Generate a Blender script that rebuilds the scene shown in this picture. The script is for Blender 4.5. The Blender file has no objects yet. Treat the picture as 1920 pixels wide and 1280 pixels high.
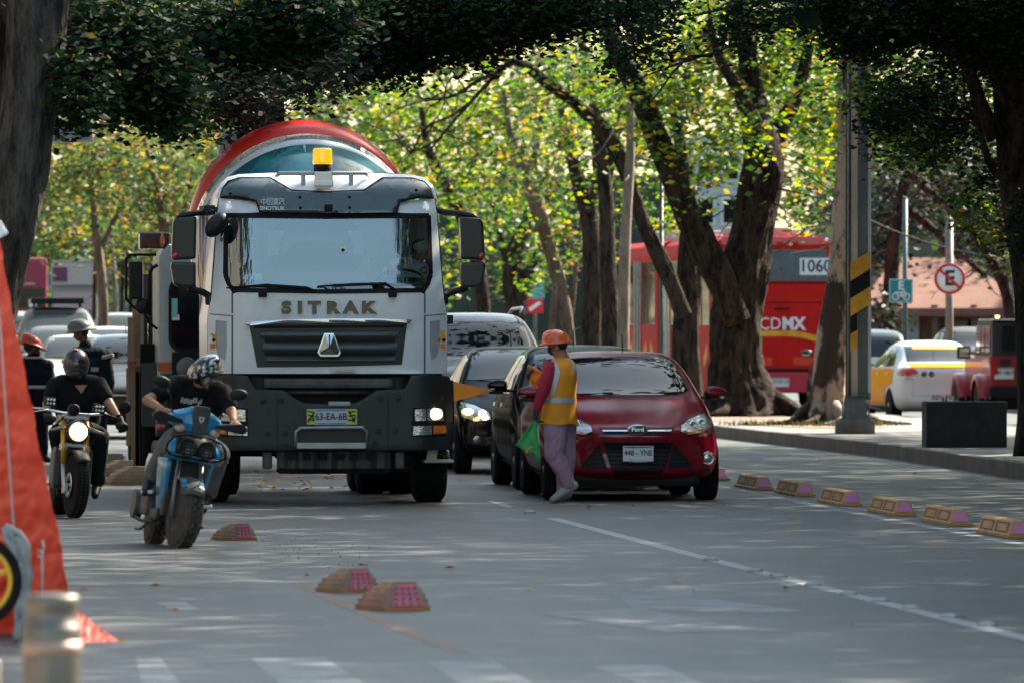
import bpy, bmesh, math, random
from mathutils import Vector, Matrix, Euler, noise
from mathutils.bvhtree import BVHTree
R = math.radians
rng = random.Random(7)
SC = bpy.context.scene
COL = SC.collection
# ---------------------------------------------------------------- camera, sky, sun, exposure
FPX, HY, CH = 15000.0, 603.0, 1.82          # focal length in photo pixels, horizon row, camera height
cam = bpy.data.cameras.new("camera"); camo = bpy.data.objects.new("camera", cam); COL.objects.link(camo)
cam.sensor_width = 36; cam.lens = 36 * FPX / 1920; cam.shift_y = -(640 - HY) / 1920
camo.location = (0, 0, CH); camo.rotation_euler = (R(90), 0, 0)
cam.clip_start = 1; cam.clip_end = 3000
cam.dof.use_dof = True; cam.dof.focus_distance = 79; cam.dof.aperture_fstop = 5.8
SC.camera = camo
SUN_EL, SUN_AZ = 40, 50                      # azimuth measured from +Y (away from the camera) towards +X
w = bpy.data.worlds.new("World"); SC.world = w; w.use_nodes = True
nt = w.node_tree; bg = nt.nodes["Background"]
sky = nt.nodes.new("ShaderNodeTexSky"); sky.sky_type = 'NISHITA'; sky.sun_disc = False
sky.sun_elevation = R(SUN_EL); sky.sun_rotation = R(SUN_AZ); sky.dust_density = 2.2; sky.air_density = 1.0; sky.ozone_density = 1.0
tint = nt.nodes.new("ShaderNodeMixRGB"); tint.blend_type = 'MULTIPLY'; tint.inputs[0].default_value = 1; tint.inputs[2].default_value = (1.03, 1.03, .86, 1)   # greenish cast of the photograph's white balance
nt.links.new(sky.outputs[0], tint.inputs[1]); nt.links.new(tint.outputs[0], bg.inputs[0]); bg.inputs[1].default_value = 0.12
sl = bpy.data.lights.new("sun", 'SUN'); sl.energy = 4.6; sl.angle = R(0.6); sl.color = (1.0, 0.90, 0.74)
so = bpy.data.objects.new("sun", sl); COL.objects.link(so)
sd = Vector((math.sin(R(SUN_AZ)) * math.cos(R(SUN_EL)), math.cos(R(SUN_AZ)) * math.cos(R(SUN_EL)), math.sin(R(SUN_EL))))
so.rotation_euler = sd.to_track_quat('Z', 'Y').to_euler()
SC.view_settings.view_transform = 'Standard'; SC.view_settings.look = 'None'
SC.view_settings.exposure = 1.98; SC.view_settings.gamma = 1
SC.cycles.max_bounces = 7; SC.cycles.diffuse_bounces = 3; SC.cycles.glossy_bounces = 3
SC.cycles.transmission_bounces = 4; SC.cycles.transparent_max_bounces = 8
SC.cycles.caustics_reflective = False; SC.cycles.caustics_refractive = False
SC.cycles.sample_clamp_indirect = 4.0

# ---------------------------------------------------------------- placing helpers
def gr(px, py):
    s = (py - HY) / CH
    return Vector(((px - 960) / s, FPX / s, 0))
def X_(px, Y): return (px - 960) * Y / FPX
def Z_(py, Y): return CH - (py - HY) * Y / FPX
def P_(px, py, Y): return Vector((X_(px, Y), Y, Z_(py, Y)))

# ---------------------------------------------------------------- materials
MATS = {}
def M(name, col, rough=.55, metal=0., var=0., vs=4., bump=0., bs=40., coat=0., emit=0., ecol=None, spec=.5, col2=None, stretch=None, bdist=.01, ramp=(.32, .68)):
    if name in MATS: return MATS[name]
    m = bpy.data.materials.new(name); m.use_nodes = True; t = m.node_tree; b = t.nodes["Principled BSDF"]
    b.inputs["Base Color"].default_value = (*col, 1); b.inputs["Roughness"].default_value = rough
    b.inputs["Metallic"].default_value = metal; b.inputs["Coat Weight"].default_value = coat
    b.inputs["Coat Roughness"].default_value = .04; b.inputs["Specular IOR Level"].default_value = spec
    if emit:
        b.inputs["Emission Color"].default_value = (*(ecol or col), 1); b.inputs["Emission Strength"].default_value = emit
    tc = t.nodes.new("ShaderNodeTexCoord"); mp = t.nodes.new("ShaderNodeMapping"); t.links.new(tc.outputs["Object"], mp.inputs[0])
    if stretch: mp.inputs["Scale"].default_value = stretch
    if var or col2:
        n = t.nodes.new("ShaderNodeTexNoise"); n.inputs["Scale"].default_value = vs; n.inputs["Detail"].default_value = 6; n.inputs["Roughness"].default_value = .65
        t.links.new(mp.outputs[0], n.inputs[0])
        r = t.nodes.new("ShaderNodeValToRGB"); r.color_ramp.elements[0].position, r.color_ramp.elements[1].position = ramp
        c2 = col2 or tuple(min(1, c * (1 + var)) for c in col); c1 = col if col2 else tuple(c * (1 - var) for c in col)
        r.color_ramp.elements[0].color = (*c1, 1); r.color_ramp.elements[1].color = (*c2, 1)
        t.links.new(n.outputs[0], r.inputs[0]); t.links.new(r.outputs[0], b.inputs["Base Color"])
        rr = t.nodes.new("ShaderNodeMapRange"); rr.inputs[3].default_value = max(0, rough - .12); rr.inputs[4].default_value = min(1, rough + .12)
        t.links.new(n.outputs[0], rr.inputs[0]); t.links.new(rr.outputs[0], b.inputs["Roughness"])
    if bump:
        n2 = t.nodes.new("ShaderNodeTexNoise"); n2.inputs["Scale"].default_value = bs; n2.inputs["Detail"].default_value = 5
        bp = t.nodes.new("ShaderNodeBump"); bp.inputs["Strength"].default_value = bump; bp.inputs["Distance"].default_value = bdist
        t.links.new(mp.outputs[0], n2.inputs[0]); t.links.new(n2.outputs[0], bp.inputs["Height"]); t.links.new(bp.outputs[0], b.inputs["Normal"])
    MATS[name] = m; return m
def leafmat(name, cols, trans=.5, rough=.5):
    if name in MATS: return MATS[name]
    m = bpy.data.materials.new(name); m.use_nodes = True; t = m.node_tree; t.nodes.clear()
    o = t.nodes.new("ShaderNodeOutputMaterial"); g = t.nodes.new("ShaderNodeNewGeometry"); r = t.nodes.new("ShaderNodeValToRGB")
    r.color_ramp.interpolation = 'CONSTANT'
    e = r.color_ramp.elements
    for i, (p, c) in enumerate(cols):
        el = e[i] if i < 2 else e.new(p)
        el.position = p; el.color = (*c, 1)
    t.links.new(g.outputs["Random Per Island"], r.inputs[0])
    d = t.nodes.new("ShaderNodeBsdfPrincipled"); d.inputs["Roughness"].default_value = rough; d.inputs["Specular IOR Level"].default_value = .25
    tr = t.nodes.new("ShaderNodeBsdfTranslucent"); mx = t.nodes.new("ShaderNodeMixShader"); mx.inputs[0].default_value = trans
    gm = t.nodes.new("ShaderNodeHueSaturation"); gm.inputs["Value"].default_value = 1.5; gm.inputs["Saturation"].default_value = 1.15
    gm.inputs["Hue"].default_value = .485
    t.links.new(r.outputs[0], d.inputs["Base Color"]); t.links.new(r.outputs[0], gm.inputs["Color"]); t.links.new(gm.outputs[0], tr.inputs[0])
    t.links.new(d.outputs[0], mx.inputs[1]); t.links.new(tr.outputs[0], mx.inputs[2]); t.links.new(mx.outputs[0], o.inputs[0])
    MATS[name] = m; return m
def glassmat(name, tint, refl=.25):
    if name in MATS: return MATS[name]
    m = bpy.data.materials.new(name); m.use_nodes = True; t = m.node_tree; t.nodes.clear()
    o = t.nodes.new("ShaderNodeOutputMaterial"); tr = t.nodes.new("ShaderNodeBsdfTransparent"); tr.inputs[0].default_value = (*tint, 1)
    gl = t.nodes.new("ShaderNodeBsdfGlossy"); gl.inputs["Roughness"].default_value = .02; gl.inputs[0].default_value = (.9, 1, 1, 1)
    fr = t.nodes.new("ShaderNodeLayerWeight"); fr.inputs[0].default_value = .35
    mr = t.nodes.new("ShaderNodeMapRange"); mr.inputs[3].default_value = refl; mr.inputs[4].default_value = 1.0
    mx = t.nodes.new("ShaderNodeMixShader")
    t.links.new(fr.outputs["Fresnel"], mr.inputs[0]); t.links.new(mr.outputs[0], mx.inputs[0])
    t.links.new(tr.outputs[0], mx.inputs[1]); t.links.new(gl.outputs[0], mx.inputs[2]); t.links.new(mx.outputs[0], o.inputs[0])
    MATS[name] = m; return m

def paint(name, col, rough=.15, cap=.3, base=.04):
    """car paint with its sheen capped to keep panels dark: reflection grows at glancing angles but never to a full mirror"""
    m = bpy.data.materials.new(name); m.use_nodes = True; t = m.node_tree; t.nodes.clear()
    o = t.nodes.new("ShaderNodeOutputMaterial"); d = t.nodes.new("ShaderNodeBsdfDiffuse"); d.inputs[0].default_value = (*col, 1)
    g = t.nodes.new("ShaderNodeBsdfGlossy"); g.inputs["Roughness"].default_value = rough; lw = t.nodes.new("ShaderNodeLayerWeight"); lw.inputs[0].default_value = .25
    mr = t.nodes.new("ShaderNodeMapRange"); mr.inputs[3].default_value = base; mr.inputs[4].default_value = cap
    mx = t.nodes.new("ShaderNodeMixShader"); t.links.new(lw.outputs["Fresnel"], mr.inputs[0]); t.links.new(mr.outputs[0], mx.inputs[0])
    t.links.new(d.outputs[0], mx.inputs[1]); t.links.new(g.outputs[0], mx.inputs[2]); t.links.new(mx.outputs[0], o.inputs[0]); MATS[name] = m; return m
RUB = M('tyre_rubber', (.010, .011, .012), .9, spec=.2, var=.4, vs=9, bump=.5, bs=60)
DUST = M('dusty_tyre_rubber', (.03, .028, .025), .95, col2=(.12, .10, .08), vs=14, bump=.6, bs=80)
DPL = M('dark_plastic', (.011, .014, .015), .5, var=.35, vs=6, bump=.15, bs=90, spec=.35)
BLK = M('black', (.004, .004, .005), .6, spec=.3)
CHR = M('chrome', (.75, .77, .78), .12, 1)
ALU = M('aluminium', (.55, .56, .57), .35, 1, var=.2, vs=20)
RIM = M('alloy_rim', (.42, .43, .44), .35, .9, var=.2, vs=15)
DGL = M('dark_glass', (.008, .011, .012), .03, spec=.6)
FGL = M('far_glass', (.035, .045, .047), .3, spec=.25)
SGL = glassmat('side_glass', (.45, .5, .5), .10)
WGL = glassmat('windscreen_glass', (.80, .86, .86), .20)
LGL = M('lamp_glass', (.50, .53, .55), .14, .85, coat=1, bump=.8, bs=24, bdist=.006)
LIT = M('lit_lamp', (1, .9, .7), .3, emit=2.5, ecol=(1, .74, .38))
AMB = M('amber_lens', (.65, .17, .02), .15, coat=1, var=.2, vs=80)
REDL = M('red_lens', (.5, .015, .012), .12, coat=1, var=.25, vs=60)
WHT = M('white_paint', (.78, .80, .81), .5, var=.05)
ORG = M('orange_paint', (.75, .22, .03), .5, var=.1)
YEL = M('yellow_paint', (.78, .36, .02), .5, var=.25, vs=3)
SKIN = M('skin', (.42, .20, .12), .5, var=.12, vs=12)

# ---------------------------------------------------------------- mesh building
class MB:
    def __init__(s): s.bm = bmesh.new()
    def quad(s, pts):
        vs = [s.bm.verts.new(p) for p in pts]; s.bm.faces.new(vs); return s
    def box(s, c, d, rot=None, bev=0., taper=None):
        b = bmesh.new(); bmesh.ops.create_cube(b, size=1)
        for v in b.verts:
            x, y, z = v.co
            if taper and z > 0: x *= taper[0]; y *= taper[1]
            v.co = (x * d[0], y * d[1], z * d[2])
        if bev: bmesh.ops.bevel(b, geom=b.edges[:], offset=min(bev, min(d) * .45), segments=2, profile=.7, affect='EDGES')
        m = Matrix.Translation(Vector(c)) @ ((Euler(rot).to_matrix().to_4x4()) if rot else Matrix())
        s.merge(b, m); return s
    def merge(s, b, m=None):
        mp = {}
        for v in b.verts: mp[v] = s.bm.verts.new(m @ v.co if m else v.co)
        for f in b.faces:
            try:
                nf = s.bm.faces.new([mp[v] for v in f.verts]); nf.smooth = f.smooth
            except ValueError: pass
        b.free()
    def tube(s, pts, r, n=10, cap=True, wob=0., rid=0.):
        pts = [Vector(p) for p in pts]
        rs = r if isinstance(r, (list, tuple)) else [r] * len(pts)
        rings = []; up = None
        for i, p in enumerate(pts):
            if i == 0: t = pts[1] - p
            elif i == len(pts) - 1: t = p - pts[i - 1]
            else: t = (pts[i + 1] - p).normalized() + (p - pts[i - 1]).normalized()
            if t.length < 1e-9: t = Vector((0, 0, 1))
            t.normalize()
            if up is None:
                up = Vector((0, 0, 1)) if abs(t.z) < .9 else Vector((1, 0, 0))
            a = t.cross(up)
            if a.length < 1e-6: a = t.cross(Vector((0, 1, 0)))
            a.normalize(); b = a.cross(t).normalized(); up = b
            ring = []
            for k in range(n):
                an = 2 * math.pi * k / n
                rr = rs[i]
                if wob: rr *= 1 + wob * noise.noise(Vector((p.x * 1.3 + math.cos(an) * 1.2, p.y + math.sin(an) * 1.2, p.z * .9))) * 2
                if rid: rr *= 1 + rid * (.6 - abs(noise.noise(Vector((math.cos(an) * 5.5 + p.x, math.sin(an) * 5.5, p.z * 1.1)))) * 3) + rid * .6 * noise.noise(Vector((math.cos(an) * 11, math.sin(an) * 11, p.z * 4)))
                ring.append(s.bm.verts.new(p + (a * math.cos(an) + b * math.sin(an)) * rr))
            rings.append(ring)
        for i in range(len(rings) - 1):
            for k in range(n):
                f = s.bm.faces.new((rings[i][k], rings[i][(k + 1) % n], rings[i + 1][(k + 1) % n], rings[i + 1][k])); f.smooth = True
        if cap:
            s.bm.faces.new(rings[0][::-1]); s.bm.faces.new(rings[-1])
        return s
    def lathe(s, prof, c, axis='x', n=32, closed=False):
        # prof: list of (radius, along); axis direction
        rings = []
        for (r, h) in prof:
            ring = []
            for k in range(n):
                a = 2 * math.pi * k / n; u, v = r * math.cos(a), r * math.sin(a)
                p = {'x': (h, u, v), 'y': (u, h, v), 'z': (u, v, h)}[axis]
                ring.append(s.bm.verts.new(Vector(c) + Vector(p)))
            rings.append(ring)
        m = len(rings)
        for i in range(m if closed else m - 1):
            for k in range(n):
                f = s.bm.faces.new((rings[i][k], rings[i][(k + 1) % n], rings[(i + 1) % m][(k + 1) % n], rings[(i + 1) % m][k])); f.smooth = True
        if not closed:
            for rr in (rings[0], rings[-1]):
                try: s.bm.faces.new(rr)
                except ValueError: pass
        return s
    def prism(s, pts, y0, y1, axis='y', bev=0.):
        # polygon (a,b) extruded along axis; axis y: (x,z); axis x: (y,z); axis z: (x,y)
        f = {'y': lambda a, b, h: (a, h, b), 'x': lambda a, b, h: (h, a, b), 'z': lambda a, b, h: (a, b, h)}[axis]
        b = bmesh.new()
        A = [b.verts.new(f(p[0], p[1], y0)) for p in pts]; B = [b.verts.new(f(p[0], p[1], y1)) for p in pts]
        b.faces.new(A); b.faces.new(B[::-1])
        n = len(pts)
        for i in range(n): b.faces.new((A[i], B[i], B[(i + 1) % n], A[(i + 1) % n]))
        bmesh.ops.recalc_face_normals(b, faces=b.faces[:])
        if bev: bmesh.ops.bevel(b, geom=b.edges[:], offset=bev, segments=2, profile=.7, affect='EDGES')
        s.merge(b); return s
    def ell(s, c, r, rot=None, seg=16, ring=10):
        b = bmesh.new(); bmesh.ops.create_uvsphere(b, u_segments=seg, v_segments=ring, radius=1)
        for f in b.faces: f.smooth = True
        m = Matrix.Translation(Vector(c)) @ (Euler(rot).to_matrix().to_4x4() if rot else Matrix()) @ Matrix.Diagonal((r[0], r[1], r[2], 1))
        s.merge(b, m); return s
    def cap(s, a, b, ra, rb, n=12):
        a, b = Vector(a), Vector(b); s.tube([a, b], [ra, rb], n, True); s.ell(a, (ra,) * 3, seg=n, ring=8); s.ell(b, (rb,) * 3, seg=n, ring=8); return s
    def grid(s, rows, closed_u=False, capends=False, smooth=True):
        V = [[s.bm.verts.new(p) for p in r] for r in rows]; n = len(V[0])
        for i in range(len(V) - 1):
            for k in range(n if closed_u else n - 1):
                f = s.bm.faces.new((V[i][k], V[i][(k + 1) % n], V[i + 1][(k + 1) % n], V[i + 1][k])); f.smooth = smooth
        if capends:
            for r in (V[0][::-1], V[-1]):
                f = s.bm.faces.new(r); f.smooth = smooth
        return s
    def build(s, name, mat, parent=None, loc=None, smooth=None, auto=None):
        bmesh.ops.recalc_face_normals(s.bm, faces=s.bm.faces[:])
        me = bpy.data.meshes.new(name); s.bm.to_mesh(me); s.bm.free()
        for m in (mat if isinstance(mat, (list, tuple)) else [mat]): me.materials.append(m)
        if smooth is not None:
            me.polygons.foreach_set('use_smooth', [smooth] * len(me.polygons))
        o = bpy.data.objects.new(name, me); COL.objects.link(o)
        if parent: o.parent = parent
        if loc: o.location = loc
        return o
def thing(name, label, cat, loc=(0, 0, 0), rz=0., group=None):
    o = bpy.data.objects.new(name, None); COL.objects.link(o); o.location = loc; o.rotation_euler = (0, 0, rz)
    o.empty_display_size = .2
    return tag(o, label, cat, group)
def tag(o, label, cat, group=None):
    o['label'] = label; o['category'] = cat
    if group: o['group'] = group
    return o
def struct(o): o['kind'] = 'structure'; return o
def kids(o): return [c for c in bpy.data.objects if c.parent == o]
def copy_tree(o, parent=None):
    c = o.copy(); COL.objects.link(c); c.parent = parent
    for ch in kids(o): copy_tree(ch, c)
    return c
def apply_mods(o):
    dg = bpy.context.evaluated_depsgraph_get(); dg.update()
    me = bpy.data.meshes.new_from_object(o.evaluated_get(dg)); o.modifiers.clear(); old = o.data; o.data = me
    bpy.data.meshes.remove(old); return o
def subsurf(o, n=2):
    m = o.modifiers.new('s', 'SUBSURF'); m.levels = n; m.render_levels = n; apply_mods(o)
    o.data.polygons.foreach_set('use_smooth', [True] * len(o.data.polygons)); return o
def cut_cyl(o, cyls, mat=None):
    """boolean-subtract x-axis cylinders [(y,z,r,x0,x1)] (wheel arches)"""
    b = MB()
    for (y, z, r, x0, x1) in cyls: b.lathe([(r, x0), (r, x1)], (0, y, z), 'x', 36)
    c = b.build('cutter', mat or BLK)
    if not any(m == (mat or BLK) for m in o.data.materials): o.data.materials.append(mat or BLK)
    idx = list(o.data.materials).index(mat or BLK)
    c.data.materials.clear()
    for m in o.data.materials: c.data.materials.append(m)
    c.data.polygons.foreach_set('material_index', [idx] * len(c.data.polygons))
    m = o.modifiers.new('b', 'BOOLEAN'); m.operation = 'DIFFERENCE'; m.object = c; m.solver = 'EXACT'
    apply_mods(o); bpy.data.objects.remove(c)
    return o
def bvh_of(o):
    bm = bmesh.new(); bm.from_mesh(o.data); t = BVHTree.FromBMesh(bm); bm.free(); return t
def patch(bvh, pts, side, off=.006, cell=.06, thick=0., mb=None, hole=None):
    """project polygon onto a body; side: front/rear (x,z), left/right (y,z), top (x,y)"""
    b = bmesh.new()
    vs = [b.verts.new((p[0], p[1], 0)) for p in pts]
    if len(vs) > 4 or True:
        b.faces.new(vs)
    bmesh.ops.triangulate(b, faces=b.faces[:])
    xs = [p[0] for p in pts]; ys = [p[1] for p in pts]
    for ax, lo, hi in ((0, min(xs), max(xs)), (1, min(ys), max(ys))):
        k = lo + cell
        while k < hi - 1e-4:
            no = (1, 0, 0) if ax == 0 else (0, 1, 0); co = (k, 0, 0) if ax == 0 else (0, k, 0)
            bmesh.ops.bisect_plane(b, geom=b.verts[:] + b.edges[:] + b.faces[:], plane_co=co, plane_no=no, dist=1e-5)
            k += cell
    D = {'front': Vector((0, 1, 0)), 'rear': Vector((0, -1, 0)), 'left': Vector((1, 0, 0)), 'right': Vector((-1, 0, 0)), 'top': Vector((0, 0, -1))}[side]
    for v in b.verts:
        a, c = v.co.x, v.co.y
        if side in ('front', 'rear'): o = Vector((a, 0, c)) - D * 20
        elif side in ('left', 'right'): o = Vector((0, a, c)) - D * 20
        else: o = Vector((a, c, 20))
        h = bvh.ray_cast(o, D)
        for jx, jy in ((.002, .001), (-.002, .0013), (.0011, -.002), (-.004, -.003), (.006, .005)):
            if h[0] is not None: break
            o2 = o + (Vector((jx, 0, jy)) if side in ('front', 'rear') else Vector((0, jx, jy)) if side in ('left', 'right') else Vector((jx, jy, 0))); h = bvh.ray_cast(o2, D)
        if h[0] is None:
            q = o + D * (20 if side != 'top' else 19)
            h = bvh.find_nearest(q)
        v.co = h[0] - D * off
    for f in b.faces: f.smooth = True
    if thick:
        r = bmesh.ops.extrude_face_region(b, geom=b.faces[:])
        for g in r['geom']:
            if isinstance(g, bmesh.types.BMVert): g.co = g.co - D * thick
    m = mb or MB(); m.merge(b); return m
def strip(pts, w):
    """closed polygon outline of a polyline with width w (2D)"""
    L, Rr = [], []
    for i, p in enumerate(pts):
        a = Vector(pts[max(0, i - 1)]); c = Vector(pts[min(len(pts) - 1, i + 1)]); t = (c - a).normalized(); n = Vector((-t.y, t.x)) * w / 2
        L.append((p[0] + n.x, p[1] + n.y)); Rr.append((p[0] - n.x, p[1] - n.y))
    return L + Rr[::-1]
def mir(pts): return [(-x, z) for x, z in pts][::-1]
def text(s, size, mat, parent, loc, rot=(R(90), 0, 0), ext=.004, bold=0., name='lettering', align='CENTER', sx=1., space=1.):
    c = bpy.data.curves.new('t', 'FONT'); c.body = s; c.size = size; c.extrude = ext; c.offset = bold; c.align_x = align; c.align_y = 'CENTER'
    c.resolution_u = 3; c.space_character = space
    o = bpy.data.objects.new('t', c); COL.objects.link(o)
    dg = bpy.context.evaluated_depsgraph_get(); dg.update()
    me = bpy.data.meshes.new_from_object(o.evaluated_get(dg)); bpy.data.objects.remove(o)
    me.materials.clear(); me.materials.append(mat)
    for v in me.vertices: v.co.x *= sx
    q = bpy.data.objects.new(name, me); COL.objects.link(q); q.parent = parent; q.location = loc; q.rotation_euler = rot
    return q
def blob(mb, name, mat, parent, vox=.014, sm=2, fold=0., fs=9., seed=0.):
    """fuse overlapping limbs into one continuous organic surface"""
    o = mb.build(name, mat, parent)
    m = o.modifiers.new('r', 'REMESH'); m.mode = 'VOXEL'; m.voxel_size = vox; m.use_smooth_shade = True
    k = o.modifiers.new('k', 'SMOOTH'); k.iterations = sm; k.factor = .6
    apply_mods(o)
    if fold:
        for v in o.data.vertices:
            p = v.co
            n1 = noise.noise(Vector((p.x * fs, p.y * fs, p.z * fs * .55 + p.x * fs * .6 + seed)))
            n2 = 1 - abs(noise.noise(Vector((p.x * fs * 1.9 + 5, p.y * fs * 1.9, p.z * fs * 1.3 - p.x * fs + seed)))) * 2
            v.co = p + v.normal * fold * (n1 * .8 + n2 * .55)
    o.data.polygons.foreach_set('use_smooth', [True] * len(o.data.polygons))
    return o
def wheel(parent, x, y, r, wd, side, tread=0, rimr=.66, spokes=5, dual=False, rimmat=None, name='wheel', hub=True, tyremat=None, steer=0.):
    """x = outer face of tyre; side +1 when outer face points to +x"""
    w_ = bpy.data.objects.new(name, None); COL.objects.link(w_); w_.parent = parent; w_.location = (x, y, r); w_.rotation_euler = (0, 0, steer)
    h = -wd * side
    b = MB(); ri = r * rimr
    b.lathe([(ri, 0), (ri * 1.06, 0), (r * .9, side * .006), (r * .975, h * .07), (r, h * .18), (r, h * .82), (r * .975, h * .93), (r * .9, h), (ri, h)], (0, 0, 0), 'x', 40)
    if tread:
        n = 44 if tread == 1 else 26
        for k in range(n):
            a = 2 * math.pi * k / n
            for j, hx in enumerate((.2, .4, .6, .8)):
                aa = a + (math.pi / n if j % 2 else 0)
                b.box((h * hx, math.cos(aa) * (r + .002), math.sin(aa) * (r + .002)), (wd * .17, r * 2 * math.pi / n * (.62 if tread == 1 else .7), .012 if tread == 1 else .03), rot=(aa - math.pi / 2, 0, .3 * (1 if j % 2 else -1)))
    b.build('tyre', tyremat or RUB, w_)
    q = MB(); q.lathe([(ri, -side * .004), (ri * .96, -side * .012), (ri * .9, h * .25), (ri * .3, h * .3), (.001, h * .3)], (0, 0, 0), 'x', 32)
    if spokes:
        for k in range(spokes):
            a = 2 * math.pi * k / spokes
            q.box((-side * .02, math.cos(a) * ri * .52, math.sin(a) * ri * .52), (.03, ri * .2, ri * .86), rot=(a - math.pi / 2, 0, 0), bev=.006)
        q.lathe([(ri * .2, -side * .03), (ri * .2, side * .002), (ri * .12, side * .008), (.001, side * .008)], (0, 0, 0), 'x', 16)
    q.build('rim', rimmat or RIM, w_)
    return w_
# ================================================================= cars
PROF = {
 'hatch': [(0, .34, .60, .56, .50, .66), (.06, .24, .78, .62, .62, .745), (.25, .20, .86, .70, .70, .80), (.60, .19, .895, .80, .70, .90), (1.0, .19, .905, .88, .74, .985),
   (1.25, .19, .91, .92, .77, 1.04), (1.5, .19, .91, .93, .76, 1.15), (1.95, .19, .91, .94, .68, 1.42), (2.3, .19, .91, .94, .64, 1.50), (2.8, .19, .91, .95, .64, 1.52),
   (3.4, .19, .91, .96, .63, 1.49), (3.85, .2, .90, .98, .60, 1.37), (4.12, .25, .87, .98, .62, 1.10), (4.30, .30, .82, .85, .62, .95), (4.36, .42, .66, .7, .5, .82)],
 'sedan': [(0, .34, .60, .56, .50, .64), (.06, .24, .78, .62, .62, .72), (.25, .20, .86, .70, .70, .78), (.60, .19, .88, .80, .72, .88), (1.0, .19, .89, .88, .74, .96),
   (1.25, .19, .89, .91, .76, 1.0), (1.5, .19, .89, .92, .74, 1.12), (1.95, .19, .89, .93, .66, 1.38), (2.3, .19, .89, .94, .62, 1.47), (2.8, .19, .89, .95, .62, 1.48),
   (3.3, .19, .89, .97, .60, 1.42), (3.75, .2, .88, 1.0, .66, 1.15), (3.98, .2, .88, 1.0, .72, 1.08), (4.32, .25, .85, .98, .72, 1.05), (4.43, .32, .80, .88, .66, .98), (4.47, .42, .68, .7, .5, .84)],
 'suv': [(0, .40, .62, .66, .55, .84), (.06, .28, .80, .72, .68, .96), (.25, .24, .90, .84, .76, 1.04), (.60, .22, .92, .95, .78, 1.10), (1.0, .22, .93, 1.0, .79, 1.15),
   (1.2, .22, .93, 1.03, .80, 1.2), (1.45, .22, .93, 1.05, .80, 1.34), (1.85, .22, .93, 1.07, .74, 1.62), (2.2, .22, .93, 1.08, .70, 1.70), (2.8, .22, .93, 1.08, .70, 1.72),
   (3.6, .22, .93, 1.08, .70, 1.71), (4.2, .24, .92, 1.08, .69, 1.66), (4.42, .26, .90, 1.05, .72, 1.40), (4.54, .3, .86, .95, .72, 1.1), (4.6, .42, .72, .75, .6, .95)],
}
def car_body(prof, col, parent, sl=1., sw=1., sh=1., bow=.30, rbow=.18, arches=((.88, .35), (3.53, .35)), name='body'):
    L = prof[-1][0]; rows = []
    for (y, zb, w, zs, wt, zt) in prof:
        half = [(0, zb), (.75 * w, zb), (.96 * w, zb + .05), (w, zb + (zs - zb) * .55), (.965 * w, zs), (wt, zt - .045), (wt * .72, zt - .003), (0, zt + .010)]
        ring = [(x, z) for x, z in half] + [(-x, z) for x, z in half[-2:0:-1]]
        f = max(0, 1 - y / 1.0) ** 1.3 * bow; g = max(0, 1 - (L - y) / .8) * rbow
        rows.append([Vector((x * sw, (y + (abs(x) / .9) ** 2.4 * (f - g)) * sl, z * sh)) for x, z in ring])
    mb = MB(); mb.grid(rows, closed_u=True, capends=True)
    o = mb.build(name, [col, BLK], parent); subsurf(o, 2)
    if arches:
        bv = bvh_of(o)
        W = max(p[2] for p in prof) * sw
        cut_cyl(o, [(y * sl, r * .93, r, s0, s1) for (y, r) in arches for (s0, s1) in ((-W - .1, -W + .27), (W - .27, W + .1))])
    for p in o.data.polygons: p.use_smooth = True
    try:
        m = o.modifiers.new('n', 'WEIGHTED_NORMAL')
        o.modifiers.remove(m)
    except Exception: pass
    return o
def plate(parent, x, y, z, txt, w=.32, h=.155, rear=False, base=None, sub=None, rot=0.):
    p = MB().box((0, 0, 0), (w, .008, h), bev=.003).build('number_plate', base or M('plate_white', (.72, .74, .74), .4), parent, (x, y, z))
    p.rotation_euler = (0, rot, R(180) if rear else 0)
    if txt: text(txt, h * (.62 if len(txt) < 9 else .50), M('plate_ink', (.03, .035, .045), .5), p, (0, -.006, h * .04), sx=.86, bold=.001, name='plate_lettering')
    MB().box((0, -.0055, h * .42), (w * .92, .004, h * .09)).build('plate_band', M('plate_green', (.06, .22, .12), .5), p)
    return p
def mirror(parent, sx, y, z, col, w=.21, h=.135, ind=True, x0=.84):
    m = bpy.data.objects.new('side_mirror', None); COL.objects.link(m); m.parent = parent; m.location = (sx * x0, y, z)
    b = MB(); rows = []
    for t in range(7):
        u = t / 6; r = math.sin(math.pi * (.16 + .8 * u)) ** .5
        rows.append([Vector((sx * (.07 + w * u), -.035 + .05 * math.cos(a) * 1.0 + .02 * u, .02 + h * .5 * r * math.sin(a) * (1 - .12 * u))) for a in [2 * math.pi * k / 12 for k in range(12)]])
    b.grid(rows, closed_u=True, capends=True); b.build('mirror_cap', col, m)
    MB().box((sx * .04, 0, -.035), (.14, .05, .035), bev=.01).build('mirror_arm', DPL, m)
    MB().box((sx * (.07 + w * .5), .012, .0), (w * .8, .01, h * .75), bev=.004).build('mirror_glass', CHR, m)
    MB().box((sx * (.07 + w * .55), -.03, -.055), (w * .75, .08, .035), bev=.012).build('mirror_base', DPL, m)
    if ind: MB().box((sx * (.05 + w * .85), -.078, -.02), (w * .32, .012, .02), rot=(0, 0, sx * .5), bev=.004).build('indicator', LGL, m)
    return m
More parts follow.
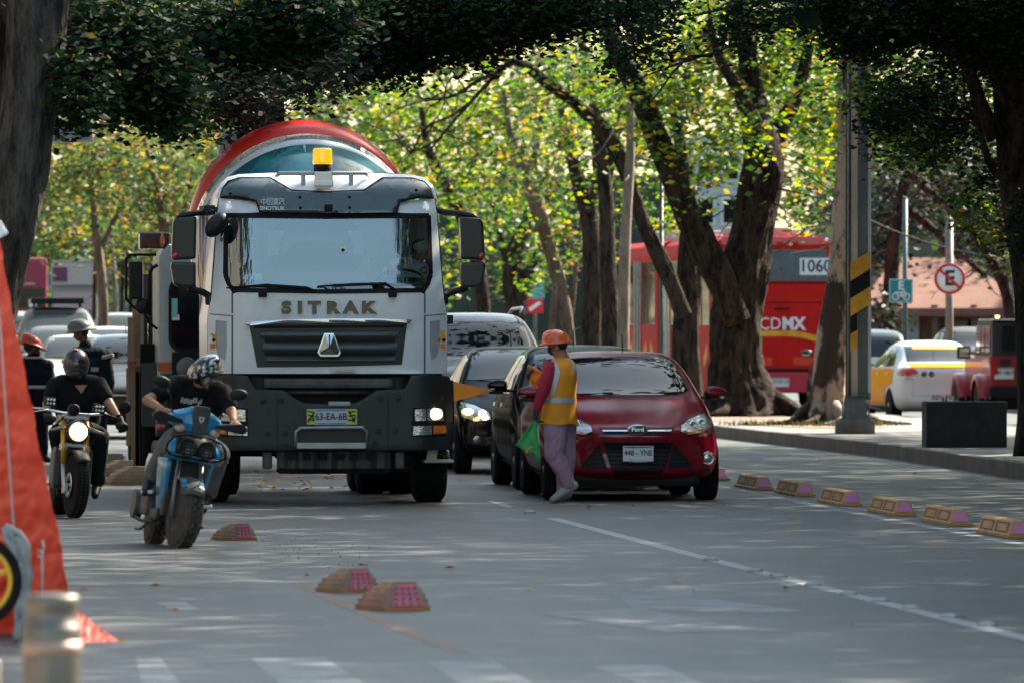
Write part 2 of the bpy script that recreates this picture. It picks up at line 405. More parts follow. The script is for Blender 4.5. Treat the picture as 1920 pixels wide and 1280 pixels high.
def make_car(name, label, cat, kind, col, loc, rz, sl=1., sw=1., sh=1., lit=False, plate_txt='', detail=1, group=None, rear=False, roofcol=None, flip=False, lamp=None, tail=None, arch_y=None):
    glz = DGL if detail or rear else FGL
    t = thing(name, label, cat, loc, rz, group); pr = PROF[kind]; L = pr[-1][0] * sl; suv = kind == 'suv'
    ay = arch_y or ((.88, .35), (3.53, .35)) if not suv else ((.92, .37), (3.6, .37))
    body = car_body(pr, col, t, sl, sw, sh, arches=ay); bv = bvh_of(body)
    W = (.93 if suv else .9) * sw
    zt = (1.6 if suv else 1.42) * sh; zb = (1.23 if suv else 1.09) * sh
    wb, wtp = .68 * sw, (.63 if suv else .555) * sw
    ws = [(-wb, zb), (-wb * .5, zb - .02), (wb * .5, zb - .02), (wb, zb), (wtp, zt), (wtp * .5, zt + .015), (-wtp * .5, zt + .015), (-wtp, zt)]
    patch(bv, ws, 'front', .014, .05).build('windscreen', glz, t)
    zr0, zr1 = ((1.13, 1.56) if suv else (1.10, 1.38)); wr = .66 if suv else .60
    rw = [(-wr * sw, zr0 * sh), (wr * sw, zr0 * sh), (.54 * sw, zr1 * sh), (-.54 * sw, zr1 * sh)]
    patch(bv, rw, 'rear', .014, .05).build('rear_window', glz, t)
    # side glass
    if suv: G = [[(1.5, 1.12), (2.0, 1.55), (2.45, 1.60), (2.45, 1.12)], [(2.52, 1.12), (2.52, 1.6), (3.3, 1.6), (3.3, 1.12)], [(3.38, 1.12), (3.38, 1.59), (4.05, 1.56), (4.3, 1.15)]]
    elif kind == 'sedan': G = [[(1.55, 1.0), (2.1, 1.33), (2.5, 1.38), (2.5, 1.0)], [(2.57, 1.0), (2.57, 1.38), (3.1, 1.34), (3.55, 1.03)]]
    else: G = [[(1.55, 1.01), (2.1, 1.36), (2.5, 1.41), (2.5, 1.0)], [(2.57, 1.0), (2.57, 1.41), (3.2, 1.4), (3.45, 1.02)], [(3.52, 1.03), (3.35, 1.38), (3.7, 1.33), (3.9, 1.08)]]
    G = [[(y * sl, z * sh) for y, z in g] for g in G]
    for sd_ in ('left', 'right'):
        for g in G: patch(bv, g, sd_, .006, .1).build('side_window', glz, t)
        if detail:
            b = MB()
            for y in ((1.5, 2.53, 3.4) if not suv else (1.45, 2.48, 3.35)): patch(bv, [(y * sl - .004, .3), (y * sl + .004, .3), (y * sl + .004, 1.0 * sh), (y * sl - .004, 1.0 * sh)], sd_, .002, .15, mb=b)
            b.build('door_seams', BLK, t)
            for y in (2.3, 3.2):
                patch(bv, [(y * sl, .86 * sh), (y * sl + .2, .86 * sh), (y * sl + .2, .90 * sh), (y * sl, .90 * sh)], sd_, .03, .1, thick=.0).build('door_handle', CHR, t)
            b = MB(); patch(bv, [(1.2 * sl, .22), (3.2 * sl, .22), (3.2 * sl, .3), (1.2 * sl, .3)], sd_, .008, .2, mb=b); b.build('sill_trim', DPL, t)
    if not rear:
        zh = (.80 if suv else .66) * sh
        for s in (1, -1):
            hp = [(.50, zh - .02), (.52, zh + .06), (.66, zh + .14), (.81, zh + .18), (.84, zh + .10), (.82, zh), (.66, zh - .05)]
            hp = [(s * x * sw, z) for x, z in hp]
            h = patch(bv, hp, 'front', .018, .03).build('headlight', lamp or LGL, t)
            if lit:
                MB().ell((s * .60 * sw, .115 * sl, zh + .04), (.05, .05, .05)).build('lit_bulb', LIT, h)
                MB().ell((s * .77 * sw, .2 * sl, zh + .07), (.07, .04, .042)).build('indicator', M('lit_indicator', (1, .45, .08), .3, emit=3, ecol=(1, .42, .08)), h)
            fp = [(.52, .33), (.80, .36), (.82, .46), (.60, .46)]
            f = patch(bv, [(s * x * sw, z * sh) for x, z in fp], 'front', .006, .06).build('fog_lamp_recess', DPL, t)
            q = bv.ray_cast(Vector((s * .66 * sw, -5, .40 * sh)), Vector((0, 1, 0)))[0]
            if q: MB().lathe([(.045, -.01), (.05, -.02), (.04, -.03), (.001, -.034)], q, 'y', 16).build('fog_lamp', LGL, f)
        gz = .62 * sh if not suv else .72 * sh
        g = patch(bv, [(-.42 * sw, gz - .05), (.42 * sw, gz - .05), (.46 * sw, gz + .06), (-.46 * sw, gz + .06)], 'front', .008, .06).build('grille', DPL, t)
        patch(bv, [(-.42 * sw, gz - .005), (.42 * sw, gz - .005), (.42 * sw, gz + .012), (-.42 * sw, gz + .012)], 'front', .016, .06).build('chrome_bar', CHR, g)
        patch(bv, [(-.42 * sw, .30 * sh), (.42 * sw, .30 * sh), (.38 * sw, .44 * sh), (-.38 * sw, .44 * sh)], 'front', .008, .06).build('lower_grille', BLK, t)
        q = bv.ray_cast(Vector((0, -5, .5 * sh)), Vector((0, 1, 0)))[0]
        if plate_txt is not None: plate(t, 0, q.y - .02, .5 * sh, plate_txt)
    else:
        zh = (.98 if suv else .86) * sh
        for s in (1, -1):
            hp = tail or [(.44, zh - .03), (.50, zh + .05), (.80, zh + .13), (.86, zh + .1), (.84, zh - .08), (.70, zh - .09)]
            h = patch(bv, [(s * x * sw, z) for x, z in hp], 'rear', .022, .03).build('tail_light', REDL, t)
            patch(bv, [(s * x * sw, z) for x, z in [(.52, zh - .03), (.70, zh - .075), (.82, zh - .065), (.76, zh - .01)]], 'rear', .028, .03).build('reversing_lens', LGL, h)
        b = MB(); patch(bv, [(-.62 * sw, .50), (-.62 * sw, .495), (.62 * sw, .495), (.62 * sw, .50)], 'rear', .003, .1, mb=b)
        for s in (1, -1): patch(bv, [(s * .60, .5), (s * .604, .5), (s * .604, zh), (s * .60, zh)], 'rear', .003, .08, mb=b)
        b.build('boot_seam', BLK, t)
        patch(bv, [(-.7 * sw, .2), (.7 * sw, .2), (.7 * sw, .28), (-.7 * sw, .28)], 'rear', .006, .1).build('bumper_trim', DPL, t)
        q = bv.ray_cast(Vector((0, 20, .75 * sh)), Vector((0, -1, 0)))[0]
    for s in (1, -1):
        mirror(t, s, 1.62 * sl, (1.07 if not suv else 1.2) * sh, col, x0=W * .93)
        for (y, r) in ay:
            wheel(t, s * (W - .012), y * sl, r - .03, .205, s, rimr=.66)
    b = MB()
    for s, x0 in ((1, -.05), (1, -.62)):
        b.tube([(x0 * sw, 1.28 * sl, zb - .01), ((x0 + .5) * sw, 1.32 * sl, zb + .015)], .007, 6)
    b.build('wiper', BLK, t)
    if detail: MB().tube([(0, 3.3 * sl, (1.46 if not suv else 1.68) * sh), (0, 3.42 * sl, (1.66 if not suv else 1.86) * sh)], .006, 6).build('aerial', BLK, t)
    return t, bv
# ---- the red hatchback in front
CRM = paint('metallic_crimson', (.215, .002, .014), .14, .42, .05)
rz_f = R(4.6)
fl = Vector((X_(1196, FPX / 185), FPX / 185, 0))
def make_focus():
    t = thing('hatchback', 'dark crimson hatchback with an oval badge beside the worker in the orange vest', 'car', fl, rz_f)
    body = car_body(PROF['hatch'], CRM, t, 1, 1, 1, arches=((.90, .355), (3.55, .355))); bv = bvh_of(body)
    k = 185.
    def q(pts): return [((px - 1196) / k, CH - (py - HY) / k) for px, py in pts]
    patch(bv, [(-.66, 1.105), (-.35, 1.07), (.35, 1.07), (.66, 1.105), (.535, 1.435), (.27, 1.455), (-.27, 1.455), (-.535, 1.435)], 'front', .014, .04).build('windscreen', DGL, t)
    b = MB()
    for s in (1, -1): patch(bv, [(s * .66, 1.11), (s * .69, 1.12), (s * .565, 1.43), (s * .535, 1.435)], 'front', .005, .06, mb=b)
    patch(bv, [(-.64, 1.10), (-.35, 1.07), (.35, 1.07), (.64, 1.10), (.60, 1.075), (.35, 1.055), (-.35, 1.055), (-.60, 1.075)], 'front', .004, .06, mb=b)
    b.build('windscreen_seal', BLK, t)
    MB().box((0, 1.92, 1.36), (.2, .02, .06), bev=.01).build('rear_view_mirror', BLK, t)
    patch(bv, [(-.62, 1.08), (.62, 1.08), (.52, 1.38), (-.52, 1.38)], 'rear', .006, .08).build('rear_window', DGL, t)
    for sd_ in ('left', 'right'):
        for g in ([(1.62, 1.02), (2.15, 1.37), (2.5, 1.41), (2.5, 1.01)], [(2.57, 1.01), (2.57, 1.41), (3.2, 1.4), (3.45, 1.03)], [(3.52, 1.04), (3.35, 1.38), (3.7, 1.33), (3.9, 1.09)]):
            patch(bv, g, sd_, .006, .1).build('side_window', DGL, t)
        b = MB()
        for y in (1.42, 2.53, 3.4): patch(bv, [(y - .004, .3), (y + .004, .3), (y + .004, 1.0), (y - .004, 1.0)], sd_, .002, .15, mb=b)
        b.build('door_seams', BLK, t)
        for y in (2.3, 3.2): patch(bv, [(y, .88), (y + .2, .88), (y + .2, .915), (y, .915)], sd_, .03, .1).build('door_handle', CRM, t)
        patch(bv, [(1.3, .22), (3.15, .22), (3.15, .29), (1.3, .29)], sd_, .008, .2).build('sill_trim', DPL, t)
    # headlights
    HL = q([(1280, 809), (1281, 797), (1299, 786), (1326, 777), (1339, 776), (1346, 789), (1344, 802), (1322, 811), (1297, 815)])
    for s in (1, -1):
        P = [(s * x, z) for x, z in HL]
        h = patch(bv, P, 'front', .018, .025).build('headlight', M('headlamp_lens', (.42, .45, .47), .10, .85, coat=1, bump=.8, bs=22, bdist=.006), t)
        patch(bv, [(s * x, z) for x, z in q([(1290, 814.5), (1322, 811), (1330, 806), (1300, 808)])], 'front', .024, .02).build('indicator', AMB, h)
        for (bx, bz, rr) in ((.60, .775, .042), (.705, .80, .036)):
            c = bv.ray_cast(Vector((s * bx, -5, bz)), Vector((0, 1, 0)))[0]
            MB().lathe([(rr, -.012), (rr * 1.12, -.018), (rr * .95, -.024), (rr * .6, -.016), (.001, -.014)], c, 'y', 20).build('reflector_bowl', CHR, h)
        patch(bv, strip(P + [P[0]], .010), 'front', .014, .05) if 0 else None
        b = MB()
        for i in range(len(P)):
            patch(bv, strip([P[i], P[(i + 1) % len(P)]], .009), 'front', .021, .05, mb=b)
        b.build('headlight_surround', BLK, h)
        # side intake with slats
        SI = [(s * x, z) for x, z in q([(1253, 878), (1266, 832), (1299, 868), (1301, 876)])]
        f = patch(bv, SI, 'front', .006, .05).build('side_intake', BLK, t)
        b = MB()
        for i in range(5):
            z = .355 + i * .042; xm = .335 + .012 * i; xo = .56 - .045 * i
            if xo > xm + .02: patch(bv, [(s * xm, z), (s * xo, z), (s * (xo - .01), z + .012), (s * xm, z + .012)], 'front', .016, .06, mb=b)
        b.build('intake_slats', DPL, f)
        c = bv.ray_cast(Vector((s * .735, -5, .437)), Vector((0, 1, 0)))[0]
        c = c + Vector((0, -.022, 0)); fo = MB().lathe([(.066, .03), (.068, -.012), (.056, -.016), (.054, -.004)], c, 'y', 24).build('fog_lamp', CHR, t)
        fo2 = MB().lathe([(.052, -.004), (.04, -.010), (.001, -.016)], c, 'y', 20).build('fog_lens', LGL, fo)
    # upper grille
    ug = q([(1124, 801), (1268, 801), (1262, 813), (1130, 813)])
    f = patch(bv, ug, 'front', .005, .05).build('upper_grille', BLK, t)
    b = MB()
    for s in (1, -1): patch(bv, [(s * .10, .712), (s * .345, .712), (s * .355, .728), (s * .10, .728)], 'front', .016, .05, mb=b)
    b.build('chrome_bar', CHR, f)
    c = bv.ray_cast(Vector((0, -5, .722)), Vector((0, 1, 0)))[0]
    c = c + Vector((0, -.022, .008)); e = MB(); e.ell((c.x, c.y - .012, c.z), (.108, .014, .052), seg=32); em = e.build('badge', CHR, t)
    MB().ell((c.x, c.y - .019, c.z), (.094, .010, .042), seg=32).build('badge_field', M('badge_blue', (.01, .03, .09), .2, coat=1), em)
    text('Ford', .058, CHR, em, (c.x, c.y - .032, c.z), name='badge_lettering', bold=.0015, sx=1.15)
    # lower grille with slats
    lg = q([(1132, 829), (1264, 829), (1249, 879), (1147, 879)])
    f = patch(bv, lg, 'front', .006, .05).build('lower_grille', BLK, t)
    b = MB()
    for i in range(6):
        z = .345 + i * .042; x = .27 + .014 * i
        patch(bv, [(-x, z), (x, z), (x, z + .013), (-x, z + .013)], 'front', .018, .06, mb=b)
    b.build('grille_slats', DPL, f)
    patch(bv, q([(1150, 881), (1246, 881), (1240, 889), (1156, 889)]), 'front', .006, .05).build('lip_slot', BLK, t)
    b = MB()   # bright lip crease and black under-spoiler
    patch(bv, q([(1060, 897), (1340, 897), (1352, 905), (1352, 912), (1048, 912)]), 'front', .008, .08, mb=b); b.build('under_spoiler', BLK, t)
    MB().box((0, .85, .21), (1.3, 1.3, .12), bev=.05).build('undertray', BLK, t)
    # plate in a frame
    p = plate(t, .003, c.y - .05, .487, '448 - YNE', .31, .155)
    MB().box((0, .012, -.012), (.335, .012, .185), bev=.004).build('plate_frame', BLK, p)
    text('Picacho', .052, M('lettering_silver', (.6, .62, .62), .4), p, (0, -.012, -.068), name='frame_lettering', bold=.002, sx=1.15)
    MB().box((-.05, -.006, .062), (.05, .004, .012)).build('plate_band', REDL, p)
    mirror(t, 1, 1.72, 1.07, CRM, .215, .14, x0=.80); mirror(t, -1, 1.72, 1.07, CRM, .215, .14, x0=.80)
    for s in (1, -1):
        for y in (.90, 3.55): wheel(t, s * .885, y, .315, .21, s, rimr=.68)
    b = MB(); b.tube([(-.62, 1.30, 1.075), (-.05, 1.34, 1.085)], .008, 6); b.tube([(.0, 1.30, 1.07), (.55, 1.36, 1.095)], .008, 6); b.build('wiper', BLK, t)
    # hood shut lines
    b = MB()
    for s in (1, -1): patch(bv, strip([(s * .40, .06), (s * .60, .35), (s * .74, .9), (s * .73, 1.2)], .007), 'top', .003, .1, mb=b)
    b.build('bonnet_seams', BLK, t)
    MB().tube([(.12, 2.9, 1.50), (.12, 3.0, 1.68)], .006, 6).build('aerial', BLK, t)
    for x in (-.34, .34):
        se = MB(); se.box((x, 2.35, .93), (.46, .14, .6), bev=.06).box((x, 2.35, 1.28), (.26, .1, .17), bev=.05).build('front_seat', DPL, t)
    return t
make_focus()
BKP = paint('black_car_paint', (.003, .004, .0045), .12, .26, .035)
# black saloon with its lights on
make_car('saloon_car', 'black saloon with its headlights on between the mixer truck and the red hatchback', 'car', 'sedan', BKP, (X_(1000, 95.6), 95.6, 0), R(4.6), sw=1.0, sh=1.03, lit=True, plate_txt='')
# black hatch behind the red one
make_car('hatchback', 'black hatchback queued right behind the red hatchback, mostly hidden', 'car', 'hatch', BKP, (X_(1131, 86.2), 86.2, 0), R(5), sh=1.03, plate_txt='')
# silver van-like suv behind
GRP = M('greyish_lilac_paint', (.16, .155, .19), .35, .4, coat=.4)
t, bv_s = make_car('suv', 'pale lilac grey tall vehicle with roof rails behind the black saloon', 'car', 'suv', GRP, (X_(912, 107), 107, 0), R(4.6), sw=1.04, sh=1.13, plate_txt='')
for s in (1, -1): MB().tube([(s * .62, 2.0, 1.92), (s * .66, 2.2, 2.01), (s * .66, 3.9, 1.99), (s * .62, 4.1, 1.90)], .022, 8).build('roof_rail', ALU, t)
# ================================================================= cars far behind on the left (the avenue climbs slightly there)
def gz(X, Y):
    a = min(1, max(0, (Y - 128) / 40)); b = min(1, max(0, (-X - 4) / 4)); return .34 * a * a * (3 - 2 * a) * b * b * (3 - 2 * b)
def far(px, Y): X = X_(px, Y); return (X, Y, gz(X, Y))
SLV = M('silver_paint', (.10, .115, .12), .5, .2, spec=.2); WPT = M('white_car_paint', (.30, .32, .325), .55, spec=.15)
PNK = M('pink_taxi_paint', (.50, .03, .10), .5, spec=.2); OLV = M('olive_bronze_paint', (.045, .036, .022), .3, .4, coat=.4); MAR = M('maroon_paint', (.25, .02, .05), .4)
t, _ = make_car('suv', 'silver suv carrying a black roof rack in the queue on the left', 'car', 'suv', SLV, far(112, 172), R(4.5), sh=1.04, plate_txt=None, detail=0)
rk = MB(); rk.box((0, 2.7, 1.93), (1.15, 1.5, .13), bev=.03)
for s in (1, -1): rk.tube([(s * .5, 2.1, 1.78), (s * .5, 2.1, 1.95)], .02, 6).tube([(s * .5, 3.3, 1.78), (s * .5, 3.3, 1.95)], .02, 6)
rk.build('roof_rack', BLK, t)
make_car('hatchback', 'small silver car between the roof rack suv and the grey hard hat', 'car', 'hatch', SLV, far(118, 150), R(4.5), sw=.92, sh=1.02, plate_txt=None, detail=0)
make_car('hatchback', 'white car just left of the worker in the grey hard hat', 'car', 'sedan', WPT, far(155, 140), R(4.5), sw=.95, sh=1.03, plate_txt=None, detail=0)
t, bvt = make_car('taxi', 'white taxi with a pink roof edge behind the grey hard hat', 'taxi', 'sedan', PNK, far(215, 152), R(4.5), sh=1.02, plate_txt=None, detail=0)
patch(bvt, [(-.5, 2.1), (.5, 2.1), (.5, 3.2), (-.5, 3.2)], 'top', .01, .2).build('roof_panel', WPT, t)
make_car('suv', 'bronze olive car beside the timber posts of the white truck on the left', 'car', 'sedan', OLV, far(262, 124), R(6.5), sh=1.1, plate_txt=None)
make_car('hatchback', 'white car at the left edge beside the silver suv', 'car', 'suv', WPT, far(40, 188), R(4.5), plate_txt=None, detail=0)
make_car('hatchback', 'pale car roof far back to the left of the white truck', 'car', 'sedan', WPT, far(232, 200), R(4.5), sh=1.15, plate_txt=None, detail=0)
# ================================================================= concrete mixer truck
TW = M('truck_white', (.87, .88, .88), .35, var=.03, coat=.4)
VIS = M('visor_grey', (.055, .080, .082), .28, var=.1, coat=.8)
GRL = M('grille_grey', (.022, .028, .029), .38); GSL = M('grille_slat_grey', (.075, .088, .09), .32)
BMP = M('bumper_dark', (.014, .018, .0185), .42, var=.55, vs=3, bump=.12, bs=60)
GMT = M('greasy_steel', (.10, .105, .105), .5, .4, var=.4, vs=8)
def make_mixer():
    k = 188.
    def T(px, py): return ((px - 617) / k, CH - (py - HY) / k)
    def H(pts): return [T(*p) for p in pts]
    def SY(pts):          # right-half polyline -> symmetric closed polygon
        h = H(pts); return h + [(-x, z) for x, z in h[::-1]]
    t = thing('mixer_truck', 'white concrete mixer truck with a striped red white and teal drum and amber beacon', 'truck', (X_(617, FPX / k), FPX / k, 0), R(5))
    # guide surface of the cab front
    def D(x, z):
        a = abs(x); y = max(0, (a - .62) / .62) ** 2.4 * .30
        if z > 2.1: y += (z - 2.1) * .17
        if z > 2.9: y += (z - 2.9) * .25
        if z > 3.12: y += ((z - 3.12) / .25) ** 2 * .45
        if z < 1.6: y += (1.6 - z) * .05
        return y
    g = MB(); g.grid([[Vector((x / 20, D(x / 20, z / 25), z / 25)) for x in range(-28, 29)] for z in range(20, 88)])
    bv = BVHTree.FromBMesh(g.bm); g.bm.free()
    g = MB(); g.grid([[Vector((x / 20, max(0, (abs(x / 20) - .85) / .42) ** 2.2 * .30 + .12, z / 25)) for x in range(-28, 29)] for z in range(5, 50)])
    bb = BVHTree.FromBMesh(g.bm); g.bm.free()
    # --- cab shell
    c = MB()
    low = SY([(617, 548.5), (790, 548.5), (797, 552), (797, 700), (617, 700)]); patch(bv, low, 'front', 0, .06, mb=c)
    for s in (1, -1):
        pil = [(s * x, z) for x, z in H([(810, 402), (813, 520), (799, 548), (799.5, 700), (842, 700), (843, 590), (836, 560), (829, 480), (824, 400), (820, 372), (812, 372)])]
        patch(bv, pil, 'front', .001, .05, mb=c)
        cor = [(s * x, z) for x, z in H([(812, 372), (752, 378), (744, 398), (808, 402), (822, 400), (820, 372)])]
        patch(bv, cor, 'front', .004, .05, mb=c)
        # raised box-sections below the windscreen corners
    hd = SY([(617, 358), (685, 355), (722, 331), (780, 331), (803, 338), (815, 352), (820, 372), (826, 372), (818, 345), (803, 331), (780, 325.5), (722, 323), (617, 322)])
    patch(bv, hd, 'front', .003, .05, mb=c)
    # sides, roof and back
    prof = [(1.20, 1.30), (1.205, 1.85), (1.175, 2.05), (1.14, 2.5), (1.105, 2.95), (1.08, 3.1), (1.02, 3.22), (.86, 3.30), (.4, 3.325), (0, 3.33)]
    full = [(-x, z) for x, z in prof] + [(x, z) for x, z in prof[-2::-1]]
    rows = []
    for yy in (None, .5, .9, 1.4, 1.9, 2.15):
        rows.append([Vector((x * (1 if yy is None or yy < 2.1 else .985), (D(x, z) - .002 if yy is None else max(yy, D(x, z))), z - (0 if yy is None or yy < 2.1 else .03))) for x, z in full])
    c.grid(rows)
    c.quad([(-1.2, 2.15, 1.3), (1.2, 2.15, 1.3), (1.1, 2.15, 2.3), (-1.1, 2.15, 2.3)]); c.quad([(-1.1, 2.15, 2.85), (1.1, 2.15, 2.85), (.9, 2.15, 3.28), (-.9, 2.15, 3.28)])
    for s in (1, -1): c.quad([(s * 1.1, 2.15, 2.3), (s * .75, 2.15, 2.3), (s * .75, 2.15, 2.85), (s * 1.1, 2.15, 2.85)])
    c.quad([(-1.2, .3, 1.31), (1.2, .3, 1.31), (1.2, 2.15, 1.31), (-1.2, 2.15, 1.31)])
    cab = c.build('cab', TW, t)
    for s in (1, -1):
        b = MB(); patch(bv, [(s * x, z) for x, z in H([(796.5, 549), (799.5, 549), (799.5, 700), (796.5, 700)])], 'front', .004, .08, mb=b); b.build('panel_gap', M('panel_gap', (.12, .13, .14), .6), cab)
        b = MB()
        # door recess outline and pillar-side hand recess
        patch(bv, strip([(s * x, z) for x, z in H([(800, 592), (838, 589)])], .010), 'front', .004, .06, mb=b)
        b.build('door_gap', M('panel_gap', (.12, .13, .14), .6), cab)
    for s in (1, -1):
        b = MB(); patch(bv, [(s * x, z) for x, z in H([(808, 602), (828, 600), (828, 650), (822, 668), (811, 676), (808, 650)])], 'front', .004, .05, mb=b)
        b.build('handle_recess', M('recess_grey', (.42, .44, .46), .4), cab)
    for s in (1, -1):
        b = MB()
        P = [(s * x, z) for x, z in H([(830, 599), (831, 640), (826, 668), (812, 679)])]
        for i in range(3): patch(bv, strip([P[i], P[i + 1]], .016), 'front', .02, .08, mb=b)
        P = [(s * x, z) for x, z in H([(800, 588), (792, 593), (775, 597)])]
        b.build('air_deflector_edge', TW, cab); b = MB()
        for i in range(2): patch(bv, strip([P[i], P[i + 1]], .012), 'front', .006, .08, mb=b)
        b.build('air_deflector_edge', TW, cab)
    # --- windscreen opening: seal, glass
    wo = [(617, 404), (808, 402), (811, 515), (803, 538), (794, 546), (617, 549)]
    b = MB()
    seg = H([(617, 406), (808, 404), (810.5, 515), (803, 536), (794, 544), (617, 547)])
    for s in (1, -1):
        P = [(s * x, z) for x, z in seg]
        for i in range(5): patch(bv, strip([P[i], P[i + 1]], .045 if i else .05), 'front', .008, .07, mb=b)
    b.build('windscreen_seal', BLK, t)
    gl = patch(bv, SY([(617, 408), (806, 406), (808, 515), (801, 534), (792, 542), (617, 545)]), 'front', .004, .08).build('windscreen', WGL, t)
    st = MB(); patch(bv, H([(638, 463), (650, 463), (650, 475), (638, 475)]), 'front', .010, .1, mb=st)
    sk = st.build('sticker', WHT, gl)
    st = MB(); patch(bv, H([(640, 469), (644, 465), (648, 469), (644, 473)]), 'front', .013, .1, mb=st); st.build('sticker_mark', BLK, sk)
    st = MB(); patch(bv, H([(455, 512), (491, 514), (491, 526), (455, 524)]), 'front', -.02, .1, mb=st); st.build('sticker', M('paper_blue', (.5, .65, .7), .5), gl)
    # interior
    i_ = MB(); i_.box((0, .62, 2.05), (2.2, .55, .22), bev=.06).box((.80, .50, 2.14), (.62, .4, .16), bev=.07); i_.box((0, .62, 1.8), (2.2, .5, .4))
    i_.build('dashboard', M('dash_dark', (.03, .035, .035), .6, var=.2), t)
    MB().lathe([(.235, -.016), (.25, 0), (.235, .016), (.22, 0)], (0, 0, 0), 'y', 32, closed=True).box((0, .01, 0), (.42, .03, .05)).build('steering_wheel', BLK, t, (.77, .80, 2.23)).rotation_euler = (R(62), 0, 0)
    for x in (-.72, .77): MB().box((x, 1.55, 1.75), (.52, .5, .2), bev=.06).box((x, 1.83, 2.1), (.48, .14, .75), bev=.06).box((x, 1.85, 2.56), (.28, .1, .2), bev=.05).build('cab_seat', M('seat_grey', (.16, .18, .19), .8), t)
    b = MB(); b.box((0, 2.10, 2.6), (2.2, .03, .9))
    b.build('rear_lining', M('lining_grey', (.42, .46, .47), .7), t)
    b = MB()
    for x in (-.34, .02, .36): b.box((x - .02, 2.07, 2.62), (.30, .02, .26), bev=.01)
    b.build('rear_cab_window', M('pale_cab_glass', (.45, .66, .64), .3), t)
    # --- visor
    v = MB(); vp = SY([(617, 360), (686, 358), (724, 334), (780, 334), (801, 341), (811, 352), (817, 369), (790, 368), (752, 375), (741, 398), (617, 400)])
    patch(bv, vp, 'front', .03, .05, thick=.03, mb=v); vis = v.build('sun_visor', VIS, t)
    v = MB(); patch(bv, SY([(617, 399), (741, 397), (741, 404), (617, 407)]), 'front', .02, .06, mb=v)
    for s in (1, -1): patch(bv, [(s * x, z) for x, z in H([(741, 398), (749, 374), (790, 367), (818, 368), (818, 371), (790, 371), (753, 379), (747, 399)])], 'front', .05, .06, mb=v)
    v.build('visor_black_band', BLK, vis)  # black band above the windscreen and along the visor edge
    v = MB()
    for px, py in ((564, 370), (564, 390), (657, 369), (657, 389), (784, 356), (434, 363)):
        x, z = T(px, py); h = bv.ray_cast(Vector((x, -5, z)), Vector((0, 1, 0)))[0]; v.ell((x, h.y - .062, z), (.016, .012, .016), seg=10)
    v.build('bolts', BLK, vis)
    MB().box((0.0, -.05 + D(0, 2.93), T(0, 390)[1]), (.08, .09, .075), bev=.015).build('camera_box', BLK, vis)
    text('SINOTRUK', .052, WHT, vis, (T(511, 391)[0], D(0, 2.93) - .066, T(511, 391)[1]), bold=.002, sx=.98)
    # the four characters above, drawn as strokes
    b = MB(); x0, z0 = T(489, 383.5); yy = D(0, 2.97) - .066
    def st_(cx, segs):
        for (ax, az, bx_, bz) in segs:
            b.box((x0 + cx + (ax + bx_) / 2 * .05, yy, z0 + (az + bz) / 2 * .062), (max(.006, abs(bx_ - ax) * .05 + .006), .004, max(.006, abs(bz - az) * .062 + .006)))
    st_(.01, [(0, .25, 0, .75), (1, .25, 1, .75), (0, .75, 1, .75), (0, .25, 1, .25), (.5, -.05, .5, 1)])
    st_(.07, [(0, 0, 0, 1), (1, 0, 1, 1), (0, 1, 1, 1), (0, 0, 1, 0), (.25, .75, .75, .75), (.25, .5, .75, .5), (.2, .22, .8, .22), (.5, .22, .5, .75)])
    st_(.13, [(.1, .95, .9, .95), (0, .78, 1, .78), (.15, .3, .15, .65), (.85, .3, .85, .65), (.15, .65, .85, .65), (.15, .47, .85, .47), (.15, .3, .85, .3), (.1, .15, .9, .15), (0, 0, 1, 0), (.5, 0, .5, .95)])
    st_(.19, [(.05, .9, .1, .82), (0, .6, .07, .55), (0, .05, .15, .3), (.35, .85, 1, .85), (.4, .65, .9, .65), (.3, .45, .85, .45), (.85, 0, .85, .45), (.85, 0, 1, .1), (.35, .85, .3, 1)])
    b.build('character_lettering', WHT, vis)
    # marker lamps in the white corners
    for s in (1, -1):
        b = MB()
        for px, py in ((802, 380), (806, 385), (800, 388), (806, 391)):
            x, z = T(px, py); b.ell((s * x, D(x, z) - .012, z), (.018, .012, .018), seg=10)
        b.build('marker_lamp', M('marker_lens', (.7, .74, .76), .15, emit=.12), t)
    # roof bar and bracket
    b = MB(); b.tube([(-.50, .40, 3.275), (-.48, .30, 3.30), (.38, .30, 3.305), (.42, .40, 3.28)], .022, 8)
    for x in (-.24, .24): b.box((x, .30, 3.24), (.045, .04, .14), bev=.01)
    b.build('roof_bar', M('bar_grey', (.45, .48, .5), .4), t)
    bz = T(607, 330)[1]
    MB().box((-.045, .20, bz - .02), (.18, .14, .13), bev=.01).box((-.045, .15, bz - .075), (.19, .05, .06), bev=.01).build('beacon_bracket', M('bracket_plate', (.62, .62, .62), .25, .7), t)
    be = bpy.data.objects.new('beacon', None); COL.objects.link(be); be.parent = t; be.location = (-.052, .22, 0)
    z = T(607, 318)[1]
    MB().lathe([(.085, -.02), (.09, .0), (.085, .045), (.07, .06), (.001, .06)], (0, 0, z), 'z', 24).build('beacon_base', BLK, be)
    MB().lathe([(.092, .055), (.100, .065), (.100, .09), (.097, .10), (.096, .20), (.086, .215), (.001, .218)], (0, 0, z), 'z', 28).build('beacon_lens', M('beacon_amber', (.95, .36, .01), .15, coat=1, emit=.35, ecol=(1, .35, .01), var=.12, vs=30), be)
    # --- letters on the nose
    lm = M('letter_chrome', (.085, .08, .08), .2, .8)
    for ch, px in zip('SITRAK', (536.5, 562, 589, 623, 657, 690)):
        x, zz = T(px, 577); text(ch, .160, lm, t, (x, D(x, zz) - .012, zz - .002), ext=.010, bold=.009, sx=1.22, name='badge_letter')
    # --- grille
    gp = SY([(617, 605), (763, 603), (754, 684), (617, 687)]); 
    gp = [T(467, 608), T(617, 606), T(764, 603), T(754, 683), T(617, 687), T(482, 688)]
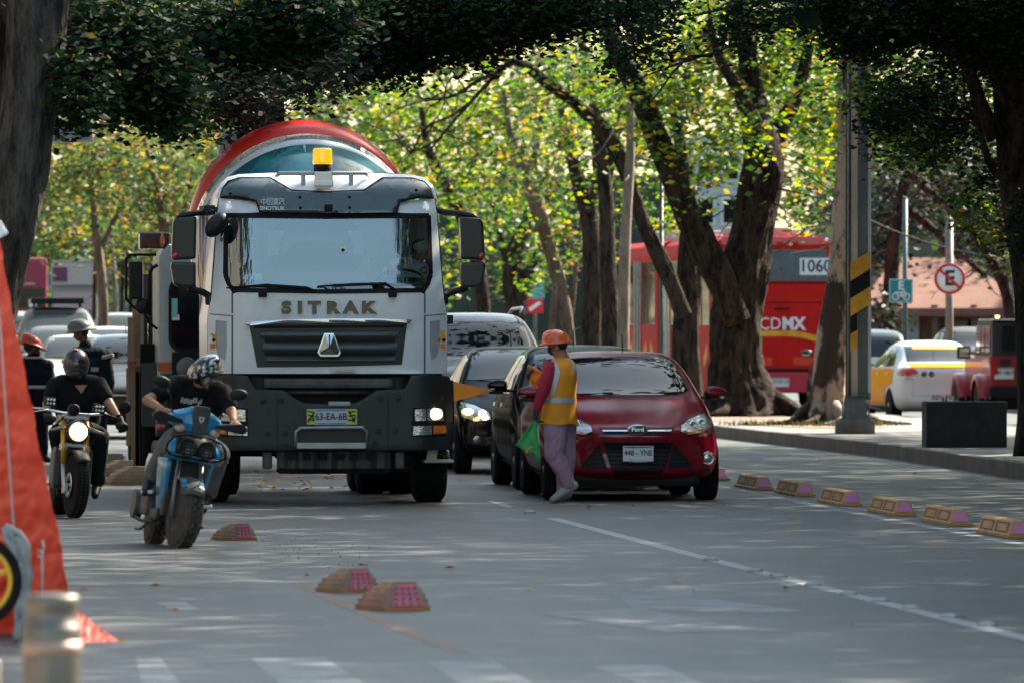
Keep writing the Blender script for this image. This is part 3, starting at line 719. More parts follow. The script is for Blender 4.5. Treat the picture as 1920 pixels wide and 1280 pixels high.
    gr_ = patch(bv, gp, 'front', .006, .06).build('grille', GRL, t)
    b = MB()
    for (ya, yb, xa, xb) in ((619, 634, 487, 748), (643, 659, 492, 745), (668, 679, 499, 740)):
        rows = []
        for i in range(15):
            u = i / 14; x = T(xa + (xb - xa) * u, 0)[0]; e = 1 if 0 < i < 14 else .4
            za, zb2 = T(0, ya)[1], T(0, yb)[1]; y = D(x, 1.6)
            rows.append([Vector((x, y - .01, za)), Vector((x, y - .045 * e, za - .03)), Vector((x, y - .055 * e, zb2 + .02)), Vector((x, y - .01, zb2))])
        b.grid(rows)
    b.build('grille_slats', GSL, gr_)
    b = MB()
    for py in (638, 663): patch(bv, H([(495, py - 3), (742, py - 3), (740, py + 4), (497, py + 4)]), 'front', .009, .1, mb=b)
    patch(bv, H([(475, 611), (758, 609), (757, 614), (477, 616)]), 'front', .009, .1, mb=b)
    b.build('grille_mesh', BLK, gr_)
    b = MB(); patch(bv, H([(458, 604), (540, 599), (617, 597.5), (694, 597), (772, 600), (766, 606), (694, 604), (617, 604.5), (540, 606), (464, 611)]), 'front', .02, .06, thick=.05, mb=b)
    b.build('chrome_strip', M('satin_chrome', (.80, .82, .84), .22, 1), t)
    # badge: truncated triangle with three ridges
    bx, bz = T(616.5, 647)
    o_ = [(-.052, .118), (.052, .118), (.125, -.075), (.095, -.115), (-.095, -.115), (-.125, -.075)]
    b = MB(); b.prism([(bx + p * .98, bz + q * 1.02) for p, q in o_], -.085, -.045, 'y', bev=.01); bg_ = b.build('badge', CHR, t)
    b = MB(); cen = (bx, -.115, bz - .02)
    I = [(p * .82, q * .82) for p, q in o_]
    for i in range(6):
        p, q = I[i], I[(i + 1) % 6]
        if i in (0,): mid = cen
        b.quad([(bx + p[0], -.087, bz + p[1]), (bx + q[0], -.087, bz + q[1]), cen]) if 0 else b.bm.faces.new([b.bm.verts.new(v_) for v_ in ((bx + p[0], -.087, bz + p[1]), (bx + q[0], -.087, bz + q[1]), cen)])
    b.build('badge_facets', M('badge_silver', (.55, .56, .58), .2, 1), bg_)
    b = MB()
    for p in ((0, .10), (.09, -.085), (-.09, -.085)): b.tube([(bx + p[0], -.09, bz + p[1]), cen], .007, 5)
    b.build('badge_ridges', GRL, bg_)
    # --- wipers
    for (pts, hx) in (([(425, 540), (500, 535), (575, 540), (590, 546)], 492), ([(595, 537), (660, 534), (722, 532), (745, 546)], 736)):
        b = MB(); P = [T(*p) for p in pts]
        b.tube([(x, D(x, zz) - .04, zz) for x, zz in P], [.008, .018, .018, .012], 6)
        x, zz = T(hx, 551); b.box((x, D(x, zz) - .03, zz), (.085, .06, .07), bev=.015)
        b.build('wiper', BLK, t)
    # --- dark parts between cab and bumper
    b = MB(); b.box((0, .55, 1.13), (2.3, .5, .36)); b.build('radiator_bulkhead', BLK, t)
    b = MB(); b.box((.0, .16, T(0, 718)[1]), (1.30, .16, .10), bev=.03); b.tube([(-.78, .2, T(0, 735)[1]), (.78, .2, T(0, 735)[1])], .028, 10)
    b.build('front_crossbar', GMT, t)
    for s in (1, -1): MB().box((s * .68, .22, T(0, 722)[1]), (.2, .2, .19), bev=.05).build('cab_mount', DPL, t)
    # --- bumper
    up = [(617, 757), (560, 756)]
    half = [(617, 757), (665, 755), (683, 746), (705, 731), (757, 729), (771, 704), (800, 702), (842, 706), (851, 716), (855, 735), (853, 828), (849, 838), (838, 843), (617, 843)]
    b = MB(); patch(bb, SY(half), 'front', 0, .07, thick=.30, mb=b); bo = b.build('bumper', BMP, t)
    m_ = bo.modifiers.new('w', 'WELD'); m_.merge_threshold = .001; m2 = bo.modifiers.new('bv', 'BEVEL'); m2.width = .012; m2.segments = 2; m2.angle_limit = R(50); apply_mods(bo)
    bf = lambda x: max(0, (abs(x) - .85) / .42) ** 2.2 * .30 + .12 - .30
    b = MB()
    for px, py in ((492, 751), (524, 750), (712, 747), (744, 746), (500, 812), (532, 812), (707, 808), (739, 807), (534, 833), (701, 829), (828, 744), (794, 826)):
        x, zz = T(px, py); r = .030 if py < 820 and px != 828 else .022
        b.lathe([(r * 1.1, .004), (r * 1.1, -.006), (r * .75, -.006), (r * .75, .002), (r * .5, .002), (r * .5, -.008), (.001, -.008)], (x, bf(x), zz), 'y', 16)
    b.build('bumper_bolts', M('bolt_dark', (.03, .034, .035), .35, .5), bo)
    b = MB()
    for px in (517, 725): patch(bb, [T(px, 735), T(px + 1.2, 735), T(px + 1.2, 842), T(px, 842)], 'front', .303, .2, mb=b)
    for s in (1, -1): patch(bb, [(s * x, z) for x, z in H([(769, 790), (853, 790), (853, 794), (769, 794)])], 'front', .303, .1, mb=b)
    b.build('bumper_seams', BLK, bo)
    for s in (1, -1):
        hb = patch(bb, [(s * x, z) for x, z in H([(772, 763), (834, 763), (838, 790), (836, 818), (770, 818)])], 'front', .304, .08).build('headlamp_housing', BLK, t)
        patch(bb, [(s * x, z) for x, z in H([(776, 767), (797, 765), (797, 788), (776, 788)])], 'front', .312, .06).build('low_beam', LGL, hb)
        patch(bb, [(s * x, z) for x, z in H([(799, 765), (829, 764), (833, 788), (799, 788)])], 'front', .312, .06).build('high_beam', LGL, hb)
        x, zz = T(814, 775)
        bu = MB(); bu.ell((s * x, bf(x) - .012, zz), (.078, .03, .058), seg=20) if s > 0 else bu.ell((s * x, bf(x), zz), (.04, .01, .04)); bu.build('lit_beam', M('lit_truck_lamp', (1, .85, .6), .3, emit=2.2, ecol=(1, .72, .34)) if s > 0 else CHR, hb)
        patch(bb, [(s * x, z) for x, z in H([(773, 798), (808, 797), (808, 814), (772, 815)])], 'front', .312, .06).build('fog_lamp', LGL, hb)
        patch(bb, [(s * x, z) for x, z in H([(811, 797), (836, 797), (838, 811), (811, 813)])], 'front', .312, .06).build('indicator', AMB, hb)
    # plate on yellow board
    x, zz = T(620, 781); bp = MB().box((0, 0, 0), (.56, .01, .17), bev=.003).build('plate_board', BMP, t, (x, bf(0) - .006, zz + .005))
    MB().box((0, -.006, 0), (.50, .006, .155)).build('yellow_board', M('board_yellow', (.58, .62, .12), .5), bp)
    for x_, rr in ((-.205, .6), (.20, -.5)):
        b = MB()
        for dz in (-.03, .012, .05): b.box((x_, -.011, dz), (.07, .003, .012), rot=(0, rr * .3, 0))
        b.box((x_, -.0115, 0), (.012, .003, .13), rot=(0, rr, 0)); b.box((x_ + .02, -.0118, -.02), (.011, .003, .07), rot=(0, -rr, 0)); b.build('board_character', BLK, bp)
    pl = MB().box((-.01, -.016, -.002), (.325, .008, .16), bev=.004).build('number_plate', M('plate_grey', (.55, .60, .63), .4), bp)
    text('63-EA-6B', .098, M('plate_ink', (.03, .035, .045), .5), pl, (-.01, -.024, 0), sx=.84, bold=.001, name='plate_lettering')
    b = MB(); b.box((-.01, -.021, -.068), (.30, .003, .014)); b.box((-.01, -.021, .066), (.30, .003, .014)); b.build('plate_band', M('plate_blue', (.1, .3, .4), .5), pl)
    MB().box((T(634, 0)[0], bf(0) - .01, T(0, 756)[1]), (.22, .05, .045), bev=.01).build('bumper_latch', M('latch', (.3, .32, .33), .4, .5), t)
    # step
    b = MB(); y_ = bf(0)
    b.tube([(-.345, y_ + .02, T(0, 838)[1]), (-.345, y_ - .05, T(0, 834)[1]), (-.345, y_ - .06, T(0, 808)[1]), (-.30, y_ - .06, T(0, 801)[1]), (.31, y_ - .06, T(0, 800)[1]), (.36, y_ - .06, T(0, 807)[1]), (.36, y_ - .05, T(0, 833)[1]), (.36, y_ + .02, T(0, 836)[1])], .019, 8)
    b.box((0.005, y_ - .05, T(0, 834)[1]), (.69, .15, .06), bev=.006)
    b.build('front_step', M('step_alu', (.30, .32, .33), .4, .7, var=.25), t)
    MB().box((0.005, y_ - .02, T(0, 817)[1]), (.62, .02, .13)).build('step_recess', M('rusty_dark', (.05, .045, .042), .7), t)
    # lower guard with slots
    b = MB(); N = 32; ga, gb = T(520, 846), T(735, 888); z1, z0 = ga[1], gb[1]
    rows = [[Vector((ga[0] + (gb[0] - ga[0]) * i / N, y_ + .18 + .02 * math.sin(math.pi * i / N * 12) + (abs(i - N / 2) / (N / 2)) ** 4 * .1 + (.16 if j == 4 else 0.0), z1 + (z0 - z1) * j / 4 + (.03 if j == 4 and i in (0, N) else 0))) for i in range(N + 1)] for j in range(5)]
    b.grid(rows, smooth=False); b.box((0.06, y_ + .4, z1 - .08), (1.1, .3, .16)); gd = b.build('lower_guard', M('guard_grey', (.055, .062, .064), .5, var=.3, vs=6), t)
    b = MB()
    for px in (546, 576, 605, 634, 663, 692): x, zz = T(px, 855); b.box((x, y_ + .165, zz), (.072, .06, .065))
    b.build('guard_slots', BLK, gd)
    for s in (1, -1): MB().box((s * .66 + .05, y_ + .3, T(0, 862)[1]), (.09, .2, .17), bev=.02).build('tow_bracket', GMT, t)
    # side steps below the bumper corners
    for s in (1, -1):
        b = MB(); b.box((s * 1.13, .55, T(0, 866)[1]), (.30, .32, .03), bev=.008); b.box((s * 1.07, .50, T(0, 852)[1]), (.10, .04, .16), rot=(0, s * .15, 0)); b.tube([(s * 1.22, .5, T(0, 845)[1]), (s * 1.25, .5, T(0, 862)[1])], .015, 6)
        b.build('cab_step', M('step_alu2', (.34, .36, .37), .4, .6), t)
    # chassis and tank
    b = MB()
    for s in (1, -1): b.box((s * .42, 4.3, .92), (.09, 8.2, .28))
    b.box((0, 1.3, .62), (.22, .22, .24), bev=.05).box((0, 1.3, .52), (2.0, .14, .12), bev=.03).box((0, .95, .95), (.9, .9, .7), bev=.1)
    for y in (5.2, 6.55): b.box((0, y, .52), (2.0, .2, .2), bev=.05).ell((0, y, .52), (.22, .24, .24))
    b.build('chassis', M('chassis_dark', (.015, .017, .018), .7), t)
    MB().box((-.93, 3.0, .82), (.5, 1.3, .55), bev=.08).build('fuel_tank', GMT, t); MB().box((.93, 3.0, .80), (.45, 1.2, .5), bev=.06).build('tool_box', BLK, t)
    for s in (1, -1):
        b = MB()
        for i in range(9):
            a = math.pi * (.05 + .9 * i / 8)
            b.box((s * 1.06, 1.3 - math.cos(a) * .62, .52 + math.sin(a) * .62), (.34, .26, .03), rot=(-(a - math.pi / 2), 0, 0))
        b.build('mudguard', BLK, t)
        MB().box((s * .98, 4.4, .62), (.55, .02, .75)).build('mudflap', BLK, t)
    for s in (1, -1):
        wheel(t, s * 1.25, 1.3, .525, .315, s, tread=1, rimr=.54, spokes=0, rimmat=GMT)
        for y in (5.2, 6.55):
            wheel(t, s * 1.25, y, .52, .29, s, tread=1, rimr=.54, spokes=0, rimmat=GMT); wheel(t, s * .92, y, .52, .29, s, tread=1, rimr=.54, spokes=0, rimmat=GMT)
    # --- mirrors
    for s in (1, -1):
        m_ = bpy.data.objects.new('mirror_cluster', None); COL.objects.link(m_); m_.parent = t
        dx = .12 if s < 0 else 0
        def Q(px, py, y=.25): x, z = T(px, py); return (s * (x - (0 if s > 0 else -.0)), y, z)
        b = MB(); b.tube([Q(826, 392, .4), Q(838, 398, .3), Q(868, 400, .2), Q(890, 404, .2), Q(900, 412, .2)], [.03, .035, .03, .03, .03], 8); b.build('mirror_arm', DPL, m_); b = MB()
        b.tube([Q(830, 561, .4), Q(850, 548, .3), Q(880, 540, .22)], [.04, .035, .03], 8); b.box(Q(833, 562, .36), (.14, .12, .11), bev=.03)
        b.build('mirror_arm', DPL, m_)
        def hous(pts, y0, y1, nm):
            P = [(s * T(*p)[0], T(*p)[1]) for p in pts]; b = MB(); b.prism(P, y0, y1, 'y', bev=.028); return b.build(nm, M('mirror_plastic', (.010, .014, .014), .38, var=.1, coat=.2), m_)
        h1 = hous([(864, 406), (903, 409), (909, 418), (912, 482), (908, 488), (866, 486)], .08, .28, 'main_mirror')
        hous([(866, 492), (912, 491), (913, 500), (908, 532), (901, 538), (871, 540), (866, 532)], .06, .28, 'wide_mirror')
        x, zz = T(905, 480); MB().ell((s * x, .09, zz), (.032, .03, .035), seg=10).build('reflector', REDL, h1)
    m_ = bpy.data.objects.new('kerb_mirror', None); COL.objects.link(m_); m_.parent = t
    x, zz = T(406, 422); q = MB().ell((0, 0, 0), (.09, .10, .145), seg=20).build('kerb_mirror_shell', DPL, m_, (x, .05, zz)); q.rotation_euler = (0, R(38), 0)
    b = MB(); b.tube([(x - .03, .1, zz + .12), (x - .06, .3, zz + .16), (T(398, 395)[0], .4, T(0, 395)[1])], .025, 6); b.box((x - .06, .3, zz + .15), (.12, .2, .1), bev=.03); b.build('kerb_mirror_arm', DPL, m_)
    x, zz = T(428, 441); q = MB().ell((0, 0, 0), (.075, .03, .12), seg=20).build('kerb_mirror_glass', M('mirror_teal', (.12, .22, .22), .05, 1), m_, (x, .25, zz)); q.rotation_euler = (0, R(10), R(20))
    MB().box((T(848, 599)[0], .35, T(0, 599)[1]), (.08, .06, .09), bev=.015).build('side_sensor', DPL, t)
    # warning stickers on the corners (small digger picture over an orange notice)
    for s in (1, -1):
        x, zz = T(828, 629); h = bv.ray_cast(Vector((s * x, -5, zz)), Vector((0, 1, 0)))[0]; y = h.y - .012
        b = MB(); b.box((s * x + .01, y, zz - .012), (.085, .004, .045)).box((s * x + .03, y, zz + .03), (.04, .004, .045)).box((s * x - .03, y, zz + .005), (.045, .004, .02), rot=(0, .7, 0))
        q = b.build('digger_sticker', M('sticker_orange', (.80, .32, .03), .5), t)
        b = MB()
        for dx in (-.02, .04): b.lathe([(.018, -.005), (.001, -.005)], (s * x + dx, y + .002, zz - .045), 'y', 12)
        b.build('sticker_wheels', BLK, q)
        q = MB().box((s * x, y, zz - .105), (.115, .004, .055)).build('notice_sticker', M('sticker_orange', (.80, .32, .03), .5), t)
        b = MB(); b.box((s * x, y - .003, zz - .094), (.09, .003, .008)); b.box((s * x, y - .003, zz - .113), (.09, .003, .008)); b.build('sticker_print', REDL, q)
    # flag
    fx, fz = T(849, 714); b = MB(); rows = []
    for i in range(13):
        u = i / 12; x = fx + .405 * u; zt = fz - u * .10; zb_ = fz - .205 + u * .105
        rows.append([Vector((x, -.02 + .03 * math.sin(u * 7) * u, zt + (zb_ - zt) * j / 4)) for j in range(5)])
    b.grid(rows); b.build('orange_flag', M('flag_orange', (.85, .27, .02), .7), t)
    MB().tube([(fx, -.02, fz + .01), (fx + .01, -.02, fz - .42)], .008, 6).build('flag_pole', BLK, t)
    MB().ell((T(853, 786)[0] + .02, .2, T(0, 786)[1]), (.03, .03, .05), seg=10).build('side_marker', AMB, t)
    # --- drum
    dr = bpy.data.objects.new('drum', None); COL.objects.link(dr); dr.parent = t; dr.location = (0, 4.5, 2.76); dr.rotation_euler = (R(13), 0, 0)
    r = 1.205
    for nm, prof_, col in (('teal_band', [(.45, -2.45), (.7, -2.35), (1.02, -1.95), (1.16, -1.6), (r, -1.25)], M('drum_teal', (.010, .13, .17), .3, var=.08, vs=2, coat=.35)),
                      ('white_band', [(r, -1.25), (r + .003, -.72)], M('drum_white', (.62, .65, .66), .25, var=.05, vs=2, coat=1)), ('red_band', [(r + .003, -.72), (r + .004, .0), (1.13, .22)], M('drum_red', (.75, .030, .022), .36, var=.12, vs=2, coat=.3)),
                      ('rear_cone', [(1.13, .22), (.92, .75), (.60, 1.9), (.5, 2.4)], M('drum_white', (.62, .65, .66), .25, coat=1))):
        MB().lathe(prof_ if nm == 'x' else prof_, (0, 0, 0), 'y', 96).build(nm, col, dr)
    MB().box((0, 2.5, 1.6), (1.6, .35, .9), bev=.05).box((0, 2.45, 1.15), (2.3, .5, .2)).build('drum_pedestal', BLK, t)
    for s in (1, -1): MB().box((s * .55, 7.3, 2.1), (.14, .3, 2.2), bev=.02).build('rear_pedestal', WHT, t)
    b = MB(); lx = -.02
    b.box((-.20, 9.0, 3.95), (.52, .8, .6), bev=.02)
    for x in (-.44, -.34, .04): b.box((x, 8.58, 3.98), (.035, .04, .62))
    b.build('loading_hopper', BLK, t)
    b = MB(); b.box((-.62, 8.6, 3.55), (.16, .3, .75), rot=(0, .2, 0), bev=.03).box((-.72, 8.5, 3.5), (.18, .05, .05)); b.build('hopper_frame', M('frame_grey', (.35, .37, .38), .5), t)
    MB().box((-.05, 8.9, 2.9), (.6, .4, 1.6), bev=.05).build('chute', GMT, t)
    b = MB(); b.tube([(-1.13, 2.2, 1.3), (-1.13, 2.2, 3.0)], .06, 12); b.build('exhaust_stack', M('pipe_bronze', (.45, .33, .25), .2, .9), t)
    return t
mixer = make_mixer()
# ================================================================= white truck half hidden behind the mixer
def make_truck2():
    k = 155.; Y0 = FPX / k
    cx = 470.
    def T(px, py): return ((px - cx) / k, CH - (py - HY) / k)
    t = thing('flatbed_truck', 'older white truck with a light bar and timber stakes, tucked in left of the mixer', 'truck', (X_(cx, Y0), Y0, 0), R(5))
    xl = T(298, 0)[0]; zt = T(0, 458)[1]; zb = T(0, 735)[1]
    TW2 = M('old_truck_white', (.42, .45, .46), .45, var=.08)
    b = MB()
    pts = [(xl, zb), (-xl, zb), (-xl, zt - .15), (-xl - .12, zt), (xl + .12, zt), (xl, zt - .15)]
    b.prism(pts, 0, 1.9, 'y', bev=.06); cab = b.build('cab', TW2, t)
    b = MB(); x0, z0 = T(316, 660); x1, z1 = T(624, 520)
    def rr(x0, z0, x1, z1, r, n=5):
        o = []
        for (cx_, cz, a0) in ((x1 - r, z0 + r, -90), (x1 - r, z1 - r, 0), (x0 + r, z1 - r, 90), (x0 + r, z0 + r, 180)):
            for i in range(n + 1): a = R(a0 + 90 * i / n); o.append((cx_ + r * math.cos(a), cz + r * math.sin(a)))
        return o
    b.prism(rr(x0, z0, x1, z1, .16), -.02, .02); b.build('windscreen_seal', BLK, t)
    b = MB(); b.prism(rr(x0 + .05, z0 + .05, x1 - .05, z1 - .05, .12), -.03, -.02); gl = b.build('windscreen', DGL, t)
    x, z = T(327, 577); MB().box((x, -.034, z), (.07, .004, .22)).build('sticker', M('sticker_teal', (.25, .62, .62), .5), gl)
    x, z = T(329, 592); MB().box((x, -.034, z - .02), (.09, .004, .07)).build('sticker', WHT, gl)
    b = MB(); x, z = T(310, 687); b.box((x + .02, -.012, z), (.22, .02, .11)); b.build('orange_stripe', M('stripe_orange', (.55, .12, .02), .5), cab)
    b = MB(); b.box((0, -.005, T(0, 713)[1]), (-2 * xl - .05, .02, .17)); b.build('blue_stripe', M('stripe_blue', (.02, .05, .09), .5), cab)
    for s in (1, -1):
        x, z = T(350, 692); h = MB().box((s * x, -.03, z), (.36, .05, .42), bev=.03).build('headlamp_housing', BLK, t)
        MB().lathe([(.13, .0), (.13, -.012), (.11, -.016), (.001, -.018)], (s * x, -.05, z + .02), 'y', 24).build('headlight', M('old_lamp_glass', (.12, .13, .14), .3, .5), h)
    b = MB(); b.box((0, -.05, T(0, 790)[1]), (2.3, .3, .35), bev=.04); b.build('bumper', BMP, t)
    for s in (1, -1):
        b = MB()
        rows = []
        for i in range(12):
            a = math.pi * i / 11; rows.append([Vector((s * (1.28 - .28 * u), 1.15 - math.cos(a) * .62, .55 + math.sin(a) * (.78 - .1 * (u - .5) ** 2))) for u in (0, .25, .5, .75, 1)])
        b.grid(rows); b.grid([[Vector((s * 1.28, 1.15 - math.cos(math.pi * i / 11) * .62 * u, .55 + math.sin(math.pi * i / 11) * .75 * u)) for u in (.8, 1)] for i in range(12)])
        b.box((s * 1.15, .55, .95), (.30, .03, .75)); b.build('front_fender', M('fender_dark', (.03, .042, .045), .4, var=.2), t)
        wheel(t, s * 1.27, 1.15, .5, .28, s, rimr=.55, spokes=0, rimmat=GMT)
        for y in (5.0,): wheel(t, s * 1.27, y, .5, .28, s, rimr=.55, spokes=0, rimmat=GMT)
    # light bar on the roof, overhanging to the left
    x, z = T(287, 452); lb = MB().box((x + .02, .25, z), (.36, .25, .19), bev=.02).build('light_bar', M('bar_dark', (.02, .01, .01), .2, coat=1), t)
    MB().box((x + .02, .25, z + .10), (.38, .28, .02)).build('light_bar_lid', M('lid_grey', (.4, .42, .43), .4), lb); MB().box((x - .02, .12, z - .02), (.22, .01, .09)).build('light_bar_lens', M('lens_dark_red', (.10, .004, .004), .15, coat=1), lb)
    MB().ell((T(305, 0)[0], .12, T(0, 451)[1]), (.03, .03, .09), seg=10).build('marker_lamp', AMB, lb)
    # mirror on a hoop
    m_ = bpy.data.objects.new('mirror_cluster', None); COL.objects.link(m_); m_.parent = t
    b = MB(); b.tube([(T(px, py)[0], .1, T(px, py)[1]) for px, py in ((294, 478), (245, 478), (237, 486), (237, 560), (250, 575), (272, 588), (280, 605), (296, 617))], .017, 8)
    b.tube([(T(px, py)[0], .05, T(px, py)[1]) for px, py in ((296, 497), (286, 503), (281, 515), (281, 590))], .022, 8); b.build('mirror_frame', BLK, m_)
    x, z = T(255, 526); MB().box((x, .1, z), (.165, .09, .46), bev=.03).build('mirror_housing', DPL, m_)
    x, z = T(268, 574); MB().ell((x, .1, z), (.09, .05, .10), seg=16).build('round_mirror', DPL, m_)
    # body behind with timber stakes
    b = MB(); b.box((-.05, 3.9, 1.35), (2.35, 3.6, .25)); b.box((-1.18, 3.9, 1.9), (.05, 3.6, 1.0)); b.box((1.14, 3.9, 1.9), (.05, 3.6, 1.0)); b.box((0, 2.15, 1.9), (2.3, .05, 1.1)); b.build('load_bed', M('bed_dark', (.03, .03, .03), .7), t)
    WD = M('bare_timber', (.32, .22, .14), .8, var=.35, vs=6, stretch=(1, 1, .15))
    for px, y, h in ((250, 2.0, .62), (263, 2.1, .70)):
        x, z = T(px, 640); MB().box((x, y - 1.2, z - .02), (.075, .06, h), bev=.012).build('timber_stake', WD, t)
    x, z = T(252, 681); bd = MB().box((x + .02, .75, z), (.16, .06, .10), rot=(0, -.25, 0), bev=.008).build('timber_board', WD, t)
    b = MB(); b.box((x - .015, .715, z), (.03, .012, .045)).box((x + .035, .715, z + .01), (.03, .012, .045)); b.build('reflector', REDL, bd)
    for px, h, c in ((247, .95, WD), (256, 1.15, WD), (272, 1.2, BLK), (283, 1.1, GMT)):
        x = T(px, 0)[0]; MB().box((x, 1.0, T(0, 690)[1] - h / 2), (.055, .05, h), bev=.01).build('upright_stake', c, t)
    b = MB(); b.box((T(275, 0)[0], 1.6, .95), (.28, .9, 1.2)); b.build('side_box', BLK, t)
    return t
make_truck2()
# ================================================================= ground, road, kerbs, markings
def asphalt():
    m = M('asphalt', (.085, .092, .098), .72, bump=.35, bs=55, bdist=.008); t = m.node_tree; b = t.nodes["Principled BSDF"]
    tc = t.nodes.new("ShaderNodeTexCoord")
    def nz(sc, det, stretch, lo, hi, c0, c1):
        mp = t.nodes.new("ShaderNodeMapping"); mp.inputs["Scale"].default_value = stretch; t.links.new(tc.outputs["Object"], mp.inputs[0])
        n = t.nodes.new("ShaderNodeTexNoise"); n.inputs["Scale"].default_value = sc; n.inputs["Detail"].default_value = det; n.inputs["Roughness"].default_value = .6; t.links.new(mp.outputs[0], n.inputs[0])
        r = t.nodes.new("ShaderNodeValToRGB"); r.color_ramp.elements[0].position = lo; r.color_ramp.elements[1].position = hi
        r.color_ramp.elements[0].color = (*c0, 1); r.color_ramp.elements[1].color = (*c1, 1); t.links.new(n.outputs[0], r.inputs[0]); return r.outputs[0]
    a = nz(.35, 8, (1, .35, 1), .30, .72, (.053, .057, .057), (.084, .089, .088))
    f = nz(30, 3, (1, 1, 1), .3, .7, (.82, .82, .82), (1.16, 1.16, 1.16))
    s = nz(1.1, 9, (1, .5, 1), .56, .64, (1, 1, 1), (.80, .80, .82))
    s2 = nz(.42, 12, (.6, .9, 1), .50, .60, (1, 1, 1), (1.28, 1.27, 1.25))
    cur = a
    for o in (f, s, s2):
        x = t.nodes.new("ShaderNodeMixRGB"); x.blend_type = 'MULTIPLY'; x.inputs[0].default_value = 1; t.links.new(cur, x.inputs[1]); t.links.new(o, x.inputs[2]); cur = x.outputs[0]
    t.links.new(cur, b.inputs["Base Color"])
    b.inputs["Roughness"].default_value = .62
    return m
ASP = asphalt()
xs = [-900, -300, -100, -50, -30, -20, -16] + [-12 + i * .8 for i in range(16)] + [1, 2, 4, 8, 14, 20, 30, 60, 120, 300, 900]
ys = [-60, -20, 0, 20, 30] + [36 + 4 * i for i in range(50)] + [240, 260, 300, 400, 600, 1000, 2600]
g = MB(); g.grid([[Vector((x, y, gz(x, y))) for x in xs] for y in ys]); struct(g.build('road', ASP))
def flatpoly(pts, z0, z1, name, mat, bev=.0):
    b = MB(); b.prism(pts, z0, z1, 'z', bev=bev); return b.build(name, mat)
kerb_line = [(6.9, 72), (6.5, 82), (5.93, 92.6), (5.02, 107), (4.2, 116), (3.32, 125), (2.2, 137), (-.2, 165), (-4.4, 215), (-12, 300)]
kerb_back = [(12.0, 72), (10.9, 92), (9.6, 107), (8.3, 122), (6.9, 139.5), (5.2, 158), (2.6, 185), (-2.4, 240), (-7, 300)]
PAV = M('pavement', (.13, .135, .135), .85, col2=(.24, .235, .225), vs=1.3, bump=.3, bs=30)
struct(flatpoly([(x + .16, y) for x, y in kerb_line] + kerb_back[::-1], -.1, .178, 'median_pavement', PAV))
KB = M('kerb_stone', (.075, .060, .048), .85, col2=(.18, .15, .12), vs=2.2, bump=.4, bs=20)
b = MB()
for line, w_ in ((kerb_line, .17), (kerb_back, -.17)):
    for i in range(len(line) - 1):
        (xa, ya), (xb, yb) = line[i], line[i + 1]; n = max(1, int((yb - ya) / 1.6))
        for j in range(n):
            u0, u1 = j / n, (j + 1) / n; g_ = .006
            A = (xa + (xb - xa) * u0, ya + (yb - ya) * u0 + g_); B = (xa + (xb - xa) * u1, ya + (yb - ya) * u1 - g_)
            b.prism([A, (A[0] + w_, A[1]), (B[0] + w_, B[1]), B], -.1, .182 + rng.uniform(-.003, .004), 'z', bev=.018)
struct(b.build('kerb', KB))
EAR = M('bare_earth', (.13, .075, .055), .95, col2=(.27, .19, .15), vs=3, bump=.6, bs=18)
pts = []
for i in range(28):
    a = 2 * math.pi * i / 28; r_ = 1 + .18 * noise.noise(Vector((math.cos(a) * 2, math.sin(a) * 2, 3)))
    pts.append((4.35 + 1.25 * math.cos(a) * r_ - math.sin(a) * .9, 134 + 11 * math.sin(a) * r_))
struct(flatpoly(pts, .15, .186, 'earth_patch', EAR))
struct(flatpoly([(-3.1, 44.5), (-2.55, 40), (-2.2, 30), (-2.2, 15), (-14, 15), (-14, 44.5)], -.1, .13, 'left_pavement', M('pavement_warm', (.28, .24, .21), .85, col2=(.42, .36, .31), vs=2, bump=.3, bs=30)))
struct(flatpoly([(13.5, 60), (11.5, 130), (8.5, 190), (2, 280), (60, 280), (60, 60)], -.1, .15, 'right_pavement', PAV))
# painted marks
WM = M('worn_white_paint', (.24, .25, .25), .7, bump=.2, bs=60, col2=(.42, .42, .41), vs=9)
FM = M('faded_paint', (.115, .122, .122), .8, col2=(.33, .335, .33), vs=2.6)
OM = M('faded_orange_paint', (.12, .10, .085), .75, col2=(.27, .16, .10), vs=3.5)
def G2(px, py): v = gr(px, py); return (v.x, v.y)
def mark(pts, mat, z=.0012, ground=False):
    b = MB(); P = [v if ground else G2(*v) for v in pts]
    b.bm.faces.new([b.bm.verts.new((x, y, z)) for x, y in P]); return struct(b.build('road_marking', mat))
def line(pts, wd, mat, z=.0016):
    P = strip([G2(*p) for p in pts], wd); n = len(pts); b = MB()
    for i in range(n - 1): b.quad([(*P[i], z), (*P[i + 1], z), (*P[2 * n - 2 - i], z), (*P[2 * n - 1 - i], z)])
    return struct(b.build('road_marking', mat))
line([(1035, 971), (1340, 1050), (1650, 1128), (1920, 1195), (2500, 1342)], .13, WM)
line([(1340, 909), (1550, 951), (1735, 986), (1920, 1021), (2300, 1094)], .14, FM)
mark([(910, 938), (924, 937.5), (966, 949.5), (950, 950.5)], WM)
line([(556, 1091), (660, 1139), (755, 1180), (862, 1222)], .10, OM)
mark([(470, 1234), (610, 1232), (690, 1285), (530, 1285)], FM); mark([(800, 1240), (925, 1238), (1010, 1285), (870, 1285)], FM)
mark([(1110, 1247), (1240, 1246), (1330, 1285), (1210, 1285)], FM); mark([(255, 1230), (300, 1230), (340, 1285), (265, 1285)], FM)
mark([(1150, 1114), (1340, 1122), (1506, 1145), (1380, 1150), (1190, 1140)], FM)
mark([(1190, 1138), (1420, 1180), (1250, 1186), (1010, 1150)], FM, .0022)
line([(130, 1097), (330, 1099), (470, 1104)], .1, OM); line([(150, 1022), (400, 1018), (700, 1019)], .045, OM)
mark([(290, 1128), (345, 1127), (378, 1143), (330, 1144)], FM)
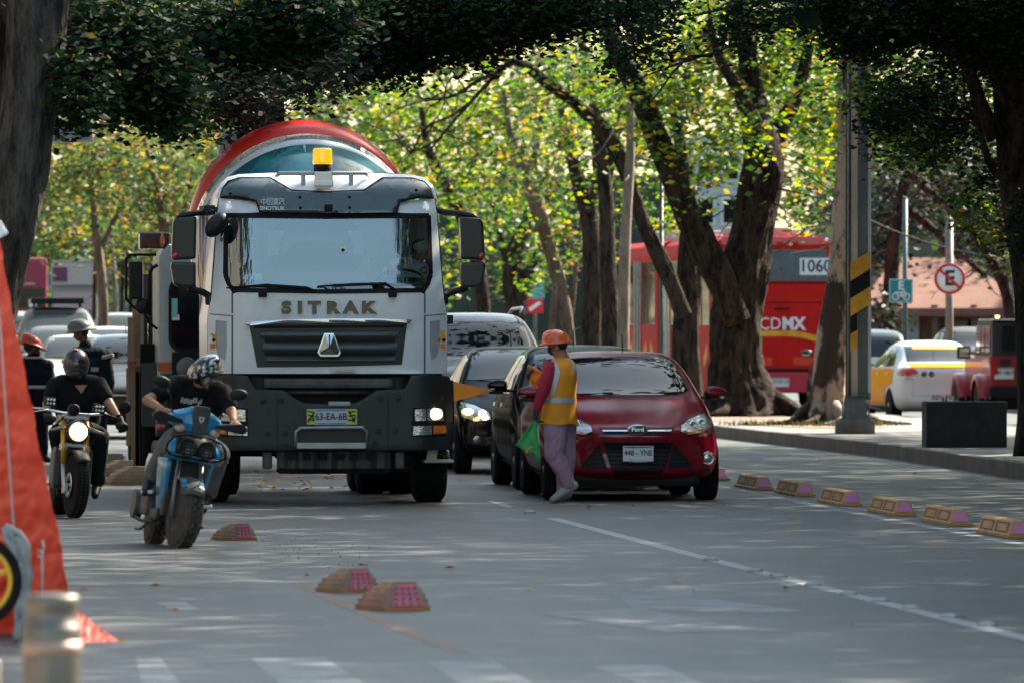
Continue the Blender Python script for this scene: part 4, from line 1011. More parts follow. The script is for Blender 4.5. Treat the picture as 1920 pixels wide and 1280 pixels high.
# ---------------------------------------------------------------- white studs on the lane line
stud = None
for i, (px, py) in enumerate([(993, 961), (1333, 1050), (1415, 1071), (1461, 1082), (1525, 1097), (1591, 1114), (1650, 1127), (1708, 1141), (1779, 1157), (1850, 1173)]):
    if stud is None:
        b = MB(); b.lathe([(.062, 0), (.058, .012), (.04, .024), (.02, .028), (.001, .029)], (0, 0, 0), 'z', 18); stud = b.build('road_stud', WM); o = stud
    else: o = stud.copy(); COL.objects.link(o)
    v = gr(px, py); o.location = (v.x, v.y, .001)
    tag(o, 'worn white domed stud set into the pale lane line' if i else 'lone white domed stud on the road below the worker, away from the lane line', 'road stud', 'white studs along the lane line')
# ---------------------------------------------------------------- yellow lane separators
SY_ = M('separator_yellow', (.66, .30, .06), .7, col2=(.30, .20, .13), vs=5, bump=.4, bs=25)
PK = M('pink_reflector', (.60, .16, .30), .5, col2=(.42, .20, .33), vs=14); PK2 = M('pink_red_panel', (.70, .17, .24), .5, col2=(.55, .24, .28), vs=9)
def make_sep():
    t = thing('lane_separator', '', 'lane separator')
    b = MB(); L = 2.0; h = .145
    secs = [(0, .105, .0, 0), (0, .105, .025, 0), (.03, .098, .03, 0), (.13, .055, h, 0), (.14, .05, h + .004, 0), (L - .14, .05, h + .004, 0), (L - .13, .055, h, 0), (L - .03, .098, .03, 0), (L, .105, .025, 0), (L, .105, 0, 0)]
    prof = [(-.105, 0), (-.105, .025), (-.095, .03), (-.058, h - .01), (-.045, h), (.045, h), (.058, h - .01), (.095, .03), (.105, .025), (.105, 0)]
    rows = []
    for (yy, tz) in ((0, 0), (0, .025), (.02, .03), (.10, h - .01), (.115, h), (L - .115, h), (L - .10, h - .01), (L - .02, .03), (L, .025), (L, 0)):
        rows.append([Vector((x, yy, min(z, tz) if z > tz else z)) for x, z in prof])
    b.grid(rows, closed_u=True, capends=True, smooth=False)
    body = b.build('body', SY_, t); body.modifiers.new('w', 'WELD').merge_threshold = .001; apply_mods(body)
    for s in (-1, 1):   # flat strips in a shaded yellow, painted to suggest sunken side panels
        for (ya, yb) in ((.20, .92), (1.08, 1.80)):
            q = MB()
            def pt(u, v): return (s * (.095 - .037 * v + .003), u, .03 + .105 * v)
            for (u0, u1, v0, v1) in ((ya, yb, .1, .2), (ya, yb, .8, .9), (ya, ya + .07, .2, .8), (yb - .07, yb, .2, .8)):
                q.quad([pt(u0, v0), pt(u1, v0), pt(u1, v1), pt(u0, v1)])
            q.build('panel_frame', M('separator_shade', (.24, .11, .04), .8, col2=(.10, .08, .07), vs=7), t)
    f = MB(); f.quad([(-.078, .018, .034), (.078, .018, .034), (.046, .095, h - .022), (-.046, .095, h - .022)]); f.build('reflector_panel', PK, t).location = (0, -.006, .002)
    return t
seps = [(1352, 901), (1433, 919), (1511, 930.5), (1598, 948.5), (1697, 967), (1802, 985.5), (1914, 1009), (2040, 1036)]
words = ['lane separator half hidden by the right tyre of the red hatchback', 'dirtiest yellow lane separator, flaking white, just right of the red hatchback', 'second whole yellow lane separator from the red hatchback', 'third whole yellow lane separator from the red hatchback', 'fourth whole yellow lane separator from the red hatchback', 'yellow lane separator with white smeared pink panel, next to last on the right', 'yellow lane separator cut by the right edge of the photo', 'x']
base = make_sep()
for i, (px, py) in enumerate(seps[:7]):
    o = base if i == 0 else copy_tree(base); v = gr(px, py); o.location = (v.x, v.y, .004); o.rotation_euler = (0, 0, R(4.7))
    tag(o, words[i], 'lane separator', 'yellow lane separators')
# ---------------------------------------------------------------- ridged road buffers
BR = M('buffer_tan', (.44, .30, .205), .85, col2=(.27, .195, .145), vs=6, bump=.5, bs=30)
def make_buoy():
    t = thing('road_buffer', '', 'road buffer'); b = MB(); rows = []; n = 5
    for i in range(n):
        for e in (0, 1):
            u = (i + e * .96) / n; z = .20 * u; g_ = .016 * (1 - e)
            xa = -.30 + .25 * u ** 1.9 + g_; xb = .20 - .045 * u - g_ * .2; yw = .19 - .10 * u ** 1.9 - g_
            P = []
            for (cx, cy) in ((xb, -yw), (xb, yw), (xa + .08, yw), (xa, yw * .55), (xa, -yw * .55), (xa + .08, -yw)): P.append(Vector((cx, cy, z)))
            rows.append(P)
    b.grid(rows, closed_u=True, capends=True, smooth=False); b.build('body', BR, t)
    q = MB(); q.quad([(.206, -.118, .03), (.206, .118, .03), (.168, .072, .178), (.168, -.072, .178)]); pn = q.build('reflector_panel', PK2, t)
    q = MB()
    for y in (-.09, -.03, .03, .09):
        for k in range(4): q.box((.212 - .04 * (.045 + k * .036) / .2, y * (1 - k * .08), .045 + k * .036), (.010, .022, .018), rot=(0, -.2, 0))
    q.build('reflector_ribs', M('pink_dark', (.42, .12, .16), .6), pn)
    q = MB(); q.box((.21, 0, .012), (.02, .34, .024)); q.build('front_lip', M('lip_orange', (.5, .2, .05), .7), t)
    return t
bb_ = make_buoy()
for i, (px, py, sc, rz, lab) in enumerate([(438, 1013, .72, -52, 'ridged tan road buffer on its own to the right of the scooter wheel'), (652, 1111, .84, -56, 'rear one of the two ridged tan road buffers side by side in the foreground'),
        (736, 1144, .93, -60, 'nearest ridged tan road buffer with a bright pink panel, in front of its twin'), (204, 882, 1.05, -10, 'farthest of three ridged buffers between the two riders'),
        (221, 896, 1.05, -10, 'middle of three ridged buffers between the two riders'), (243, 909, 1.05, -10, 'nearest of three ridged buffers between the two riders, beside the scooter')]):
    o = bb_ if i == 0 else copy_tree(bb_); v = gr(px, py); o.location = (v.x, v.y + .15, 0); o.scale = (sc,) * 3; o.rotation_euler = (0, 0, R(rz + (0 if i < 3 else 12)))
    tag(o, lab, 'road buffer', 'ridged road buffers')
# ================================================================= articulated bus seen from behind
def make_bus():
    k = 89.; Y0 = FPX / k; px0 = 1449
    def T(px, py): return ((px - px0) / k, CH - (py - HY) / k)
    t = thing('articulated_bus', 'red and yellow articulated bus seen from behind through the median trees', 'bus', (X_(px0, Y0), Y0, 0), R(5.6))
    RD = M('bus_red', (.55, .014, .010), .6, spec=.15, var=.12, vs=1.2); W = 1.25; top = T(0, 443)[1]; bot = T(0, 736)[1]
    def hull(y0, y1, nm):
        b = MB(); P = [(-W, bot), (W, bot), (W, top - .35), (W - .06, top - .12), (W - .25, top), (-W + .25, top), (-W + .06, top - .12), (-W, top - .35)]
        b.prism(P, y0, y1, 'y', bev=.05); return b.build(nm, RD, t)
    body = hull(0, 9.2, 'rear_section'); fr = hull(10.3, 18, 'front_section')
    MB().box((0, 9.75, (top + bot) / 2), (2.3, 1.2, top - bot - .3)).build('bellows', BLK, t)
    b = MB(); b.box((0, -.012, T(0, 498)[1]), (2.3, .03, .66), bev=.01); rw = b.build('rear_window', M('bus_rear_glass', (.10, .125, .13), .3, var=.15, coat=.3), t)
    x, z = T(1529, 500); nb = MB().box((x, -.035, z), (.66, .01, .36), bev=.02).build('number_panel', WHT, rw); text('1060', .36, BLK, nb, (x - .0, -.045, z), bold=.004, sx=.95)
    b = MB()
    for px in (1462, 1490, 1546, 1400): x, z = T(px, 456); b.box((x, -.02, z), (.15, .05, .09), bev=.03)
    b.build('marker_lamps', REDL, t)
    b = MB(); b.box((0, -.005, T(0, 452)[1]), (2.2, .02, .16)); b.build('roof_edge', M('bus_pink', (.62, .12, .12), .5), t)
    x, z = T(1503, 608); text('MX', .36, WHT, t, (T(1488, 0)[0], -.012, z), bold=.014, name='operator_lettering', sx=.9); text('CD', .36, WHT, t, (T(1444, 0)[0], -.012, z), bold=.0, name='operator_lettering', sx=.9)
    b = MB(); L = []
    for i in range(16):
        u = i / 15; px = 1340 + 222 * u; py = 630 - 5 * math.sin(u * 3.0) + max(0, u - .62) ** 2 * 130; L.append(T(px, py))
    sp = strip(L, .12); n = 16
    for i in range(n - 1): b.quad([(sp[i][0], -.012, sp[i][1]), (sp[i + 1][0], -.012, sp[i + 1][1]), (sp[2 * n - 2 - i][0], -.012, sp[2 * n - 2 - i][1]), (sp[2 * n - 1 - i][0], -.012, sp[2 * n - 1 - i][1])])
    b.build('yellow_wave', YEL, t)
    b = MB(); b.box((0, -.006, T(0, 567)[1]), (2.4, .012, .012)); b.box((0, -.006, T(0, 531)[1]), (2.4, .012, .02)); b.box((0, -.02, T(0, 693)[1]), (2.45, .04, .05)); b.box((T(1467, 0)[0], -.02, T(0, 579)[1]), (.33, .03, .03)); b.build('panel_seams', BLK, t)
    b = MB(); b.box((0, -.05, T(0, 716)[1]), (2.5, .16, .42), bev=.03); b.build('rear_bumper', M('bus_bumper', (.50, .03, .05), .4), t)
    plate(t, T(1461, 0)[0], -.14, T(0, 716)[1], '177-RT-1P', .38, .19)
    for px in (1425, 1510): MB().box((T(px, 0)[0], -.01, T(0, 677)[1]), (.5, .01, .17)).build('red_reflector', M('reflector_red', (.70, .06, .02), .3), t)
    x, z = T(1552, 613); q = MB(); q.box((x, -.016, z), (.26, .01, .26), rot=(0, R(45), 0)); q = q.build('warning_diamond', YEL, t); MB().box((x, -.024, z), (.13, .006, .05)).build('diamond_mark', BLK, q)
    x, z = T(1545, 666); MB().box((x, -.016, z), (.24, .008, .07)).build('maker_plate', ALU, t)
    b = MB(); b.box((0, 9, top + .05), (1.9, 2.6, .12), bev=.04); b.build('roof_unit', M('roof_cream', (.42, .38, .34), .6), t)
    for c_, d_ in (((-.2, 1.3, top + .1), (1.3, 1.0, .2)), ((.35, 3.2, top + .09), (1.0, 1.8, .16)), ((0, 13, top + .12), (1.7, 3, .24))): MB().box(c_, d_, bev=.06).build('roof_unit', MATS['roof_cream'], t)
    b = MB(); b.box((0, 4.6, .55), (2.2, 9, .45)); b.box((0, 14.1, .55), (2.2, 7.5, .45)); b.build('underframe', BLK, t)
    for (y) in (2.6, 12.0, 15.6):
        for s in (1, -1): wheel(t, s * 1.24, y, .5, .3, s, rimr=.55, spokes=0, rimmat=GMT)
    # left flank: windows, pillars, doors, yellow waves
    wz = T(0, 560)[1]; GD = M('bus_side_glass', (.05, .06, .065), .08, coat=.5)
    for i in range(12):
        y = .7 + i * 1.42
        if 9.0 < y + .6 and y < 10.3: continue
        door = i in (2, 5, 9)
        q = MB(); z0 = .75 if door else 1.75
        q.box((-W - .006, y + .6, (z0 + 3.15) / 2), (.02, 1.15, 3.15 - z0), bev=.01); o = q.build('door' if door else 'side_window', GD, t)
        if door:
            q = MB()
            for dy in (.02, .6, 1.18): q.box((-W - .02, y + dy, 1.95), (.03, .06, 2.5))
            q.build('door_frame', ALU, o)
        else:
            q = MB(); q.box((-W - .012, y + .6, 1.1), (.012, .8, .3), rot=(.4 if i % 2 else -.4, 0, 0)); q.build('side_wave', YEL if i % 3 else ORG, t)
    return t
make_bus()
# ================================================================= cars beyond the median, seen from behind
def rear_car(*a, px, Y, th, L, **kw):
    th = R(th); X = X_(px, Y)
    return make_car(*a, (X - math.sin(th) * L, Y + math.cos(th) * L, 0), math.pi + th, rear=True, **kw)
YP = paint('taxi_yellow', (.85, .33, .005), .25, .18, .02)
tx, bvx = rear_car('taxi', 'yellow and white taxi driving away beyond the dark concrete block', 'taxi', 'sedan', paint('taxi_white', (.72, .74, .75), .2, .25, .03), px=1775, Y=144, th=8, L=4.47, plate_txt=None, tail=[(.50, .90), (.56, .98), (.72, 1.02), (.86, 1.0), (.87, .86), (.70, .84)])
for sd_ in ('left', 'right'):
    patch(bvx, [(.7, .5), (.9, .85), (1.3, .95), (3.3, .98), (3.75, .96), (3.8, .72), (3.15, .62), (3.1, .32), (1.3, .32), (1.25, .62), (.9, .74), (.6, .62)], sd_, .010, .08).build('yellow_side_panel', YP, tx)
patch(bvx, [(-.62, 1.005), (.62, 1.005), (.62, 1.08), (-.62, 1.08)], 'rear', .022, .03).build('yellow_boot_band', YP, tx)
text('A01  FKD  00', .12, M('taxi_ink', (.05, .05, .05), .6), tx, (-.05, 4.51, .46), rot=(R(90), 0, R(180)), bold=.002, name='number_lettering')
for dx in (.40, .27):
    c = bvx.ray_cast(Vector((dx, 9, .88)), Vector((0, -1, 0)))[0]
    o = MB().lathe([(.05, .006), (.001, .008)], c, 'y', 20).build('round_emblem', BLK, tx)
    text('f' if dx > .3 else 'o', .08, WHT, o, (c.x, c.y + .012, c.z), rot=(R(90), 0, R(180)), name='emblem_mark')
b = MB()
for dx in (.1, .16): b.box((dx, 4.47, .30), (.03, .04, .10))
b.build('bumper_slots', BLK, tx)
patch(bvx, [(-.42, 1.33), (.42, 1.33), (.42, 1.37), (-.42, 1.37)], 'rear', .022, .05).build('window_strip', M('amber_letters', (.8, .45, .05), .5), tx)
DGR = M('dark_green_paint', (.008, .024, .022), .3, .3, coat=.3)
gs, _ = rear_car('suv', 'dark green hatchback suv behind the striped steel pole', 'car', 'suv', DGR, px=1640, Y=162, th=4.6, L=4.6, sh=.97, plate_txt=None)
q = MB().box((-.02, 4.64, 1.0), (.42, .02, .2), bev=.01).build('number_plate', WHT, gs)
rear_car('saloon_car', 'pale car glimpsed between the taxi roof and the red off-roader', 'car', 'sedan', SLV, px=1835, Y=182, th=5, L=4.4, plate_txt=None, detail=0, sh=1.15)
def make_jeep():
    k = 108.; Y0 = FPX / k; px0 = 1938; th = R(4.5)
    t = thing('off_roader', 'boxy red off-roader with a black top at the right behind the concrete block', 'car', (X_(px0, Y0), Y0, 0), th)
    JR = M('jeep_red', (.36, .010, .015), .35, coat=.3)
    b = MB(); b.box((0, 1.6, .92), (1.55, 3.2, .62), bev=.05); b.box((0, 3.3, .92), (1.3, 1.2, .58), bev=.07, taper=(.92, 1)); b.build('body', JR, t)
    b = MB(); b.prism([(.02, 1.22), (2.3, 1.22), (2.0, 1.78), (1.9, 1.83), (.12, 1.83), (.05, 1.78)], -.72, .72, 'x', bev=.03); top_ = b.build('hard_top', M('soft_black', (.02, .022, .022), .6), t)
    MB().box((0, 1.0, 1.85), (1.4, 1.9, .03), bev=.01).build('roof_panel', M('roof_grey', (.35, .37, .38), .4), top_)
    rg = M('jeep_side_glass', (.30, .03, .03), .1, coat=1)
    for s in (1, -1):
        for (a, c) in ((.25, .85), (.95, 1.35), (1.42, 1.95)): MB().box((s * .725, (a + c) / 2, 1.52), (.02, c - a, .46), bev=.01).build('side_window', rg, t)
        q = MB()
        for y0 in (.55, 3.15):
            rows = []
            for i in range(9):
                a = math.pi * (i / 8); rows.append([Vector((s * (.74 + .22 * u), y0 - math.cos(a) * .50, .52 + math.sin(a) * .42 - (.03 * u))) for u in (0, .5, 1)] + [Vector((s * .96, y0 - math.cos(a) * .50, .40 + math.sin(a) * .42))])
            q = MB(); q.grid(rows); q.build('fender_flare', JR, t)
        for y0 in (.55, 3.15): wheel(t, s * .92, y0, .40, .25, s, rimr=.55)
        MB().box((s * .70, -.02, 1.0), (.14, .05, .2), bev=.02).build('tail_light', REDL, t)
        m_ = MB().box((s * .93, 2.15, 1.28), (.24, .1, .22), bev=.03).build('side_mirror', BLK, t); MB().box((s * .93, 2.09, 1.28), (.18, .01, .16), bev=.003).build('mirror_glass', CHR, m_)
    MB().box((0, -.01, 1.52), (1.1, .02, .44), bev=.01).build('rear_window', DGL, t)
    MB().box((0, -.10, .60), (1.6, .2, .2), bev=.03).build('rear_bumper', BLK, t)
    plate(t, -.52, -.03, .93, '10V 186 P', .34, .2)
    MB().box((-.50, -.03, 1.12), (.16, .04, .12), bev=.01).build('plate_lamp', DPL, t)
    MB().lathe([(.36, -.10), (.38, -.16), (.36, -.30), (.22, -.32), (.2, -.28), (.001, -.27)], (.15, 0, 1.1), 'y', 32).build('spare_wheel', RUB, t)
    MB().box((0, 1.8, .45), (1.3, 3.4, .3)).build('chassis', BLK, t)
make_jeep()
# ================================================================= concrete block, steel pole, signs
v = Vector((X_(1808, 105), 105, .178))
bl = MB().box((0, 0, .30), (1.06, .62, .60), bev=.025).build('concrete_block', M('dark_concrete', (.022, .025, .025), .9, col2=(.045, .048, .046), vs=5, bump=.35, bs=25), None, v); bl.rotation_euler = (0, 0, R(3))
t = thing('block', 'x', 'x'); bpy.data.objects.remove(t)
root = thing('concrete_block', 'dark rectangular concrete block on the median in front of the taxi', 'barrier', v, R(3)); bl.name = 'block'; bl.parent = root; bl.location = (0, 0, 0); bl.rotation_euler = (0, 0, 0)
b = MB()
for x in (-.28, -.24, .02, .28, .33): b.tube([(x, 0, .59), (x, 0, .66)], .014, 6)
b.build('steel_stubs', GMT, root); root.name = 'concrete_barrier'
def make_pole():
    Y = 117.7; s = FPX / Y; X0 = X_(1603, Y)
    t = thing('lamp_mast', 'grey and cream steel mast with yellow and black hazard bands beside the leaning trunk', 'pole', (X0, Y, .178))
    def T(px): return (px - 1603) / s
    def Zz(py): return CH - (py - HY) / s - .178
    MB().box((0, 0, .10), (.57, .57, .21), bev=.02).build('base_block', M('base_concrete', (.16, .13, .11), .85, col2=(.30, .25, .21), vs=5, bump=.4), t)
    b = MB(); b.box((0, 0, .215), (.46, .46, .03)); 
    for x in (-.19, -.05, .09, .2): b.prism([(x - .008, .23), (x + .008, .23), (x + .008, .55), (x - .008, .55)], -.2, -.02, 'y')
    b.box((0, -.02, .38), (.36, .3, .32), taper=(.85, .85)); b.box((0, -.05, .56), (.44, .34, .015)); b.build('foot', M('mast_steel', (.20, .21, .21), .5, .3, var=.35, vs=5), t)
    top = 7.5; b = MB(); b.box((T(1611), .05, (top + .5) / 2), (.33, .26, top - .5)); b.build('shaft', M('mast_steel2', (.14, .142, .14), .5, .2, var=.4, vs=3, stretch=(1, 1, .3)), t)
    MB().box((T(1601.5), -.095, (top + .5) / 2), (.095, .03, top - .5)).build('cream_flat', M('mast_cream', (.60, .45, .34), .6, var=.12, vs=2), t)
    MB().box((T(1630), -.02, (top + .6) / 2), (.045, .16, top - .6)).build('right_flange', M('mast_sunlit_tone', (.55, .56, .57), .35, .5), t)  # brighter colour painted on the edge that the sun would catch
    b = MB(); b.tube([(T(1592), -.10, .5), (T(1592), -.10, top)], .022, 8); b.tube([(T(1587), -.02, .5), (T(1587), -.02, top)], .015, 8); b.build('conduit', GMT, t)
    # hazard bands
    for i in range(5):
        zc = Zz(508) - i * .26
        wide = i < 3
        b = MB(); xa, xb = T(1594), (T(1631) if wide else T(1607)); y = -.115 if not wide else -.118
        w2 = xb - xa; up = w2 * .62
        P = [(xa, zc - .15), (xb, zc - .15 + up), (xb, zc + .11 + up - .0), (xa, zc + .11)]
        z_lo = Zz(632)
        b.prism(P, y - .004 + i * .0003, y, 'y'); b.build('hazard_band', YEL if i % 2 == 0 else BLK, t)
    return t
make_pole()
def sign_post(name, label, cat, px, Y, parts, pole=(.045, 0., 4.), polemat=None, rz=0.):
    t = thing(name, label, cat, (X_(px, Y), Y, gz(X_(px, Y), Y) + .0), rz)
    MB().tube([(0, 0, pole[1]), (0, 0, pole[2])], pole[0], 12).build('post', polemat or GMT, t); parts(t); return t
TEAL = M('sign_teal', (.01, .22, .24), .4)
def p1(t):
    Y = 162; s = FPX / Y; z = CH - (545.5 - HY) / s; x = (1689 - 1697) / s
    b = MB().box((x, -.07, z), (.48, .02, .48), bev=.02).build('sign_plate', TEAL, t)
    q = MB()
    for (dx, dz, w_, h_) in ((0, .225, .44, .010), (0, -.225, .44, .010), (.225, 0, .010, .44), (-.225, 0, .010, .44)): q.box((x + dx, -.084, z + dz), (w_, .004, h_))
    q.build('sign_border', WHT, b); text('E', .23, WHT, b, (x, -.086, z + .10), bold=.008)
    q = MB()
    for dx in (-.11, .11): q.lathe([(.075, -.002), (.075, .002), (.052, .002), (.052, -.002)], (x + dx, -.088, z - .12), 'y', 24, closed=True); q.lathe([(.018, -.003), (.001, -.003)], (x + dx, -.088, z - .12), 'y', 10)
    for A, B, r_ in (((-.11, -.12), (-.02, -.10), .012), ((-.02, -.10), (.11, -.12), .016), ((.11, -.12), (.07, .0), .012), ((.07, .0), (.03, .03), .009), ((-.12, -.03), (-.02, -.04), .018), ((-.02, -.04), (.075, -.03), .022), ((-.02, -.09), (.04, -.09), .026)):
        q.tube([(x + A[0], -.088, z + A[1]), (x + B[0], -.088, z + B[1])], r_, 6)
    q.build('motorcycle_symbol', WHT, b)
sign_post('motorcycle_parking_sign', 'square teal sign with a white E and motorcycle on a thin green post', 'sign', 1697, 162, p1, (.05, 0, 4.3), M('post_green', (.06, .11, .10), .5))
def p2(t):
    Y = 152; s = FPX / Y; z = CH - (523 - HY) / s
    b = MB().lathe([(.30, 0), (.30, -.02), (.001, -.02)], (0, -.09, z), 'y', 40).build('sign_plate', WHT, t)
    MB().lathe([(.295, -.022), (.295, -.028), (.245, -.028), (.245, -.022)], (0, -.09, z), 'y', 40, closed=True).build('red_ring', M('sign_red', (.62, .02, .02), .4), b)
    text('E', .40, M('sign_black', (.02, .02, .02), .5), b, (0, -.116, z), bold=.012)
    MB().box((0, -.124, z), (.50, .006, .05), rot=(0, R(42), 0)).build('red_bar', M('sign_red', (.62, .02, .02), .4), b)
sign_post('no_parking_sign', 'round no parking sign, black E crossed by a red bar, on a peeling teal post', 'sign', 1780, 152, p2, (.075, 0, 3.7), M('post_peeling', (.06, .14, .14), .6, col2=(.34, .17, .12), vs=5))
def p3(t):
    Y = 205; s = FPX / Y; z = CH - (541 - HY) / s
    b = MB(); b.prism([(-.16, z - .26), (.25, z - .26), (.22, z + .28), (-.05, z + .28)], -.06, -.04, 'y', bev=.004); b.build('sign_plate', M('sign_blue', (.10, .38, .45), .5), t)
    z2 = CH - (574 - HY) / s; o = MB().box((0, -.05, z2), (.42, .02, .36), bev=.02).build('lower_plate', M('sign_red', (.62, .02, .02), .4), t); MB().box((0, -.065, z2), (.34, .006, .09), rot=(0, -.6, 0)).build('white_bar', WHT, o)
sign_post('traffic_sign', 'pale blue tapering sign above a small red one, blurred behind the lilac suv', 'sign', 1003, 205, p3)
t = thing('hanging_sign', 'blank grey white panel hanging from the left foreground trunk', 'sign', (X_(135, 118), 118, 0)); s = FPX / 118.
def ZZ(py, Y): return CH - (py - HY) * Y / FPX
MB().box((0, 0, ZZ(248, 118)), (.62, .05, .30), bev=.01).build('panel', M('panel_grey', (.40, .43, .45), .5), t); MB().box((0, -.03, ZZ(266, 118)), (.64, .03, .03)).build('panel_rim', ALU, t)
MB().tube([(-.30, 0, ZZ(238, 118)), (-.55, 0, ZZ(245, 118)), (-.6, 0, ZZ(240, 118)), (-1.2, 0, ZZ(240, 118))], .018, 8).build('bracket', GMT, t)
lp = thing('lamp_post', 'thin dark lamp post between the median trees in front of the bus', 'lamp post', (X_(1240, 150), 150, .0)); MB().lathe([(.07, 0), (.06, .3), (.042, .35), (.038, 4.6)], (0, 0, 0), 'z', 12).build('post', M('post_dark', (.05, .07, .08), .5), lp)
MB().tube([(0, 0, 4.5), (-.1, -.1, 4.8), (-.5, -.2, 4.9)], .025, 8).ell((-.6, -.2, 4.88), (.22, .09, .06)).build('lamp_head', M('post_dark', (.05, .07, .08), .5), lp)
b = MB(); pts = []
for i in range(13): u = i / 12; pts.append((X_(1600 + 320 * u, 158), 158, ZZ(395 + 95 * u ** .8 - 12 * math.sin(u * 3.14) * -1, 158)))
b.tube(pts, .018, 5); tag(b.build('overhead_cable', BLK), 'thin dark cable sagging across in front of the brown roofed building', 'cable')
# ================================================================= buildings far behind
def building(name, label, px0, px1, pyt, Y, mat, depth=10, wins=None, extra=None, z0=0.):
    x0, x1 = X_(px0, Y), X_(px1, Y); zt = ZZ(pyt, Y); t = thing(name, label, 'building', ((x0 + x1) / 2, Y, 0))
    MB().box((0, depth / 2, zt / 2), (x1 - x0, depth, zt), bev=.03).build('wall', mat, t)
    if wins:
        nx, nz_, w_, h_, zz0 = wins
        for j in range(nz_):
            for i in range(nx):
                x = (i + .5) / nx * (x1 - x0) - (x1 - x0) / 2; z = zz0 + j * (zt - zz0) / nz_ + h_ / 2
                f = MB().box((x, -.02, z), (w_ + .12, .08, h_ + .12)).build('window', WHT, t); MB().box((x, -.07, z), (w_, .03, h_)).build('pane', DGL, f)
    if extra: extra(t, x1 - x0, zt)
    return t
def bexp(t, w_, zt):
    rf = MB(); rows = [(-.4, 0), (0, 0)]
    e = zt; x0, x1 = -w_ / 2 - .6, w_ / 2 + .6; top_ = e + 1.35
    rf.bm.faces.new([rf.bm.verts.new(p) for p in ((x0, -1.2, e - .1), (x1, -1.2, e - .1), (x1 - 1.4, 3, top_), (x0 + 1.2, 3, top_))]); rf.bm.faces.new([rf.bm.verts.new(p) for p in ((x0, -1.2, e - .1), (x0 + 1.2, 3, top_), (x0 + 1.2, 5, top_), (x0, 9, e - .1))])
    rf.bm.faces.new([rf.bm.verts.new(p) for p in ((x1, -1.2, e - .1), (x1, 9, e - .1), (x1 - 1.4, 5, top_), (x1 - 1.4, 3, top_))]); rf.box((0, -1.2, e - .2), (w_ + 1.2, .15, .22))
    rf.build('roof', M('terracotta_roof', (.13, .050, .036), .85, col2=(.21, .10, .07), vs=1.2, bump=.4, bs=6), t)
    for x in (-1.2, -.2, .9, 1.9, 2.6): MB().box((x, -1.0, e / 2), (.16, .16, e)).build('column', M('column_brown', (.10, .06, .04), .8), t)
    MB().box((-1.0, -.1, 1.1), (.8, .1, 2.2)).build('door', M('door_pale', (.35, .40, .42), .5), t); MB().box((.6, -.1, 1.2), (1.0, .1, 1.3)).build('shop_window', DGL, t)
    MB().ell((1.55, -1.1, 2.05), (.08, .08, .13), seg=12).build('lantern', M('lantern', (1, .65, .3), .4, emit=3, ecol=(1, .6, .25)), t)
building('brown_roof_building', 'low brown house with a terracotta roof and lit lantern behind the taxi', 1645, 1880, 572, 225, M('brown_wall', (.14, .08, .055), .8, var=.3, vs=1), 8, extra=bexp)
building('white_building', 'pale white tower block glimpsed between the median trunks', 1300, 1440, 255, 270, M('pale_wall', (.40, .44, .46), .7, var=.06), 12, wins=(3, 4, .5, .8, 2.2))
building('grey_building', 'grey block behind the trees right of the steel mast', 1560, 2100, 200, 290, M('grey_wall', (.10, .11, .11), .8, var=.2, vs=.6), 14)
building('dark_building', 'dark building behind the avenue trees in the middle', 640, 1290, 330, 300, M('mid_wall', (.05, .06, .05), .8, var=.3, vs=.5), 14)
for (nm, x0, x1, y0, y1, h_, lab) in (('sky_blocking_building', -34, -19, 10, 250, 15, 'unseen four storey block added outside the left edge to cut the low sky'), ('sky_blocking_building', 27, 40, 20, 250, 17, 'unseen four storey block added outside the right edge to cut the low sky')):  # both blocks are unseen, added to cut low sky light and reflections
    t = thing(nm, lab, 'building', ((x0 + x1) / 2, (y0 + y1) / 2, 0)); MB().box((0, 0, h_ / 2), (x1 - x0, y1 - y0, h_)).build('wall', M('street_wall', (.15, .14, .13), .9, var=.2, vs=.3), t)
    sg = 1 if x0 < 0 else -1
    for j in range(4):
        for i in range(14): MB().box((sg * ((x1 - x0) / 2 + .02), -(y1 - y0) / 2 + 10 + i * 16, 1.6 + j * 3.7), (.06, 3.0, 1.7)).build('window', DGL, t)
building('pale_building', 'pale grey building far down the avenue on the left', -60, 640, 360, 320, M('light_wall', (.15, .16, .155), .8, var=.2, vs=.4), 14)
def shop(t, w_, zt):
    b = MB().box((0, -.1, zt - .42), (w_ * .98, .1, .62), bev=.02).build('sign_board', M('board_pale', (.50, .50, .54), .5), t); MB().box((-w_ * .3, -.17, zt - .42), (.42, .03, .42), bev=.05).build('board_logo', M('logo_plum', (.16, .04, .12), .5), b)
    MB().box((0, -.1, zt - 1.2), (w_ * .9, .1, .55)).build('awning', M('awning_pale', (.50, .42, .45), .6), t); MB().box((0, -.1, .9), (w_ * .8, .1, 1.2)).build('shop_window', DGL, t)
building('shop', 'far shop front with a pale sign board above the silver suv', 96, 182, 488, 235, M('shop_wall', (.36, .37, .37), .7), 4, extra=shop)
# red coach on the far left
Y = 215; t = thing('red_coach', 'dark red coach at the far left beyond the queue, half behind the trunk', 'bus', (X_(52, Y), Y, 0), R(4.5))
z1, z0 = ZZ(508, Y), ZZ(560, Y)
MB().box((0, 4, (z1 + .9) / 2 + .2), (1.05 * 1, 8, z1 - .6), bev=.12).build('body', M('maroon_paint', (.25, .02, .05), .4), t)
MB().box((0, -.02, z0 + .02), (.9, .05, .5)).build('windscreen', DGL, t); MB().box((.13, -.06, z0 - .12), (.2, .03, .2)).build('number_plate', WHT, t)
MB().box((-.1, -.02, z1 - .35), (.6, .03, .06)).build('lettering_strip', M('pink_grey', (.45, .25, .3), .5), t)
